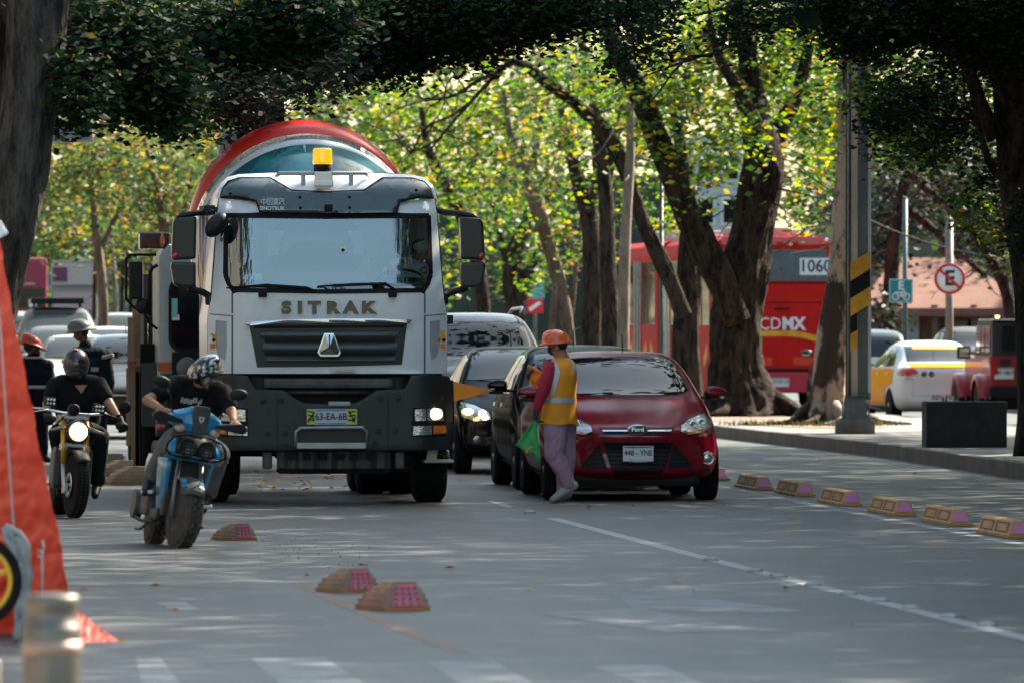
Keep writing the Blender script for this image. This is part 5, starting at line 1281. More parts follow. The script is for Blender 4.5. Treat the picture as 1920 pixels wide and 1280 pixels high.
# ================================================================= left foreground: tarpaulin, bollard, bicycle, sheet
def make_tarp():
    Y = 46.; s = FPX / Y
    edge = [(425, -14), (455, 2), (520, 14), (620, 33), (720, 53), (820, 73), (920, 94), (1010, 114), (1070, 124), (1110, 129), (1145, 142), (1165, 165), (1185, 192), (1204, 222), (1221, 247)]
    def ex(py):
        for (a, xa), (b_, xb) in zip(edge, edge[1:]):
            if a <= py <= b_: return xa + (xb - xa) * (py - a) / (b_ - a)
        return edge[-1][1]
    rows = []; n = 150
    for j in range(n + 1):
        py = 425 + (1221 - 425) * j / n; row = []
        for i in range(60):
            u = i / 59; px = ex(py) - u * (ex(py) + 260)
            d = u ** .7 * 1.6
            p = Vector((X_(px, Y), Y + d - .2, ZZ(py, Y)))
            f = .016 * (1 - abs(noise.noise(Vector((px * .018, py * .009, 0)))) * 2) + .022 * noise.noise(Vector((px * .01 + 3, py * .022 + px * .01, 1))) + .008 * noise.noise(Vector((px * .06, py * .05, 4)))
            f += .010 * (1 - abs(noise.noise(Vector((px * .05 + py * .02, py * .03, 7)))) * 2)
            p.y += f * 1.8; p.x += f * .35; row.append(p)
        rows.append(row)
    b = MB(); b.grid(rows); o = b.build('canopy_sheet', M('tarp_red', (.95, .085, .040), .45, var=.10, vs=4, bump=.25, bs=25))
    m = o.modifiers.new('t', 'SOLIDIFY'); m.thickness = .004; apply_mods(o)
    t = thing('tarpaulin_tent', 'bright red orange tarpaulin sheet sloping down at the left edge', 'tarpaulin', (0, 0, 0)); o.parent = t
    r = MB(); P = []
    for py in range(470, 1190, 24):
        u = (py - 470) / 720; px = -4 + 49 * u + (6 if py > 1000 else 0) * 0; P.append((X_(px, Y), Y - .27, ZZ(py, Y)))
    r.tube(P, .006, 6); r.build('seam_cord', M('cord_grey', (.45, .42, .42), .6), t)
    r = MB(); P = [(X_(px, Y), Y - .3, ZZ(py, Y)) for px, py in ((85, 1115), (85, 1060), (84, 1030), (78, 1028), (78, 1040), (86, 1042), (88, 1020), (85, 1010))]; r.tube(P, .007, 6); r.build('tie_rope', M('rope_pale', (.55, .55, .55), .7), t)
    fl = MB(); A = [(126, 1118), (150, 1146), (175, 1166), (200, 1183), (226, 1202), (249, 1221)]; Bt = [(100, 1200), (128, 1216), (150, 1222), (180, 1227), (215, 1228), (247, 1225)]; rows = []
    for i in range(31):
        u = i / 30 * 5; k_ = min(4, int(u)); f = u - k_
        a = (A[k_][0] * (1 - f) + A[k_ + 1][0] * f, A[k_][1] * (1 - f) + A[k_ + 1][1] * f); c = (Bt[k_][0] * (1 - f) + Bt[k_ + 1][0] * f, Bt[k_][1] * (1 - f) + Bt[k_ + 1][1] * f); rows.append([P_(a[0] + (c[0] - a[0]) * v / 8, a[1] + (c[1] - a[1]) * v / 8, Y - .35 - .3 * v / 8) + Vector((0, .035 * noise.noise(Vector((i * .45, v * .8, 9))) + .02 * noise.noise(Vector((i * 1.3, v * 1.5, 2))), 0)) for v in range(9)])
    fl.grid(rows); fl.build('ground_flap', MATS['tarp_red'], t)
    MB().box((X_(3, Y), Y - .25, ZZ(432, Y)), (.07, .05, .09), rot=(0, -.5, 0), bev=.01).build('corner_pad', WHT, t)
    MB().tube([(X_(-60, Y), Y + .3, 0), (X_(-30, Y), Y + .3, ZZ(425, Y))], .02, 8).build('tent_pole', ALU, t)
make_tarp()
Y = 27.3; s = FPX / Y; t = thing('bollard', 'brushed steel bollard with a grooved neck in the lower left corner', 'bollard', (X_(97, Y), Y, 0))
R0 = 56 / s; R1 = 50 / s; z = lambda py: ZZ(py, Y)
STL = M('brushed_steel', (.16, .145, .13), .48, .8, var=.12, vs=8, stretch=(1, 1, 12), bump=.1, bs=60)
MB().lathe([(R0, 0), (R0, z(1180)), (R0 * .97, z(1172)), (R1 * 1.0, z(1168)), (R1 * .97, z(1150)), (R1 * .97, z(1143)), (R1 * 1.02, z(1140)), (R1 * 1.02, z(1120)), (R1 * .98, z(1115)), (R1 * .5, z(1112)), (.001, z(1112))], (0, 0, 0), 'z', 48).build('post', STL, t)
MB().lathe([(R0 * 1.004, z(1200)), (R0 * 1.006, z(1226))], (0, 0, 0), 'z', 48).build('reflective_band', M('band_warm', (.36, .25, .20), .5, .4, var=.15), t)
Y = 41.; s = FPX / Y; t = thing('bicycle', 'bicycle front wheel with yellow spokes and rim cut by the left edge', 'bicycle', (X_(-45, Y), Y, .13), R(0)); zc = ZZ(1088, Y) - .13; rr_ = 82 / s
wt = MB().lathe([(rr_, -.02), (rr_ + .012, 0), (rr_, .02), (rr_ - .035, .015), (rr_ - .035, -.015)], (0, 0, zc), 'y', 64, closed=True).build('tyre', RUB, t)
MB().lathe([(rr_ - .036, -.012), (rr_ - .036, .012), (rr_ - .060, .010), (rr_ - .060, -.010)], (0, 0, zc), 'y', 64, closed=True).build('rim', M('rim_yellow', (.80, .45, .02), .4), t)
b = MB()
for i in range(5): a = 2 * math.pi * i / 5 + .3; b.tube([(0, 0, zc), (math.cos(a) * (rr_ - .05), 0, zc + math.sin(a) * (rr_ - .05))], [.022, .012], 8)
b.build('spokes', M('rim_yellow', (.80, .45, .02), .4), t); MB().tube([(0, .06, zc), (-.1, .06, zc + .35), (-.2, .05, zc + .62)], .02, 8).tube([(0, -.06, zc), (-.1, -.06, zc + .35)], .02, 8).tube([(-.2, .05, zc + .62), (-.75, .05, zc + .5), (-.7, .05, zc), (-.25, .05, zc + .5)], .018, 8).build('frame', BLK, t)
b = MB(); rows = []
a0 = lambda i: R(-25 + 150 * i / 20)
b.grid([[Vector((math.cos(a0(i)) * (rr_ + .03), y, zc + math.sin(a0(i)) * (rr_ + .03))) for y in (-.035, -.02, .0, .02, .035)] for i in range(21)]); b.build('mudguard', DPL, t)
Y = 44.3; b = MB(); rows = []
for j in range(20):
    py = 988 + 215 * j / 19; rows.append([P_((lambda xl_, xr_: xl_ + (xr_ - xl_) * i / 14)(4 + 24 * min(1, max(0, (py - 1005) / 30)), 8 + (50 - 12 * max(0, (py - 1120) / 90)) * min(1, ((py - 988) / 30) ** .5)), py, Y + .8) + Vector((0, .02 * noise.noise(Vector((i * .4, j * .35, 2))), 0)) for i in range(15)])
b.grid(rows); o = b.build('plastic_container', M('plastic_pale', (.26, .28, .285), .45, var=.15)); m = o.modifiers.new('s', 'SOLIDIFY'); m.thickness = .03; m.offset = -1; apply_mods(o)
tag(o, 'pale grey plastic container behind the yellow bicycle wheel at the left edge', 'container')
# ================================================================= people
def hand(mb, w_, d, nrm, side, curl=.8, sc=1.):
    w_ = Vector(w_); d = Vector(d).normalized(); nrm = Vector(nrm); nrm = (nrm - nrm.dot(d) * d).normalized(); lat = d.cross(nrm) * side
    for k in (-.5, .5): mb.cap(w_, w_ + d * .075 * sc + lat * k * .045 * sc, .020 * sc, .019 * sc, 8)
    mb.cap(w_ + d * .03, w_ + d * .07 * sc, .026 * sc, .024 * sc, 8)
    for i, L in enumerate((.075, .083, .077, .060)):
        b = w_ + d * .082 * sc + lat * (-.033 + .022 * i) * sc; a1 = curl * .9; a2 = curl * 1.9
        m1 = b + (d * math.cos(a1) + nrm * math.sin(a1)) * L * .5 * sc; m2 = m1 + (d * math.cos(a2) + nrm * math.sin(a2)) * L * .5 * sc
        mb.cap(b, m1, .0105 * sc, .0095 * sc, 8); mb.cap(m1, m2, .0092 * sc, .008 * sc, 8)
    b = w_ + d * .03 * sc - lat * .03 * sc; m1 = b + (d * .6 - lat * .7 + nrm * .3).normalized() * .035 * sc; m2 = m1 + (d * .9 + nrm * .5 + lat * .1).normalized() * .032 * sc
    mb.cap(b, m1, .013 * sc, .011 * sc, 8); mb.cap(m1, m2, .010 * sc, .009 * sc, 8)
def person(name, label, loc, J, f, shirt, pants, shoes, sleeve='long', hr=1., skin=None, gloves=None, fold=.010, curl=.9, cat='person', build_=1., handn=None, pantw=1.0, vestw=False):
    """J: joints relative to loc; f: facing of the head"""
    t = thing(name, label, cat, loc); skin = skin or SKIN; V = {k: Vector(v) for k, v in J.items()}
    f = Vector(f).normalized(); b = MB(); g = build_
    up = (V['head'] - V['neck']).normalized(); rt = f.cross(up).normalized()
    hd = V['head']; M3 = Matrix((rt, f, up)).transposed()
    e = M3.to_euler()
    b.ell(hd + up * .02, (.076 * hr, .096 * hr, .105 * hr), rot=e, seg=20, ring=14); b.ell(hd + f * .03 - up * .055, (.056 * hr, .068 * hr, .06 * hr), rot=e)
    b.cap(hd + f * .085 - up * .0, hd + f * .108 - up * .035, .010, .015, 8)                       # nose
    b.ell(hd + f * .092 - up * .065, (.026, .014, .012), rot=e)                                         # mouth
    b.ell(hd + f * .085 + up * .022, (.055, .02, .012), rot=e)                                           # brow
    for s in (1, -1): b.ell(hd + rt * s * .078 * hr - up * .012, (.012, .022, .034), rot=e)               # ears
    b.cap(V['neck'] - up * .03, hd - up * .05 - f * .015, .060, .054)
    ch, pe = V['chest'], V['pelvis']; shx = (V['shR'] - V['shL']) if 'shR' in V else Vector((1, 0, 0)); sx = shx.normalized()
    def torso(mb, o):
        mb.cap(V['shL'] * .86 + V['shR'] * .14, V['shR'] * .86 + V['shL'] * .14, .07 * g + o, .07 * g + o)
        mb.cap(ch - sx * .07, pe - sx * .055, .115 * g + o, .11 * g + o, 16); mb.cap(ch + sx * .07, pe + sx * .055, .115 * g + o, .11 * g + o, 16)
        mb.cap(ch - sx * .10 + Vector((0, 0, .03)), ch + sx * .10 + Vector((0, 0, .03)), .112 * g + o, .112 * g + o, 16)
        mb.cap(V['neck'], ch, .075 + o * .6, .11 * g + o)
        for s in ('L', 'R'): mb.cap(V['sh' + s], ch, .058 * g + o, .10 * g + o)
    torso(b, 0)
    for s in ('L', 'R'):
        b.cap(V['sh' + s], V['el' + s], .052 * g, .041 * g); b.cap(V['el' + s], V['wr' + s], .041 * g, .026 * g)
        d = V['wr' + s] - V['el' + s]; 
        if 'ha' + s in V: d = V['ha' + s] - V['wr' + s]
        if gloves is None: hand(b, V['wr' + s], d, (handn or {}).get(s, Vector((0, 0, -1))), 1 if s == 'R' else -1, curl)
        b.cap(V['hip' + s], V['kn' + s], .085 * g, .06 * g, 14); b.cap(V['kn' + s], V['an' + s], .057 * g, .036 * g)
        b.cap(V['an' + s], V['to' + s], .035, .028)
    body = blob(b, 'body', skin, t, .009, 2)
    q = MB()
    for s in (1, -1): q.ell(hd + f * .088 + rt * s * .031 + up * .006, (.013, .008, .008), rot=e, seg=10)
    q.build('eyes', M('eye', (.03, .02, .018), .2), body)
    if shirt:
        c = MB()
        if vestw:
            for s in ('L', 'R'): c.cap(V['sh' + s], ch, .07, .09)
        else: torso(c, .020)
        for s in ('L', 'R'):
            if sleeve == 'long': c.cap(V['sh' + s], V['el' + s], .070 * g, .058 * g); c.cap(V['el' + s], V['wr' + s] * .93 + V['el' + s] * .07, .057 * g, .040 * g)
            elif sleeve == 'short': m = V['sh' + s].lerp(V['el' + s], .62); c.cap(V['sh' + s], m, .074 * g, .066 * g)
        blob(c, 'shirt', shirt, t, .012, 2, fold, 8, seed=len(label))
    c = MB(); c.cap(pe - sx * .06, pe + sx * .06, .125 * g, .125 * g)
    for s in ('L', 'R'):
        c.cap(V['hip' + s], V['kn' + s], .105 * g * pantw, .083 * g * pantw, 14); c.cap(V['kn' + s], V['an' + s].lerp(V['kn' + s], .08), .080 * g * pantw, (.066 if pantw < 1.1 else .056) * g * pantw, 14)
    blob(c, 'trousers', pants, t, .012, 2, fold * 1.15, 9, seed=3 + len(label))
    for s in ('L', 'R'):
        a, o = V['an' + s], V['to' + s]; d = (o - a); dh = Vector((d.x, d.y, d.z)); n_ = Vector((0, 0, 1)); ln = dh.normalized()
        c = MB(); heel = a - ln * .05 + Vector((0, 0, -.02))
        c.cap(heel, a.lerp(o, .5) , .046, .046); c.cap(a.lerp(o, .4), o, .046, .036); c.cap(a + Vector((0, 0, .03)), a, .046, .05)
        blob(c, 'shoe', shoes, t, .010, 1)
        if gloves:
            c = MB(); d2 = V['wr' + s] - V['el' + s]
            if 'ha' + s in V: d2 = V['ha' + s] - V['wr' + s]
            c.cap(V['wr' + s].lerp(V['el' + s], .16), V['wr' + s], .040, .036)
            hand(c, V['wr' + s], d2, (handn or {}).get(s, Vector((0, 0, -1))), 1 if s == 'R' else -1, curl, 1.12)
            blob(c, 'glove', gloves, t, .008, 1)
    return t, (hd, f, rt, up, e)
def hardhat(t, H, col, full=False, sc=1., name='hard_hat'):
    hd, f, rt, up, e = H; c = hd + up * .045; b = MB(); rows = []
    for i in range(11):
        a = math.pi / 2 * i / 10; ring = []
        for k in range(36):
            an = 2 * math.pi * k / 36; rx, ry = .122 * sc, .142 * sc
            rr_ = math.cos(a) ** .75; z = .125 * sc * math.sin(a) ** .9
            rid = 1 + .03 * max(0, 1 - abs(math.cos(an)) * 6) * math.sin(a)
            ring.append(c + rt * (math.cos(an) * rx * rr_) + f * (math.sin(an) * ry * rr_) + up * z * rid)
        rows.append(ring)
    br = []
    for k in range(36):
        an = 2 * math.pi * k / 36; ex_ = (.055 if full else .012 + .05 * max(0, math.sin(an)) ** 2)
        br.append(c + rt * math.cos(an) * (.122 * sc + ex_) + f * math.sin(an) * (.142 * sc + ex_) - up * (.012 + ex_ * .15))
    br2 = [p - up * .008 for p in br]; inn = [c + (p - c) * .8 - up * .001 for p in rows[0]]
    b.grid([inn, br2, br] + rows, closed_u=True); b.bm.faces.new([b.bm.verts.new(c + up * (.127 * sc) + rt * math.cos(2 * math.pi * k / 8) * .004 + f * math.sin(2 * math.pi * k / 8) * .004) for k in range(8)])
    o = b.build(name, col, t); return o
def hair(t, H, col=None, lo=-.03):
    hd, f, rt, up, e = H; b = MB(); b.ell(hd + up * .03 - f * .012, (.083, .100, .105), rot=e); o = b.build('hair', col or M('hair_black', (.012, .010, .009), .7), t)
    for v in o.data.vertices:   # keep the face clear
        q = v.co - hd
        if q.dot(f) > .03 and q.dot(up) < .06: v.co = v.co - f * (q.dot(f) - .03) - rt * q.dot(rt) * .3
    return o
def mask(t, H, col, sc=1.):
    hd, f, rt, up, e = H; rows = []
    for j in range(7):
        v = -1 + 2 * j / 6; rows.append([hd + up * (-.045 + .038 * v) * sc + f * (.052 + .068 * math.cos(u * 1.25) * (1 - .22 * v * v)) + rt * math.sin(u * 1.25) * .072 for u in [-1 + 2 * i / 10 for i in range(11)]])
    b = MB(); b.grid(rows); o = b.build('face_mask', col, t); m = o.modifiers.new('s', 'SOLIDIFY'); m.thickness = .006; apply_mods(o); 
    c = MB()
    for s in (1, -1): c.tube([hd + rt * s * .068 + f * .06 - up * .02, hd + rt * s * .082 - up * .0], .003, 5)
    c.build('mask_strap', col, o); return o
def rel(Y, px0, pg=None):
    """pixel helper around a person or machine standing at depth Y with origin column px0"""
    X0 = X_(px0, Y)
    def Q(px, py, dy=0.): Yd = Y + dy; return Vector((X_(px, Yd) - X0, dy, Z_(py, Yd)))
    return (X0, Y, 0), Q
# ---- flag man in the orange vest
Y = FPX / 186.5; loc, Q = rel(Y, 1050)
J = dict(head=Q(1046, 648, 0), neck=Q(1054, 672, 0), chest=Q(1050, 712, 0), pelvis=Q(1050, 782, 0), shL=Q(1030, 690, -.13), shR=Q(1064, 690, .15), elL=Q(1019, 731, -.20), elR=Q(1032, 728, .20), wrL=Q(1006, 766, -.16), wrR=Q(1008, 710, .12),
    haL=Q(1003, 786, -.15), haR=Q(998, 700, .1), hipL=Q(1042, 797, -.08), hipR=Q(1057, 797, .08), knL=Q(1040, 850, -.10), knR=Q(1062, 856, .10), anL=Q(1069, 911, -.08), anR=Q(1056, 927, .12), toL=Q(1038, 935, -.10), toR=Q(1036, 937, .10))
LAV = M('dusty_mauve_cloth', (.30, .165, .235), .9, col2=(.48, .31, .41), vs=5, bump=.25, bs=90); RDS = M('red_shirt', (.42, .018, .045), .8, var=.2)
t, Hh = person('person', 'flag man in orange hard hat and reflective vest walking past the red hatchback', loc, J, (-.97, .22, -.08), RDS, LAV, M('dusty_shoe', (.34, .32, .31), .85, var=.2), gloves=M('dark_glove', (.03, .033, .035), .8), handn={'L': Vector((1, 0, 0)), 'R': Vector((0, -1, -.5))}, pantw=1.2, fold=.012, vestw=True)
hardhat(t, Hh, M('hat_orange', (.85, .13, .03), .3, coat=.5), sc=.98); hair(t, Hh); mask(t, Hh, M('mask_black', (.015, .015, .018), .7))
b = MB()   # vest: an open shell round the torso
C = [(Q(1054, 670), .065, .085), (Q(1054, 676), .115, .15), (Q(1053, 686), .150, .21), (Q(1052, 702), .158, .235), (Q(1051, 725), .165, .235), (Q(1050, 752), .172, .225), (Q(1048, 775), .180, .22), (Q(1047, 794), .190, .225)]
rows = []
for ci, (c, rx, ry) in enumerate(C):
    rows.append([Vector((c.x + rx * math.cos(a) * (1 + .04 * math.sin(3 * a + ci)), c.y + ry * math.sin(a), c.z + (.006 * math.sin(5 * a) if ci > 5 else 0))) for a in [2 * math.pi * k / 48 for k in range(48)]])
b.grid(rows, closed_u=True); vest = b.build('vest', M('vest_orange', (.90, .33, .015), .75, var=.10, vs=3, bump=.2, bs=40), t); bvv = bvh_of(vest)
m = vest.modifiers.new('ss', 'SUBSURF'); m.levels = 2; apply_mods(vest)
for v in vest.data.vertices: v.co += v.normal * .008 * noise.noise(v.co * 9)
bvv = bvh_of(vest); REF = M('reflective_tape', (.50, .54, .58), .35, .3)
b = MB(); cx = 0
def vp(px, py): q = Q(px, py); return (q.x, q.z)
patch(bvv, [vp(1020, 744), vp(1080, 744), vp(1080, 755), vp(1020, 755)], 'front', .008, .03, mb=b)
patch(bvv, [vp(1031, 668), vp(1041, 673), vp(1050, 697), vp(1047, 712), vp(1038, 742), vp(1030, 744), vp(1037, 712), vp(1040, 700), vp(1028, 676)], 'front', .008, .03, mb=b)
patch(bvv, [vp(1068, 673), vp(1074, 676), vp(1080, 692), vp(1080, 706), vp(1075, 692)], 'front', .008, .03, mb=b)
b.build('reflective_tape', REF, vest)
for s in ('L',):   # armhole piping: sleeve emerges over the vest
    c = MB(); c.cap(J['shL'] + Vector((0, -.03, -.02)), J['elL'], .068, .056).cap(J['elL'], J['wrL'].lerp(J['elL'], .08), .056, .040); blob(c, 'sleeve', RDS, t, .011, 2, .009, 9)
b = MB(); b.cap(Q(1001, 712, .09), Q(1016, 704, .12), .046, .036).cap(Q(998, 700, .09), Q(1003, 722, .08), .030, .026); b.cap(Q(992, 688, .07), Q(1016, 701, .1), .019, .024)
tag(blob(b, 'rolled_flag', M('flag_cloth_orange', (.88, .25, .02), .75, var=.15), None, .010, 1, .010, 14), 'crumpled orange cloth flag held up in front of the flag man', 'flag').location = loc
b = MB(); rows = []
for i in range(11):
    u = i / 10; A = Q(1009, 790, -.17).lerp(Q(1012, 863, -.17), u); B = Q(1006, 791, -.2).lerp(Q(965, 833, -.22), u) if u < .5 else Q(965, 833, -.22).lerp(Q(1000, 862, -.2), 0) 
    e_ = [(1000, 789), (994, 797), (985, 808), (976, 820), (966, 833), (974, 838), (983, 845), (990, 850), (995, 846), (1003, 849), (1006, 862)][i]
    rows.append([A.lerp(Q(e_[0], e_[1], -.2), k / 6) + Vector((0, .02 * math.sin(k * 1.7 + i * .5), 0)) for k in range(7)])
b.grid(rows); o = b.build('green_flag', M('flag_green', (.08, .48, .14), .75, var=.2, vs=8)); o.location = loc; m = o.modifiers.new('s', 'SOLIDIFY'); m.thickness = .006; apply_mods(o); tag(o, 'limp green cloth flag with an orange mark hanging from a dark glove', 'flag')
r_ = thing('cloth_flag', 'limp green cloth flag with an orange mark hanging from a dark glove', 'flag', loc); o.parent = r_; o.location = (0, 0, 0); o.name = 'cloth'; del o['label']; del o['category']
b = MB(); b.box(Q(994, 838, -.235), (.05, .006, .018), rot=(0, -.5, 0)).box(Q(988, 845, -.235), (.03, .006, .04), rot=(0, .3, 0)); b.build('orange_mark', ORG, r_)
MB().tube([Q(1008, 784, -.16), Q(1012, 864, -.17)], .010, 6).build('stick', M('pale_stick', (.4, .6, .42), .6), r_)
# ---- worker in the grey full-brim hat
Y = 107.; loc, Q = rel(Y, 170); DK = M('dark_teal_overall', (.006, .015, .018), .9, var=.25, spec=.2); DKN = M('navy_overall', (.005, .007, .013), .9, var=.25, spec=.2)
J = dict(head=Q(152, 624), neck=Q(160, 648), chest=Q(172, 688), pelvis=Q(172, 775), shL=Q(140, 664, -.1), shR=Q(198, 664, .05), elL=Q(132, 712, -.15), elR=Q(206, 716, 0), wrL=Q(120, 745, -.25), wrR=Q(204, 762, -.05),
    hipL=Q(160, 785), hipR=Q(184, 785), knL=Q(158, 822), knR=Q(188, 826), anL=Q(156, 856), anR=Q(190, 858), toL=Q(142, 862, -.08), toR=Q(178, 862, -.08))
t, Hh = person('person', 'man in dark overalls and grey wide brimmed hard hat with his head turned left', loc, J, (-.98, -.1, -.15), DK, DK, BLK, skin=M('skin_dark', (.16, .075, .045), .5), build_=1.12)
hardhat(t, Hh, M('hat_grey', (.16, .15, .145), .45), True, 1.15); hair(t, Hh)
b = MB(); b.tube([Q(196, 672, -.09), Q(214, 664, .0)], [.045, .045], 12); 
b2 = MB(); b2.box(Q(202, 668, -.02), (.16, .16, .05), rot=(0, -.25, 0), bev=.02); b2.build('reflective_sleeve_band', M('tape_dull', (.34, .30, .26), .5), t); b.bm.free()
b2 = MB(); b2.box(Q(175, 692, -.155), (.14, .02, .06), bev=.006); b2.build('reflective_chest_band', M('tape_dull', (.34, .30, .26), .5), t)
# ---- worker in the orange full-brim hat behind the tarpaulin
Y = 104.; loc, Q = rel(Y, 66)
J = dict(head=Q(60, 652), neck=Q(62, 672), chest=Q(64, 706), pelvis=Q(64, 775), shL=Q(40, 684), shR=Q(90, 686), elL=Q(34, 730, -.1), elR=Q(98, 730, -.05), wrL=Q(44, 768, -.2), wrR=Q(94, 768, -.15),
    hipL=Q(54, 785), hipR=Q(76, 785), knL=Q(54, 822), knR=Q(78, 822), anL=Q(54, 856), anR=Q(80, 856), toL=Q(64, 862, -.05), toR=Q(92, 862, -.05))
t, Hh = person('person', 'man in navy overalls and red orange wide brimmed hard hat behind the tarpaulin edge', loc, J, (.9, .35, -.3), DKN, DKN, BLK, skin=M('skin_dark', (.16, .075, .045), .5))
hardhat(t, Hh, M('hat_redorange', (.62, .075, .02), .35), True, 1.05); hair(t, Hh)
b = MB(); b.box(Q(78, 725, -.0), (.34, .30, .045), bev=.02).box(Q(64, 670, 0), (.22, .2, .03), bev=.01); b.build('reflective_band', M('tape_grey', (.34, .36, .38), .5), t)
# ================================================================= scooter
SB = M('scooter_blue', (.012, .21, .42), .3, coat=.8, var=.08, vs=6); SG = M('scooter_grey', (.06, .06, .06), .5, var=.3, vs=10)
def make_scooter():
    v = gr(336, 1026)
    t = thing('scooter', 'blue and grey motor scooter with twin caged headlamps leaning into a turn', 'scooter', (v.x, v.y, 0)); t.rotation_euler = (0, R(9.5), R(12))
    st = R(10)
    def fw(parent, y, r, wd, nm, steer=0.):
        w_ = wheel(parent, wd / 2, y, r, wd, 1, tread=2, rimr=.56, spokes=0, rimmat=BLK, name=nm, tyremat=DUST)
        w_.rotation_euler = (0, 0, steer)
        if steer: w_.location = (wd / 2 * math.cos(steer), y + wd / 2 * math.sin(steer), r)
        q = MB()
        for k in range(5):
            a = 2 * math.pi * k / 5; q.box((-wd / 2, math.cos(a) * r * .33, math.sin(a) * r * .33), (.05, .03, r * .5), rot=(a - math.pi / 2, 0, 0))
        q.build('spokes', SG, w_); return w_
    fw(t, .0, .265, .135, 'front_wheel', st); fw(t, 1.28, .255, .14, 'rear_wheel')
    b = MB()   # front mudguard
    rows = []
    for i in range(10):
        a = R(35 + 105 * i / 9); rr_ = .315; rows.append([Vector((x + .0, -math.cos(a) * -rr_ * -1, .265 + math.sin(a) * rr_ - (abs(x) / .1) ** 2 * .028)) for x in (-.10, -.06, 0, .06, .10)])
    b.grid(rows); o = b.build('front_mudguard', SG, t); m = o.modifiers.new('s', 'SOLIDIFY'); m.thickness = .008; apply_mods(o)
    b = MB(); bvm = bvh_of(o)
    for s in (1, -1): patch(bvm, [(s * .092, .49), (s * .04, .50), (s * .065, .575), (s * .085, .56)], 'front', .010, .012, mb=b)
    b.build('mudguard_accents', SB, o)
    b = MB()
    for s in (1, -1): b.tube([(s * .105, .0, .23), (s * .105, .06, .50), (s * .09, .13, .72)], [.022, .020, .02], 10)
    b.build('fork', M('fork_grey', (.20, .20, .20), .4, .5), t)
    b = MB()
    for s in (1, -1): b.tube([(s * .105, .04, .40), (s * .105, .10, .62)], .014, 8)
    b.build('fork_stanchion', CHR, t)
    # leg shield: blue flanks, grey upper
    for s in (1, -1):
        b = MB(); P = [(.12, .66), (.20, .70), (.30, .30), (.46, .20), (.42, .30), (.36, .55), (.34, .72)]
        rows = []
        for (xx, zz_, y0, y1) in ((.235, .70, .08, .34), (.225, .60, .12, .36), (.205, .48, .20, .40), (.18, .36, .26, .44), (.15, .24, .30, .52), (.12, .20, .33, .56)):
            rows.append([Vector((s * (xx - .06 * (1 - u)), y0 + (y1 - y0) * u, zz_)) for u in (0, .3, .6, 1)])
        b.grid(rows); o = b.build('leg_shield_panel', SB, t); m = o.modifiers.new('s', 'SOLIDIFY'); m.thickness = .02; apply_mods(o)
    b = MB(); rows = []
    for (zz_, w_, y) in ((.70, .26, .0), (.74, .27, -.05), (.80, .26, -.06), (.86, .24, -.02), (.93, .20, .06), (.98, .16, .12)):
        rows.append([Vector((math.sin(a) * w_, y + (1 - math.cos(a)) * .2, zz_)) for a in [R(-75 + 15 * i) for i in range(11)]])
    b.grid(rows); o = b.build('front_fairing', SG, t); m = o.modifiers.new('s', 'SOLIDIFY'); m.thickness = .02; apply_mods(o); bvf = bvh_of(o)
    b = MB(); patch(bvf, [(-.24, .70), (.24, .70), (.22, .745), (-.22, .745)], 'front', .012, .02, thick=.015, mb=b)
    for s in (1, -1): patch(bvf, [(s * .17, .75), (s * .225, .76), (s * .21, .86), (s * .165, .88)], 'front', .014, .02, mb=b)
    b.build('fairing_accents', SB, t)
    b = MB(); patch(bvf, [(-.055, .90), (.055, .90), (.05, .925), (-.05, .925)], 'front', .008, .04, mb=b); patch(bvf, [(-.16, .735), (.16, .735), (.15, .88), (-.15, .88)], 'front', .006, .04, mb=b); b.build('fairing_recess', BLK, t)
    MB().box((0, .3, .48), (.30, .16, .5), bev=.04).box((0, .62, .24), (.34, .5, .10), bev=.03).build('floorboard', DPL, t)
    for s in (1, -1):
        h = MB().lathe([(.066, .04), (.074, .0), (.072, -.02), (.064, -.02), (.06, 0), (.03, .012), (.001, .02)], (s * .077, -.075, .805), 'y', 28).build('headlight', M('headlamp_dark', (.16, .17, .17), .15, .5), t)
        b = MB(); R_ = .066
        for i in range(-2, 3):
            c = i * .025; hl = math.sqrt(max(0, R_ * R_ - c * c)); b.tube([(s * .077 + c, -.10, .805 - hl), (s * .077 + c, -.10, .805 + hl)], .0028, 5); b.tube([(s * .077 - hl, -.10, .805 + c), (s * .077 + hl, -.10, .805 + c)], .0028, 5)
        b.lathe([(R_, -.006), (R_ + .008, -.003), (R_ + .008, .006), (R_, .006)], (s * .077, -.098, .805), 'y', 28, closed=True); b.build('lamp_cage', BLK, h)
    b = MB(); b.tube([(-.20, .0, .735), (-.245, -.04, .77), (-.24, -.06, .82), (-.20, -.06, .875), (-.10, -.09, .91), (.10, -.09, .91), (.20, -.06, .875), (.24, -.06, .82), (.245, -.04, .77), (.20, .0, .735), (.10, -.08, .722), (-.10, -.08, .722), (-.20, .0, .735)], .009, 8); b.build('guard_bar', BLK, t)
    # handlebar cover
    hb = bpy.data.objects.new('handlebar', None); COL.objects.link(hb); hb.parent = t; hb.location = (0, .16, 0); hb.rotation_euler = (0, 0, st)
    b = MB(); rows = []
    for x, zl, zu, yy in ((-.24, 1.01, 1.05, .03), (-.20, .97, 1.09, .0), (-.12, .94, 1.12, -.04), (-.06, .92, 1.15, -.06), (.06, .92, 1.15, -.06), (.12, .94, 1.12, -.04), (.20, .97, 1.09, .0), (.24, 1.01, 1.05, .03)):
        rows.append([Vector((x, yy + dy, zl + (zu - zl) * h)) for dy, h in ((0, 0), (-.03, .35), (-.01, .75), (.05, 1), (.14, .8), (.14, .2))])
    b.grid(rows, closed_u=True, capends=True, smooth=False); o = b.build('handlebar_cover', SB, hb); mm = o.modifiers.new('b', 'BEVEL'); mm.width = .02; mm.segments = 3; apply_mods(o)
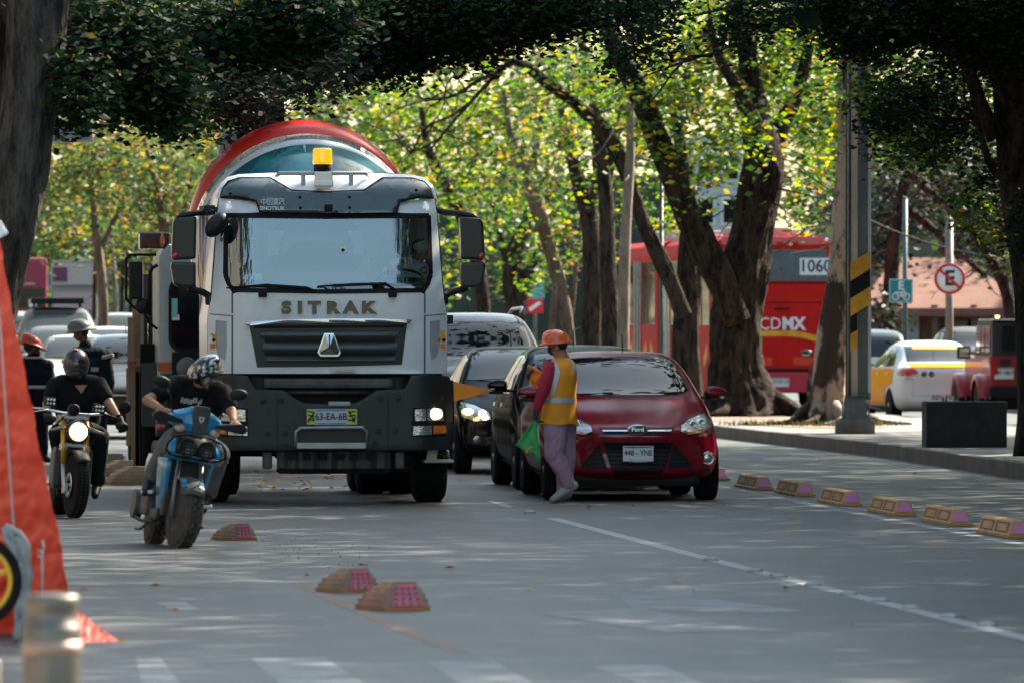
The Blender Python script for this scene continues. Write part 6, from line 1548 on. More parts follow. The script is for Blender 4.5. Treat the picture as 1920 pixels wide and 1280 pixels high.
    b = MB(); b.prism([(-.05, .925), (.05, .925), (.075, 1.10), (.065, 1.155), (-.065, 1.155), (-.075, 1.10)], -.105, -.05, 'y', bev=.012); nose = b.build('cover_centre', SG, hb)
    b = MB(); b.prism([(-.022, 1.07), (.022, 1.07), (.018, 1.04), (0, 1.02), (-.018, 1.04)], -.110, -.106, 'y'); em = b.build('shield_emblem', WHT, nose); MB().prism([(-.014, 1.063), (.014, 1.063), (0, 1.03)], -.113, -.110, 'y').build('emblem_inner', SG, em)
    for s in (1, -1):
        MB().tube([(s * .18, .02, 1.03), (s * .38, .05, 1.04)], .016, 10).build('grip', BLK, hb)
        b = MB(); b.prism([(s * .14, 1.0), (s * .16, 1.03), (s * .36, 1.07), (s * .40, 1.05), (s * .41, 1.01), (s * .38, .985)], -.10, -.045, 'y', bev=.012); b.build('hand_guard', DPL, hb)
        b = MB(); b.ell((s * .15, -.05, .955), (.045, .03, .035), seg=16); b.build('indicator', M('indicator_clear', (.62, .40, .32), .2, coat=1), hb)
        b = MB(); b.tube([(s * .20, .04, 1.06), (s * .24, .04, 1.20), (s * .31 + .0, .04, 1.27)], .007, 6); o = b.build('mirror_stem', BLK, hb)
        b = MB(); b.ell((s * .335, .04, 1.30), (.08, .025, .048), rot=(0, -s * .15, 0), seg=18); b.build('mirror', DPL, hb)
    # seat and tail, engine
    b = MB(); b.box((0, 1.0, .78), (.28, .75, .12), bev=.05); b.build('seat', BLK, t)
    b = MB(); b.box((0, 1.05, .62), (.32, .75, .24), bev=.08); b.build('tail_panel', SB, t); b = MB(); b.box((-.13, 1.05, .32), (.14, .60, .20), bev=.05); b.lathe([(.12, -.04), (.12, .03), (.001, .03)], (-.19, 1.22, .30), 'x', 20); b.build('engine_cover', SG, t)
    b = MB(); b.cap((.17, .9, .28), (.18, 1.35, .36), .045, .06); b.build('exhaust', GMT, t)
    MB().tube([(-.16, .55, .20), (-.24, .60, .10), (-.26, .72, .10)], .012, 6).build('side_stand', GMT, t)
    b = MB(); b.tube([(-.12, .5, .18), (-.25, .55, .17), (-.30, .6, .19)], .014, 6).tube([(.12, .5, .2), (.25, .5, .19)], .014, 6); b.build('foot_peg', GMT, t)
    return t
make_scooter()
# scooter rider
Y = 64.8; loc, Q = rel(Y, 360); TEE = M('black_tee', (.006, .008, .009), .9, var=.3, spec=.2); GJ = M('grey_trousers', (.10, .10, .103), .9, col2=(.19, .187, .187), vs=6, bump=.2, bs=120)
J = dict(head=Q(382, 698, .42), neck=Q(374, 729, .56), chest=Q(366, 760, .66), pelvis=Q(352, 822, .95), shL=Q(330, 722, .62), shR=Q(416, 735, .62), elL=Q(276, 750, .42), elR=Q(436, 775, .45), wrL=Q(306, 768, .24), wrR=Q(438, 788, .26),
    haL=Q(322, 772, .2), haR=Q(446, 796, .2), hipL=Q(338, 818, .85), hipR=Q(376, 832, .85), knL=Q(312, 838, .38), knR=Q(412, 852, .38), anL=Q(280, 900, .50), anR=Q(394, 912, .48), toL=Q(272, 922, .30), toR=Q(380, 955, .30))
J['anR'] = Q(390, 925, .48)
t, Hh = person('person', 'scooter rider in black t-shirt, pale face mask and black and white patterned helmet, looking sideways', loc, J, (.76, -.64, .02), TEE, GJ, M('black_shoe', (.015, .014, .018), .6), sleeve='short', build_=1.06, handn={'L': Vector((0, -.3, -1)), 'R': Vector((0, -.3, -1))}, curl=1.3)
for s, k_ in (('L', -1), ('R', 1)):
    a, o = J['an' + s], J['to' + s]; d = (o - a).normalized(); b = MB(); b.box(a.lerp(o, .42) + Vector((0, 0, -.05)), (.10, .28, .03), bev=.012); q = b.build('shoe_sole', WHT, t)
def helmet_half(t, H, col):
    hd, f, rt, up, e = H; c = hd + up * .05 - f * .01; b = MB(); rows = []
    for i in range(12):
        a = R(-12 + 102 * i / 11); rows.append([c + (rt * math.cos(an) * .132 + f * math.sin(an) * .152) * math.cos(a) + up * (.138 * math.sin(a)) for an in [2 * math.pi * k / 36 for k in range(36)]])
    b.grid(rows, closed_u=True); o = b.build('helmet', col, t); m = o.modifiers.new('s', 'SOLIDIFY'); m.thickness = .012; m.offset = -1; apply_mods(o)
    b = MB(); b.tube([c + (rt * math.cos(an) * .133 + f * math.sin(an) * .153) * .985 - up * .027 for an in [2 * math.pi * k / 36 for k in range(37)]], .008, 6); b.build('helmet_rim', BLK, o)
    rows = []
    for j in range(5):
        u = j / 4; rows.append([c + rt * math.sin(a) * (.11 - .02 * u) + f * (.125 + math.cos(a) * .025 + .065 * u * math.cos(a)) - up * (.02 + .045 * u) for a in [R(-70 + 20 * i) for i in range(8)]])
    b = MB(); b.grid(rows); cap_ = b.build('cap_peak', M('cap_black', (.015, .015, .017), .7), o); m = cap_.modifiers.new('s', 'SOLIDIFY'); m.thickness = .004; apply_mods(cap_)
    P = [(-.03, .004), (-.015, -.008), (.0, -.006), (.03, .012), (.0, .002), (-.012, .002), (-.024, .008)]; bas = c + f * .175 - up * .035 - rt * .0 + Vector((0, -.018, 0))
    b = MB(); b.prism(P, -.002, .002, 'y'); sw = b.build('swoosh_mark', WHT, cap_); sw.location = bas + Vector((-.01, -.03, .0))
    b = MB()
    for s in (1, -1): b.cap(hd + rt * s * .088 + up * .01, hd + rt * s * .080 - up * .045, .03, .022); b.tube([hd + rt * s * .086 - up * .03, hd + rt * s * .05 + f * .045 - up * .115, hd + f * .055 - up * .125], .008, 6)
    b.build('chin_strap', BLK, o); return o
hm = M('helmet_pattern', (.02, .02, .022), .2, coat=1)
_t = hm.node_tree; _v = _t.nodes.new("ShaderNodeTexVoronoi"); _v.inputs["Scale"].default_value = 26; _tc = _t.nodes.new("ShaderNodeTexCoord"); _r = _t.nodes.new("ShaderNodeValToRGB"); _r.color_ramp.elements[0].position = .42; _r.color_ramp.elements[1].position = .50
_r.color_ramp.elements[0].color = (.68, .68, .70, 1); _r.color_ramp.elements[1].color = (.015, .015, .018, 1); _t.links.new(_tc.outputs["Object"], _v.inputs[0]); _t.links.new(_v.outputs["Distance"], _r.inputs[0]); _t.links.new(_r.outputs[0], _t.nodes["Principled BSDF"].inputs["Base Color"])
helmet_half(t, Hh, hm); hair(t, Hh); mask(t, Hh, M('mask_pale', (.60, .60, .66), .75), 1.12)
sh = [c for c in kids(t) if c.name.startswith('shirt')][0]; bs_ = bvh_of(sh); b = MB()
r2 = random.Random(3)
for i in range(9):
    q = Q(336 + i * 4.5, 752 + r2.uniform(-3, 3) + i * .4); patch(bs_, [(q.x - .012, q.z - .02), (q.x + .005, q.z - .02), (q.x + .014, q.z + .022), (q.x - .002, q.z + .022)], 'front', .006, .03, mb=b)
b.build('shirt_print', M('print_grey', (.36, .38, .38), .7), sh)
b = MB(); b.ell(Q(298, 800, .5), (.03, .03, .022)).ell(Q(305, 799, .5), (.022, .02, .018)); b.build('key_charm', M('charm_red', (.6, .08, .10), .5), t)
# ================================================================= motorcycle
def make_moto():
    v = gr(138, 970)
    t = thing('motorcycle', 'naked motorcycle with golden fork tubes and a lit round headlamp', 'motorcycle', (v.x, v.y, 0)); t.rotation_euler = (0, R(4.5), R(9))
    GD = M('fork_gold', (.80, .36, .03), .3, .55); st = R(8)
    fr = bpy.data.objects.new('front_fork', None); COL.objects.link(fr); fr.parent = t; fr.rotation_euler = (0, 0, st)
    w_ = wheel(fr, .058, 0, .30, .116, 1, tread=0, rimr=.70, spokes=6, rimmat=BLK, name='front_wheel')
    tr = MB()
    for k in range(60):
        a = 2 * math.pi * k / 60
        for s in (1, -1): tr.box((-.058 + s * .026, math.cos(a) * .3005, math.sin(a) * .3005), (.045, .004, .007), rot=(a - math.pi / 2, 0, s * .9))
    tr.build('tread_grooves', M('groove', (.05, .05, .05), .9), w_)
    b = MB()
    for s in (1, -1): b.tube([(s * .11, .115, .50), (s * .11, .25, .95)], .027, 12)
    b.build('gold_tubes', GD, fr)
    b = MB()
    for s in (1, -1): b.tube([(s * .11, -.005, .26), (s * .11, .05, .36), (s * .11, .115, .50)], [.026, .024, .023], 12); b.box((s * .11, -.01, .27), (.05, .07, .10), bev=.015)
    b.build('fork_legs', M('fork_silver', (.5, .51, .52), .3, .8), fr)
    b = MB(); b.tube([(-.13, 0, .30), (.13, 0, .30)], .018, 10)
    for s in (1, -1): b.lathe([(.12, 0), (.12, .006), (.06, .006), (.06, 0)], (s * .075, 0, .30), 'x', 24, closed=True)
    b.build('brake_discs', ALU, fr)
    b = MB()
    for s in (1, -1): b.box((s * .11, .17, .645), (.07, .07, .06), bev=.015)
    b.box((0, .19, .67), (.26, .08, .04), bev=.01); b.build('lower_clamp', ALU, fr); MB().box((0, .25, .93), (.26, .1, .04), bev=.01).build('upper_clamp', ALU, fr)
    rows = []; b = MB()
    for i in range(9):
        a = R(45 + 80 * i / 8); rows.append([Vector((x, -math.cos(a) * -.335 * -1, .30 + math.sin(a) * .335 - (abs(x) / .07) ** 2 * .02)) for x in (-.07, -.04, 0, .04, .07)])
    b.grid(rows); o = b.build('front_mudguard', DPL, fr); m = o.modifiers.new('s', 'SOLIDIFY'); m.thickness = .006; apply_mods(o)
    h = MB().lathe([(.05, .16), (.10, .10), (.105, .0), (.108, -.02), (.09, -.025), (.088, -.01), (.001, .0)], (0, .10, .80), 'y', 32).build('headlight', M('shell_brown', (.06, .04, .03), .4), fr)
    MB().lathe([(.082, 0), (.075, -.012), (.04, -.022), (.001, -.024)], (0, .088, .80), 'y', 28).build('lit_lens', M('lit_moto', (1, .8, .5), .3, emit=1.0, ecol=(1, .62, .22)), h)
    b = MB(); b.box((.02, .062, .815), (.085, .004, .03), rot=(0, .5, 0)).box((-.02, .062, .785), (.06, .004, .02), rot=(0, .2, 0)); b.build('bright_led', M('lit_led', (1, .95, .8), .3, emit=3, ecol=(1, .9, .7)), h)
    MB().lathe([(.084, -.012), (.095, -.016), (.095, .0), (.084, .0)], (0, .085, .80), 'y', 28, closed=True).build('headlight_ring', CHR, h)
    b = MB(); b.lathe([(.05, .07), (.055, 0), (.05, -.01), (.001, -.012)], (-.04, .14, 1.0), 'y', 24); b.build('instrument', BLK, fr)
    b = MB(); b.tube([(-.40, .36, .99), (-.30, .30, .985), (-.12, .22, .965), (.12, .22, .965), (.30, .30, .985), (.40, .36, .95)], .013, 10); b.build('handlebar', CHR, fr)
    for s in (1, -1):
        MB().tube([(s * .27, .28, .98), (s * .41, .37, .95)], .02, 10).build('grip', BLK, fr)
        b = MB(); b.tube([(s * .26, .24, .985), (s * .42, .28, .95)], .007, 6); b.build('lever', BLK if s > 0 else CHR, fr)
        lx = -.27 if s < 0 else .20
        q = MB().box((lx, .17, 1.06 if s < 0 else 1.03), (.11, .06, .08), rot=(0, 0 if s < 0 else .2, 0), bev=.012).build('spot_lamp', DPL, fr)
        b = MB()
        for i in (-1, 0, 1):
            for j in (-1, 1): b.ell((lx + i * .03, .135, (1.06 if s < 0 else 1.03) + j * .017), (.012, .006, .012), seg=8)
        b.build('spot_leds', M('led_pale', (.7, .72, .72), .2), q)
        MB().cap((s * .13, .14, .83), (s * .25, .12, .80), .022, .012).build('indicator', M('indicator_dull', (.45, .25, .18), .3), fr)
        b = MB(); b.tube([(s * .42, .37, .955), (s * .47, .36, .99), (s * .50, .35, 1.03)], .009, 6); b.lathe([(.055, .012), (.058, 0), (.05, -.014), (.001, -.018)], (s * .50, .35, 1.06), 'y', 20); b.build('bar_end_mirror', BLK, fr)
    b = MB(); b.tube([(.14, .2, .9), (.19, .15, .8), (.12, .2, .6)], .008, 6).tube([(-.12, .2, .93), (-.2, .16, .85), (-.1, .3, .7)], .008, 6); b.build('cables', BLK, fr)
    b = MB(); b.box((0, .75, .86), (.30, .5, .2), bev=.09); b.build('fuel_tank', M('tank_black', (.01, .01, .012), .2, coat=1), t)
    b = MB(); b.box((0, 1.15, .80), (.26, .6, .10), bev=.04); b.build('seat', BLK, t)
    b = MB(); b.box((0, .62, .45), (.36, .40, .40), bev=.05).box((0, .45, .55), (.26, .08, .3), bev=.01).tube([(0, .3, .9), (0, .5, .6), (0, 1.0, .3), (0, 1.4, .3)], .03, 8).cap((.16, .6, .22), (.2, 1.2, .3), .035, .06); b.build('engine', M('engine_dark', (.03, .03, .032), .4, .4, var=.4, vs=12), t)
    wheel(t, .08, 1.4, .31, .16, 1, rimr=.66, spokes=6, rimmat=M('rim_yellow', (.80, .45, .02), .4), name='rear_wheel')
    b = MB(); b.tube([(-.3, .95, .28), (.3, .95, .28)], .013, 6); b.build('foot_peg', GMT, t)
make_moto()
Y = 74.6; loc, Q = rel(Y, 145); DJ = M('dark_jeans', (.008, .013, .015), .9, var=.3, spec=.2)
J = dict(head=Q(143, 684, .62), neck=Q(144, 716, .68), chest=Q(146, 752, .74), pelvis=Q(147, 806, .95), shL=Q(106, 722, .70), shR=Q(186, 722, .70), elL=Q(88, 758, .58), elR=Q(206, 757, .58), wrL=Q(88, 778, .42), wrR=Q(226, 788, .42),
    haL=Q(92, 782, .32), haR=Q(233, 800, .34), hipL=Q(134, 808, .88), hipR=Q(160, 808, .88), knL=Q(110, 812, .42), knR=Q(186, 820, .45), anL=Q(118, 900, .72), anR=Q(182, 905, .72), toL=Q(112, 925, .55), toR=Q(178, 928, .55))
t, Hh = person('person', 'motorcyclist in black v-neck t-shirt, gloves and full face black helmet', loc, J, (.02, -1, -.04), TEE, DJ, BLK, sleeve='short', gloves=BLK, build_=1.12, curl=1.2, skin=M('skin_warm', (.38, .19, .115), .5))
hd, f, rt, up, e = Hh; b = MB(); b.ell(hd + up * .01, (.125, .145, .150), rot=e, seg=28, ring=18); b.ell(hd + f * .045 - up * .065, (.105, .105, .085), rot=e, seg=24)
hl = blob(b, 'helmet', M('helmet_black', (.014, .016, .016), .28, coat=.6), t, .010, 3); bh = bvh_of(hl)
def hp(x, z): return (hd.x + x, hd.z + z)
b = MB(); patch(bh, [hp(-.088, -.01), hp(.088, -.01), hp(.082, .045), hp(.05, .055), hp(-.05, .055), hp(-.082, .045)], 'front', .004, .02, mb=b); v_ = b.build('visor', M('visor_tint', (.035, .022, .020), .06, coat=1), hl)
b = MB(); patch(bh, strip([hp(-.08, -.055), hp(-.04, -.035), hp(.04, -.035), hp(.08, -.055)], .012), 'front', .006, .02, mb=b); patch(bh, [hp(-.03, -.085), hp(.03, -.085), hp(.035, -.06), hp(-.035, -.06)], 'front', .006, .02, mb=b); b.build('chin_vents', M('vent_grey', (.09, .095, .095), .3), hl)
b = MB(); b.ell(hd + up * .15 - f * .02, (.035, .06, .014)); b.build('helmet_top_light', REDL, hl)
sh = [c for c in kids(t) if c.name.startswith('shirt')][0]; bs_ = bvh_of(sh); b = MB(); a_ = Q(133, 722); c_ = Q(157, 722); d_ = Q(146, 738); patch(bs_, [(a_.x, a_.z), (c_.x, c_.z), (d_.x, d_.z)], 'front', .004, .02, mb=b); b.build('neck_opening', M('skin_warm', (.38, .19, .115), .5), t)
# ---- mixer driver
Y = FPX / 188. + 1.25; loc, Q = rel(Y, 775)
J = dict(head=Q(789, 470, -.1), neck=Q(778, 492, 0), chest=Q(768, 520, 0), pelvis=Q(765, 585, .1), shL=Q(742, 500, .0), shR=Q(800, 512, -.05), elL=Q(728, 512, -.3), elR=Q(802, 545, -.25), wrL=Q(752, 492, -.5), wrR=Q(797, 512, -.5),
    hipL=Q(752, 590), hipR=Q(778, 590), knL=Q(748, 600, -.5), knR=Q(786, 600, -.5), anL=Q(748, 680, -.7), anR=Q(786, 680, -.7), toL=Q(748, 690, -.85), toR=Q(786, 690, -.85))
t, Hh = person('person', 'mixer truck driver in a pale cap and white shirt behind the windscreen', loc, J, (.75, -.55, -.1), M('white_shirt', (.62, .64, .66), .8), DJ, BLK)
hd, f, rt, up, e = Hh; b = MB(); b.ell(hd + up * .055 - f * .01, (.088, .105, .075), rot=e); b.box(hd + up * .05 + f * .12, (.12, .11, .012), rot=e); b.build('cap', M('cap_pale', (.45, .48, .48), .7), t); hair(t, Hh)
# ================================================================= trees
def leaves(name, blobs, mat, parent, size=.09, clump=14, spread=.22, seed=1, droop=.3, asp=.55):
    r = random.Random(seed); V = []; F = []
    for (c, rad, n) in blobs:
        c = Vector(c) - (parent.location if parent else Vector())
        for _ in range(max(1, n // clump)):
            d = Vector((r.gauss(0, 1), r.gauss(0, 1), r.gauss(0, 1))).normalized() * (r.random() ** .42)
            cc = Vector((c.x + d.x * rad[0], c.y + d.y * rad[1], c.z + d.z * rad[2])); sp = spread * r.uniform(.5, 1.3)
            for _k in range(int(clump * r.uniform(.5, 1.5))):
                p = cc + Vector((r.gauss(0, sp), r.gauss(0, sp), r.gauss(0, sp * .8)))
                a = r.uniform(0, 6.283); s_ = size * r.uniform(.6, 1.35)
                ax = Vector((math.cos(a), math.sin(a), -droop * 2 * r.random() + droop * .3)).normalized()
                n_ = Vector((r.gauss(0, 1), r.gauss(0, 1), r.gauss(0, 1) + .6)); sd_ = ax.cross(n_)
                if sd_.length < 1e-4: continue
                sd_.normalize(); i = len(V)
                V += [p, p + ax * s_ * .45 + sd_ * s_ * asp * .5, p + ax * s_, p + ax * s_ * .45 - sd_ * s_ * asp * .5]; F.append((i, i + 1, i + 2, i + 3))
    me = bpy.data.meshes.new(name); me.from_pydata(V, [], F); me.materials.append(mat); o = bpy.data.objects.new(name, me); COL.objects.link(o); o.parent = parent
    return o
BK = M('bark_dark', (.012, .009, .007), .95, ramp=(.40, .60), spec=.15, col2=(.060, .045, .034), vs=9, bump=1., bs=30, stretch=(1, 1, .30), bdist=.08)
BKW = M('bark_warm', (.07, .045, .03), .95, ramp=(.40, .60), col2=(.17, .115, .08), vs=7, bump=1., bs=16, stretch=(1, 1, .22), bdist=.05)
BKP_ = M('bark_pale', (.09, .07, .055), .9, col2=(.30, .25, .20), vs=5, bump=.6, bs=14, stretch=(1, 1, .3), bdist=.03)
BKM = M('bark_peeling', (.030, .020, .014), .9, ramp=(.46, .52), col2=(.36, .28, .21), vs=1.6, bump=.8, bs=12, stretch=(1, 1, .45), bdist=.03)
BKG = M('bark_grey', (.022, .019, .017), .95, ramp=(.40, .60), spec=.2, col2=(.10, .086, .077), vs=9, bump=1., bs=18, stretch=(1, 1, .25), bdist=.04)
def limb(mb, pts, Y, X0, z0=0., dy=0., n=14, wob=.10, ddy=0., rid=0.):
    P, Rr = [], []; m = len(pts)
    for i in range(m - 1):
        NS = 14 if rid else 4
        for j in range(NS):
            u = j / NS; a, c = pts[i], pts[i + 1]; pm = pts[max(0, i - 1)]; pn = pts[min(m - 1, i + 2)]
            cr = lambda k: .5 * ((2 * a[k]) + (c[k] - pm[k]) * u + (2 * pm[k] - 5 * a[k] + 4 * c[k] - pn[k]) * u * u + (3 * a[k] - pm[k] - 3 * c[k] + pn[k]) * u ** 3)
            P.append((cr(0), cr(1), cr(2), (i + u) / (m - 1)))
    P.append((*pts[-1], 1))
    W_, R2 = [], []
    for (px, py, w_, u) in P:
        yy = Y + dy + ddy * u; W_.append(Vector((X_(px, yy) - X0, dy + ddy * u, Z_(py, yy) - z0))); R2.append(max(.008, w_ / 2 * yy / FPX))
    mb.tube(W_, R2, n, True, wob, rid); return W_
def tree(name, label, Y, px, mat, limbs, crown=None, leafm=None, z0=.0, size=.09, seed=1, roots=False, group='trees along the avenue', twigs=0, spread=.22, cat='tree', wob=.10, clump=14, ridge=0.):
    X0 = X_(px, Y); t = thing(name, label, cat, (X0, Y, z0), 0, group); b = MB(); ends = []
    for L in limbs:
        pts, kw = (L, {}) if isinstance(L, list) else L
        ends.append(limb(b, pts, Y, X0, z0, wob=wob, n=44 if (ridge and pts[0][2] > 30) else 14, rid=ridge, **kw))
    r = random.Random(seed)
    if roots:
        for k in range(9):
            a = 2 * math.pi * k / 9 + r.uniform(-.2, .2); L = r.uniform(.7, 1.5) * roots; r0 = roots * .42
            P = [Vector((math.cos(a) * r0 * .6, math.sin(a) * r0 * .6, .42 * roots))]; 
            for q in range(1, 6): u = q / 5; P.append(Vector((math.cos(a + .25 * math.sin(u * 4 + k)) * (r0 + L * u), math.sin(a + .25 * math.sin(u * 4 + k)) * (r0 + L * u), .30 * roots * (1 - u) ** 2.2 + .012)))
            b.tube(P, [.17 * roots, .15 * roots, .10 * roots, .065 * roots, .045 * roots, .02], 9, True, .25)
    for k in range(twigs):
        E = r.choice(ends); p = E[r.randrange(len(E) // 2, len(E))]; d = Vector((r.gauss(0, 1), r.gauss(0, 1), r.gauss(.1, .7))).normalized(); P = [p]; q = p.copy()
        for _ in range(6): d = (d + Vector((r.gauss(0, .35), r.gauss(0, .35), r.gauss(-.05, .3)))).normalized(); q = q + d * r.uniform(.15, .35); P.append(q.copy())
        b.tube(P, [.022, .018, .014, .011, .009, .006, .004], 5)
    b.build('trunk', mat, t)
    if crown:
        B = [((X_(x, y3), y3, Z_(y, y3)), (rx * y3 / FPX, dep, ry * y3 / FPX), int(n * (.62 if y3 > 120 else 1.25))) for (x, y, rx, ry, y3, dep, n) in crown]
        leaves('crown', B, leafm, t, size, seed=seed, spread=spread, clump=clump)
    return t
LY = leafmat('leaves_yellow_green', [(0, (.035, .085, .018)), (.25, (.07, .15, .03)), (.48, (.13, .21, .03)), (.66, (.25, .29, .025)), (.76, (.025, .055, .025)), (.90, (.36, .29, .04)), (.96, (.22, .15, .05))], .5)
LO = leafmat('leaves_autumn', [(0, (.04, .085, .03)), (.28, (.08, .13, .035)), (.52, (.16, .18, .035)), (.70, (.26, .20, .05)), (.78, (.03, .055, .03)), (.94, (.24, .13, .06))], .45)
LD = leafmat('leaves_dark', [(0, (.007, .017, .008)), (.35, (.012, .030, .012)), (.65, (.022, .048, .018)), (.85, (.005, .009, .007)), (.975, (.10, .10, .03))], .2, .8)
LM = leafmat('leaves_mid', [(0, (.02, .05, .02)), (.3, (.04, .10, .025)), (.55, (.09, .16, .02)), (.75, (.03, .05, .02)), (.93, (.25, .2, .03))], .4, .45)
LG = leafmat('leaves_greyish', [(0, (.018, .024, .018)), (.4, (.030, .040, .028)), (.7, (.010, .016, .013)), (.9, (.055, .055, .038))], .25)
# --- big median tree
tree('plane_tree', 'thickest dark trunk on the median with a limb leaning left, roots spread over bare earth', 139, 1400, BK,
     [[(1388, 778, 170), (1386, 752, 134), (1380, 700, 106), (1381, 640, 98), (1381, 588, 95), (1394, 510, 88), (1413, 430, 74), (1424, 350, 80), (1428, 285, 72), (1418, 235, 60), (1412, 180, 42), (1400, 100, 32), (1380, -40, 28)],
      ([(1380, 600, 60), (1362, 550, 58), (1325, 470, 54), (1290, 400, 52), (1258, 320, 46), (1232, 258, 42), (1205, 185, 40), (1165, 110, 34), (1135, 40, 30), (1120, -40, 26)], dict(dy=-.3, ddy=-.8)),
      ([(1432, 330, 52), (1448, 280, 40), (1466, 235, 32), (1490, 190, 26), (1505, 140, 22), (1520, 60, 18), (1530, -30, 14)], dict(dy=.1, ddy=.8)),
      ([(1440, 300, 34), (1456, 330, 20), (1448, 380, 10)], dict(dy=-.35)),
      ([(1415, 235, 36), (1385, 170, 26), (1350, 110, 18), (1330, 40, 12)], dict(dy=-.2, ddy=-.6))],
     crown=[(1330, 150, 150, 120, 140, 1.6, 2600), (1480, 160, 110, 120, 141, 1.6, 2400), (1250, 210, 90, 90, 138, 1.2, 900), (1540, 300, 60, 90, 142, 1.2, 900), (1320, 330, 50, 70, 138, .9, 420), (1500, 380, 40, 60, 140, .8, 260), (1395, 250, 70, 80, 137, .8, 600), (1380, 60, 200, 70, 140, 2, 2200)],
     leafm=LY, z0=.17, size=.15, seed=11, roots=1.0, twigs=26, ridge=.09)
tree('plane_tree', 'slender dark trunk just left of the thickest one, its long limb arching left', 150, 1287, BK,
     [[(1288, 770, 62), (1286, 700, 54), (1287, 620, 50), (1292, 520, 46), (1296, 440, 40), (1290, 370, 30), (1275, 270, 24), (1260, 150, 20)],
      ([(1282, 590, 34), (1262, 540, 30), (1236, 480, 29), (1209, 423, 28), (1186, 360, 27), (1164, 300, 27), (1140, 255, 26), (1119, 228, 25), (1085, 200, 23), (1051, 173, 22), (1018, 150, 20), (990, 128, 19), (960, 118, 12), (930, 140, 8), (880, 195, 6), (840, 240, 5), (800, 290, 3)], dict(dy=-.5, ddy=-1.5)),
      ([(940, 135, 8), (900, 150, 7), (850, 180, 6), (790, 190, 4)], dict(dy=-2.0)), ([(890, 185, 6), (850, 215, 5), (800, 240, 4), (770, 290, 3)], dict(dy=-2.0))],
     crown=[(1180, 180, 110, 80, 149, 1.5, 1500), (1240, 400, 45, 80, 151, 1, 420), (1090, 140, 90, 50, 148, 1.2, 900), (1215, 280, 60, 70, 150, 1, 600)], leafm=LY, z0=.12, size=.15, seed=12, twigs=30, ridge=.07)
tree('plane_tree', 'right of two close dark trunks behind the orange hard hat', 158, 1143, BK, [[(1146, 700, 38), (1144, 600, 33), (1140, 500, 31), (1138, 400, 29), (1131, 320, 27), (1120, 250, 24), (1110, 170, 18), (1090, 80, 14)], ([(1135, 360, 22), (1150, 280, 16), (1170, 200, 12)], dict(dy=.1))],
     crown=[(1150, 330, 60, 80, 159, 1.3, 900), (1080, 230, 70, 60, 160, 1.3, 800)], leafm=LY, z0=0, size=.15, seed=13, twigs=12)
tree('plane_tree', 'left of two close dark trunks behind the orange hard hat, kinked at mid height', 162, 1108, BK, [[(1107, 700, 42), (1109, 600, 38), (1112, 500, 37), (1108, 420, 36), (1092, 360, 34), (1075, 310, 26), (1062, 250, 16), (1045, 170, 10)], ([(1105, 400, 22), (1118, 340, 16), (1112, 280, 10)], dict(dy=-.2))],
     crown=[(1030, 300, 80, 90, 163, 1.4, 1000), (1100, 470, 50, 70, 165, 1, 350)], leafm=LO, z0=0, size=.15, seed=14, twigs=16)
tree('plane_tree', 'warm brown leaning trunk nearest the lilac vehicle, forked near its top', 170, 1062, BKW, [[(1072, 690, 24), (1062, 600, 26), (1048, 530, 26), (1032, 470, 27), (1016, 410, 30), (1003, 370, 32), (990, 330, 28), (972, 295, 20), (955, 240, 12), (945, 170, 8)], ([(1010, 390, 22), (1000, 320, 14), (1010, 250, 10), (1020, 180, 7)], dict(dy=.2)), ([(1045, 530, 16), (1035, 610, 15), (1036, 690, 16)], dict(dy=-.1)), ([(1070, 600, 10), (1080, 500, 9), (1090, 400, 7)], dict(dy=.1))],
     crown=[(960, 230, 130, 100, 171, 1.8, 2600), (900, 320, 120, 110, 172, 1.8, 2200), (1000, 480, 60, 70, 172, 1, 420), (1040, 380, 60, 80, 170, 1, 500)], leafm=LY, z0=0, size=.155, seed=15, twigs=26)
tree('slender_tree', 'slim pale straight trunk between the dark pair and the bus', 146, 1174, BKP_, [[(1168, 700, 24), (1169, 600, 23), (1171, 500, 21), (1175, 400, 20), (1181, 300, 18), (1182, 220, 16), (1180, 150, 13), (1178, 50, 10)]],
     crown=[(1190, 120, 60, 60, 146, .8, 500)], leafm=LY, z0=.1, size=.15, seed=16, twigs=4, wob=.05)
tree('plane_tree', 'short stout trunk behind the right mirrors of the mixer truck', 195, 968, BK, [[(972, 670, 38), (968, 590, 36), (962, 520, 40), (972, 460, 34), (990, 410, 22), (1000, 350, 14)], ([(965, 500, 28), (985, 520, 22), (1010, 470, 14)], dict(dy=-.1)), ([(958, 520, 20), (940, 450, 14), (925, 380, 9)], dict(dy=.1))],
     crown=[(980, 480, 80, 90, 196, 1.6, 1300), (930, 420, 90, 90, 198, 1.8, 1500)], leafm=LM, z0=0, size=.165, seed=17, twigs=12)
tree('plane_tree', 'crooked limb rising left behind the roof of the mixer truck', 185, 905, BK, [[(912, 680, 26), (908, 600, 26), (900, 520, 27), (885, 450, 28), (860, 390, 28), (838, 350, 28), (818, 315, 22), (800, 270, 14), (790, 200, 9)], ([(850, 370, 16), (880, 330, 10), (900, 270, 7)], dict(dy=.2))],
     crown=[(780, 230, 120, 80, 186, 1.8, 2200), (830, 330, 90, 80, 187, 1.8, 1500), (720, 210, 80, 70, 188, 1.6, 1300), (860, 480, 60, 90, 190, 1.4, 700)], leafm=LY, z0=0, size=.165, seed=18, twigs=18)
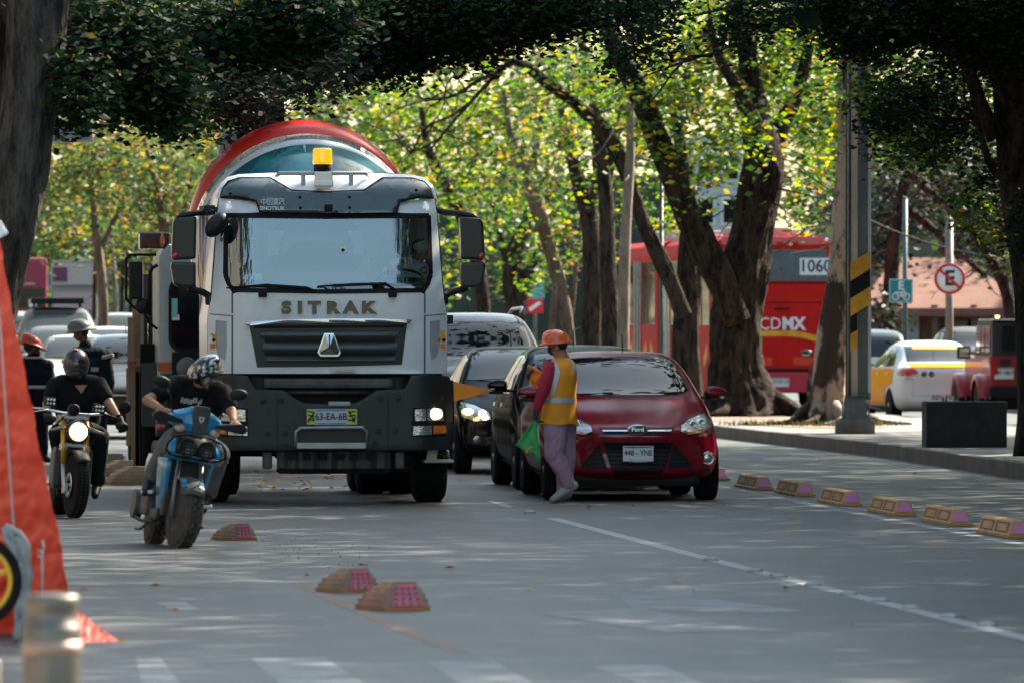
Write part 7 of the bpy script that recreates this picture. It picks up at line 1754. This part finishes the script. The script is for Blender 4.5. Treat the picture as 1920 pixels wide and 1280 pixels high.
# --- leaning pale trunk behind the mast
tree('gum_tree', 'leaning trunk with pale peeling bark immediately left of the steel mast', 128, 1555, BKM, [[(1548, 792, 96), (1549, 760, 72), (1554, 700, 64), (1561, 640, 60), (1570, 570, 55), (1578, 500, 50), (1584, 420, 47), (1588, 340, 44), (1590, 250, 42), (1592, 120, 40), (1590, -40, 36)]],
     crown=[(1560, 200, 60, 80, 128, 1, 700), (1640, 60, 90, 60, 127, 1, 1200)], leafm=LY, z0=.18, size=.14, seed=19, roots=.75, twigs=6, wob=.07, ridge=.05)
# --- right dark tree in silhouette
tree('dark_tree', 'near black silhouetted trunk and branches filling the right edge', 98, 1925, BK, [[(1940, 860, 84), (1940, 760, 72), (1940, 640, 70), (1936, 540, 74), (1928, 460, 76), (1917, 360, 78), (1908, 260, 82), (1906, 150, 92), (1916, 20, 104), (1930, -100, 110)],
     ([(1900, 190, 60), (1870, 130, 46), (1840, 60, 40), (1810, -30, 36)], dict(dy=-.2, ddy=-.6)), ([(1870, 260, 40), (1840, 200, 30), (1815, 130, 24), (1780, 60, 18), (1740, 10, 14)], dict(dy=-.2)), ([(1860, 130, 34), (1810, 100, 26), (1750, 82, 18), (1690, 60, 12), (1600, 50, 7), (1540, 70, 4)], dict(dy=-.3, ddy=-1.2)),
     ([(1900, 330, 24), (1862, 320, 16), (1830, 230, 10), (1800, 225, 7), (1740, 232, 4)], dict(dy=-.2)), ([(1700, 62, 10), (1560, 30, 8), (1440, 40, 6), (1380, 80, 5), (1330, 105, 3)], dict(dy=-1.5)), ([(1560, 32, 7), (1460, 0, 6), (1300, 30, 5)], dict(dy=-1.5))],
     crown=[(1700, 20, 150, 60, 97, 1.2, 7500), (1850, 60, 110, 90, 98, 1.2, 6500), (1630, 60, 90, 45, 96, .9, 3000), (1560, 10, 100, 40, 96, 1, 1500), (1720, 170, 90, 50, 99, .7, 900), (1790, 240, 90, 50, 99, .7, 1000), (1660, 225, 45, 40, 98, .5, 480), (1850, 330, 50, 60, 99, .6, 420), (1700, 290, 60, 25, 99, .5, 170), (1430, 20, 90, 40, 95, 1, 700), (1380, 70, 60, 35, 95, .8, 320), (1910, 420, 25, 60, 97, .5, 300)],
     leafm=LD, z0=.17, size=.09, seed=20, twigs=20, spread=.16)
t = [o for o in COL.objects if o.name == 'dark_tree'][0]
leaves('sunlit_tone_sprays', [((X_(x, 103), 103, Z_(y, 103)), (rx / 145, .6, ry / 145), n) for (x, y, rx, ry, n) in ((1760, 190, 110, 60, 1500), (1720, 270, 80, 50, 1000), (1830, 380, 60, 50, 500), (1650, 170, 50, 60, 800), (1560, 60, 60, 50, 500), (1880, 450, 30, 60, 120), (1640, 60, 60, 60, 200))], LY, t, .10, seed=33, spread=.16)  # lighter leaf colour stands in for sunlight on these sprays
# --- left foreground tree and its dark foliage
tree('street_tree', 'rough grey brown trunk in the upper left foreground', 62, 40, BKG, [[(-25, 900, 78), (-22, 760, 76), (-14, 640, 74), (2, 540, 76), (18, 450, 84), (34, 350, 96), (48, 240, 104), (60, 150, 106), (68, 70, 110), (74, -40, 118)], ([(90, 120, 20), (106, 112, 18), (112, 110, 10)], dict(dy=-.2))],
     crown=[(200, 60, 120, 70, 63, .9, 5000), (260, 150, 120, 70, 64, .9, 3600), (420, 60, 160, 60, 66, 1, 6000), (560, 30, 120, 60, 66, 1, 5000), (150, 150, 50, 60, 62, .5, 800), (330, 215, 60, 35, 64, .5, 700), (150, 215, 60, 20, 63, .5, 330)],
     leafm=LD, z0=.13, size=.085, seed=21, twigs=0, spread=.12, wob=.06, ridge=.10)
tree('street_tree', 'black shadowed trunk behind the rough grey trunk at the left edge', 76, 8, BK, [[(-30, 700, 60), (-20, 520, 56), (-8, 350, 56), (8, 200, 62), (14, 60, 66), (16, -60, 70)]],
     crown=[(390, 150, 120, 70, 84, 1.2, 3600), (530, 110, 120, 70, 86, 1.2, 4200), (300, 120, 120, 80, 82, 1, 3000), (430, 190, 60, 35, 84, .8, 700)], leafm=LG, z0=.1, size=.09, seed=22, twigs=0, spread=.2)
# --- centre canopy hanging across the top, from a tree on the left pavement
tree('street_tree', 'dark canopy hanging across the top middle of the view above the mixer truck', 92, -400, BK, [[(-420, 740, 90), (-400, 500, 80), (-380, 300, 76), (-300, 60, 60), (-150, -100, 50)], ([(-300, 60, 40), (0, -40, 34), (300, -60, 28), (620, -30, 20), (900, 10, 12), (1150, 30, 7)], dict(dy=-1.0, ddy=-2.0))],
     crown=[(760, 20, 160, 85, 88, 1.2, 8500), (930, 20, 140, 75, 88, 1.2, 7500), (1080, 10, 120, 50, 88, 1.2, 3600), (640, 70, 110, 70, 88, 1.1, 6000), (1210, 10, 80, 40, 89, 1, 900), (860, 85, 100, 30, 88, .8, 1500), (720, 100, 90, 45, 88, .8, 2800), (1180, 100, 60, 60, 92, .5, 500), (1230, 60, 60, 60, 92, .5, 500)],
     leafm=LD, z0=.1, size=.085, seed=23, twigs=8, spread=.15)
# --- autumn foliage behind on the left
tree('background_tree', 'orange and green foliage behind the light bar of the white truck', 178, 330, BKW, [[(332, 690, 24), (330, 600, 22), (322, 500, 22), (306, 420, 18), (290, 340, 12), (270, 260, 8)], ([(318, 480, 14), (345, 400, 10), (360, 320, 7)], dict(dy=.1))],
     crown=[(300, 330, 110, 90, 178, 1.8, 2600), (340, 430, 90, 80, 180, 1.8, 1500), (380, 300, 70, 80, 182, 1.6, 1300)], leafm=LO, z0=.2, size=.165, seed=24, twigs=14)
tree('background_tree', 'yellow and green foliage behind the hanging grey panel on the left', 190, 200, BKW, [[(196, 690, 20), (194, 600, 20), (190, 520, 19), (180, 430, 15), (170, 330, 10)], ([(188, 470, 12), (220, 400, 9), (240, 340, 6)], dict(dy=.1))],
     crown=[(160, 330, 110, 90, 190, 1.8, 2600), (130, 430, 80, 60, 192, 1.8, 1300), (230, 420, 90, 70, 194, 1.6, 1500), (220, 270, 110, 60, 190, 1.6, 1500)], leafm=LO, z0=.25, size=.165, seed=25, twigs=14)
for i, (px, w_) in enumerate(((176, 9), (215, 12), (228, 8), (246, 14), (262, 9), (288, 10))):
    tree('background_tree', ['thin far trunk left of the far shop sign edge', 'dim far trunk directly above the white taxi roof', 'thinnest far trunk above the white taxi', 'widest of the dim far trunks left of the frame mirror', 'far trunk just behind the hoop mirror of the white truck', 'far trunk close to the cab of the white truck'][i], 228 + i * 4, px, BKP_ if i in (1, 4) else BK,
         [[(px, 660, w_), (px + 1, 560, w_ * .9), (px + (-1) ** i * 4, 480, w_ * .8), (px + (-1) ** i * 12, 400, w_ * .5)]], crown=[(px, 450, 45, 50, 230 + i * 4, 1.2, 260)], leafm=LO, z0=.3, size=.17, seed=40 + i, wob=.05)
# --- dark evergreens behind on the right, and far green mass
tree('evergreen_tree', 'dark evergreen crown right of the steel mast above the green suv', 185, 1680, BK, [[(1660, 690, 30), (1668, 560, 28), (1680, 430, 26), (1700, 330, 20)], ([(1690, 380, 18), (1760, 440, 14), (1850, 520, 10)], dict(dy=-.2))],
     crown=[(1680, 380, 80, 90, 186, 1.8, 2600), (1640, 450, 50, 80, 186, 1.4, 1400), (1740, 360, 90, 80, 188, 1.8, 2200), (1530, 400, 80, 80, 190, 1.6, 1800), (1650, 590, 45, 40, 184, 1, 800)], leafm=LG, z0=0, size=.17, seed=26, twigs=10)
tree('evergreen_tree', 'dark drooping crown over the brown roofed building at the right', 175, 1860, BK, [[(1905, 700, 26), (1890, 560, 24), (1850, 470, 20), (1790, 400, 18), (1730, 350, 14), (1700, 320, 10)]],
     crown=[(1850, 390, 80, 60, 175, 1.6, 1800), (1800, 330, 90, 60, 176, 1.6, 1600), (1885, 470, 40, 60, 175, 1.2, 700), (1820, 450, 40, 40, 175, 1.2, 350)], leafm=LG, z0=0, size=.17, seed=27, twigs=18)
Yf = 235; B = []
rr = random.Random(5)
for i in range(100): px = -40 + i * 21 + rr.uniform(-20, 20); B.append(((X_(px, Yf), Yf + rr.uniform(-5, 12), Z_(rr.uniform(-60, 360), Yf)), (rr.uniform(1, 1.8), 2.0, rr.uniform(1.2, 2.2)), 560))
o = leaves('distant_foliage', [x for x in B if not (5.0 < x[0][0] < 7.6 and x[0][2] < 7.0)], LM, None, .20, seed=6, spread=.5); tag(o, 'sunlit yellow green mass of far tree crowns closing the view', 'trees'); o['kind'] = 'stuff'
B = []
for i in range(130): B.append(((rr.uniform(-75, 85), rr.uniform(262, 285), rr.uniform(3, 21)), (7, 4, 4.5), 300))
B = [x for x in B if not (3.5 < x[0][0] < 11 and x[0][2] < 13)]
o = leaves('backdrop_woods', B, LM, None, .75, seed=8, spread=1.2); tag(o, 'far wall of tall trees added behind everything to cut the low sky', 'trees'); o['kind'] = 'stuff'  # backdrop added to keep bright low sky out of the car reflections
# --- unseen trees added outside the view, crowns shaped to shade the road
def ztop(y): return CH + 603 / FPX * y
k = 0
for (X0, Y0, h_, lab) in ((-11, 66, 9, 'unseen shade tree added outside the left edge, nearest to the viewer'), (-12, 100, 9, 'unseen shade tree added outside the left edge, farther back'),
        (14, 54, 19, 'unseen shade tree added outside the right edge, nearest to the viewer'), (15, 72, 19, 'second unseen shade tree added outside the right edge'), (15.5, 92, 19, 'third unseen shade tree added outside the right edge'), (16.5, 114, 17, 'farthest unseen shade tree added outside the right edge')):
    k += 1; t = thing('added_shade_tree', lab, 'tree', (X0, Y0, .12), 0, 'trees along the avenue'); b = MB(); sg = 1 if X0 < 0 else -1
    b.tube([(0, 0, 0), (.1 * sg, 0, 2.5), (.4 * sg, .2, 5), (1.2 * sg, .4, h_ * .8)], [.34, .27, .22, .10], 12, True, .1)
    for a in range(7): ty = -6 + a * 2; b.tube([(.4 * sg, .2, 4.8), (sg * 2, ty * .5, 7.2), (sg * 4.5, ty, h_ * .6 + 2)], [.12, .08, .03], 7)
    b.build('trunk', BKG, t); B = []; r = random.Random(50 + k)
    if sg < 0:
        for _ in range(225):
            yy = Y0 + r.uniform(-11, 11); z = r.uniform(7.5, h_ + 1.5); B.append(((r.uniform(8.5, 21), yy, z), (2.0, 2.2, 1.3), 95))
        for _ in range(50):
            yy = Y0 + r.uniform(-10, 10); B.append(((r.uniform(3.2, 10), yy, ztop(yy) + r.uniform(1.2, 2.8)), (1.5, 1.7, .5), 90))
    else:
        for _ in range(60):
            yy = Y0 + r.uniform(-16, 16); B.append(((r.uniform(-14, -5.5), yy, ztop(yy) + r.uniform(1.4, 3.5)), (1.7, 1.9, .6), 90))
        for _ in range(95):
            yy = r.uniform(84, 112) if Y0 < 80 else r.uniform(108, 140); B.append(((r.uniform(-13, 9), yy, ztop(yy) + r.uniform(1.0, 3.0)), (1.7, 1.9, .6), 95))
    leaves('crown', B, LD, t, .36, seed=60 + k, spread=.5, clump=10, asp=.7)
# --- fallen leaves and grit
V = []; F = []; r = random.Random(9)
spots = [(X_(r.uniform(470, 720), y), y) for y in [r.uniform(86, 98) for _ in range(70)]] + [(r.uniform(-3, 5), r.uniform(42, 110)) for _ in range(60)] + [(X_(r.uniform(380, 960), y), y) for y in [r.uniform(52, 66) for _ in range(0)]]
b = MB()
for (x, y) in spots:
    a = r.uniform(0, 6.3); s_ = r.uniform(.025, .045); b.quad([(x + math.cos(a) * s_, y + math.sin(a) * s_, .012), (x - math.sin(a) * s_ * .6, y + math.cos(a) * s_ * .6, .03), (x - math.cos(a) * s_, y - math.sin(a) * s_, .014), (x + math.sin(a) * s_ * .6, y - math.cos(a) * s_ * .6, .012)])
o = b.build('fallen_leaves', leafmat('dry_leaves', [(0, (.45, .24, .04)), (.5, (.35, .15, .04)), (.8, (.5, .32, .08))], .2)); tag(o, 'scattered dry yellow and brown leaves on the road and median', 'leaves'); o['kind'] = 'stuff'
b = MB()
for _ in range(90):
    px = r.uniform(480, 700); py = 1012 + (px - 480) * .2 + r.gauss(0, 16)
    if py < 975: continue
    v = gr(px, py); s_ = r.uniform(.003, .009); b.box((v.x, v.y, s_ * .4), (s_, s_, s_ * .8), rot=(r.random(), r.random(), r.random()))
o = b.build('gravel', M('grit', (.035, .035, .038), .9)); tag(o, 'loose dark grit strewn on the road around the single road buffer', 'grit'); o['kind'] = 'stuff'
# grass tufts round the roots of the leaning trunk
V = []; b = MB()
for _ in range(420):
    a = r.uniform(0, 6.28); rad = r.uniform(.4, 1.5); x, y = X_(1555, 128) + math.cos(a) * rad - .3, 127.3 + math.sin(a) * rad * 1.3; h = r.uniform(.03, .11); q = r.uniform(0, 6.28)
    b.bm.faces.new([b.bm.verts.new(p) for p in ((x - .012, y, .185), (x + .012, y, .185), (x + math.cos(q) * .05, y + math.sin(q) * .05, .185 + h))])
o = b.build('grass', leafmat('grass_blades', [(0, (.06, .09, .03)), (.5, (.12, .11, .05)), (.8, (.05, .07, .03))], .3)); tag(o, 'sparse dry grass tufts among the roots of the pale leaning trunk', 'grass'); o['kind'] = 'stuff'
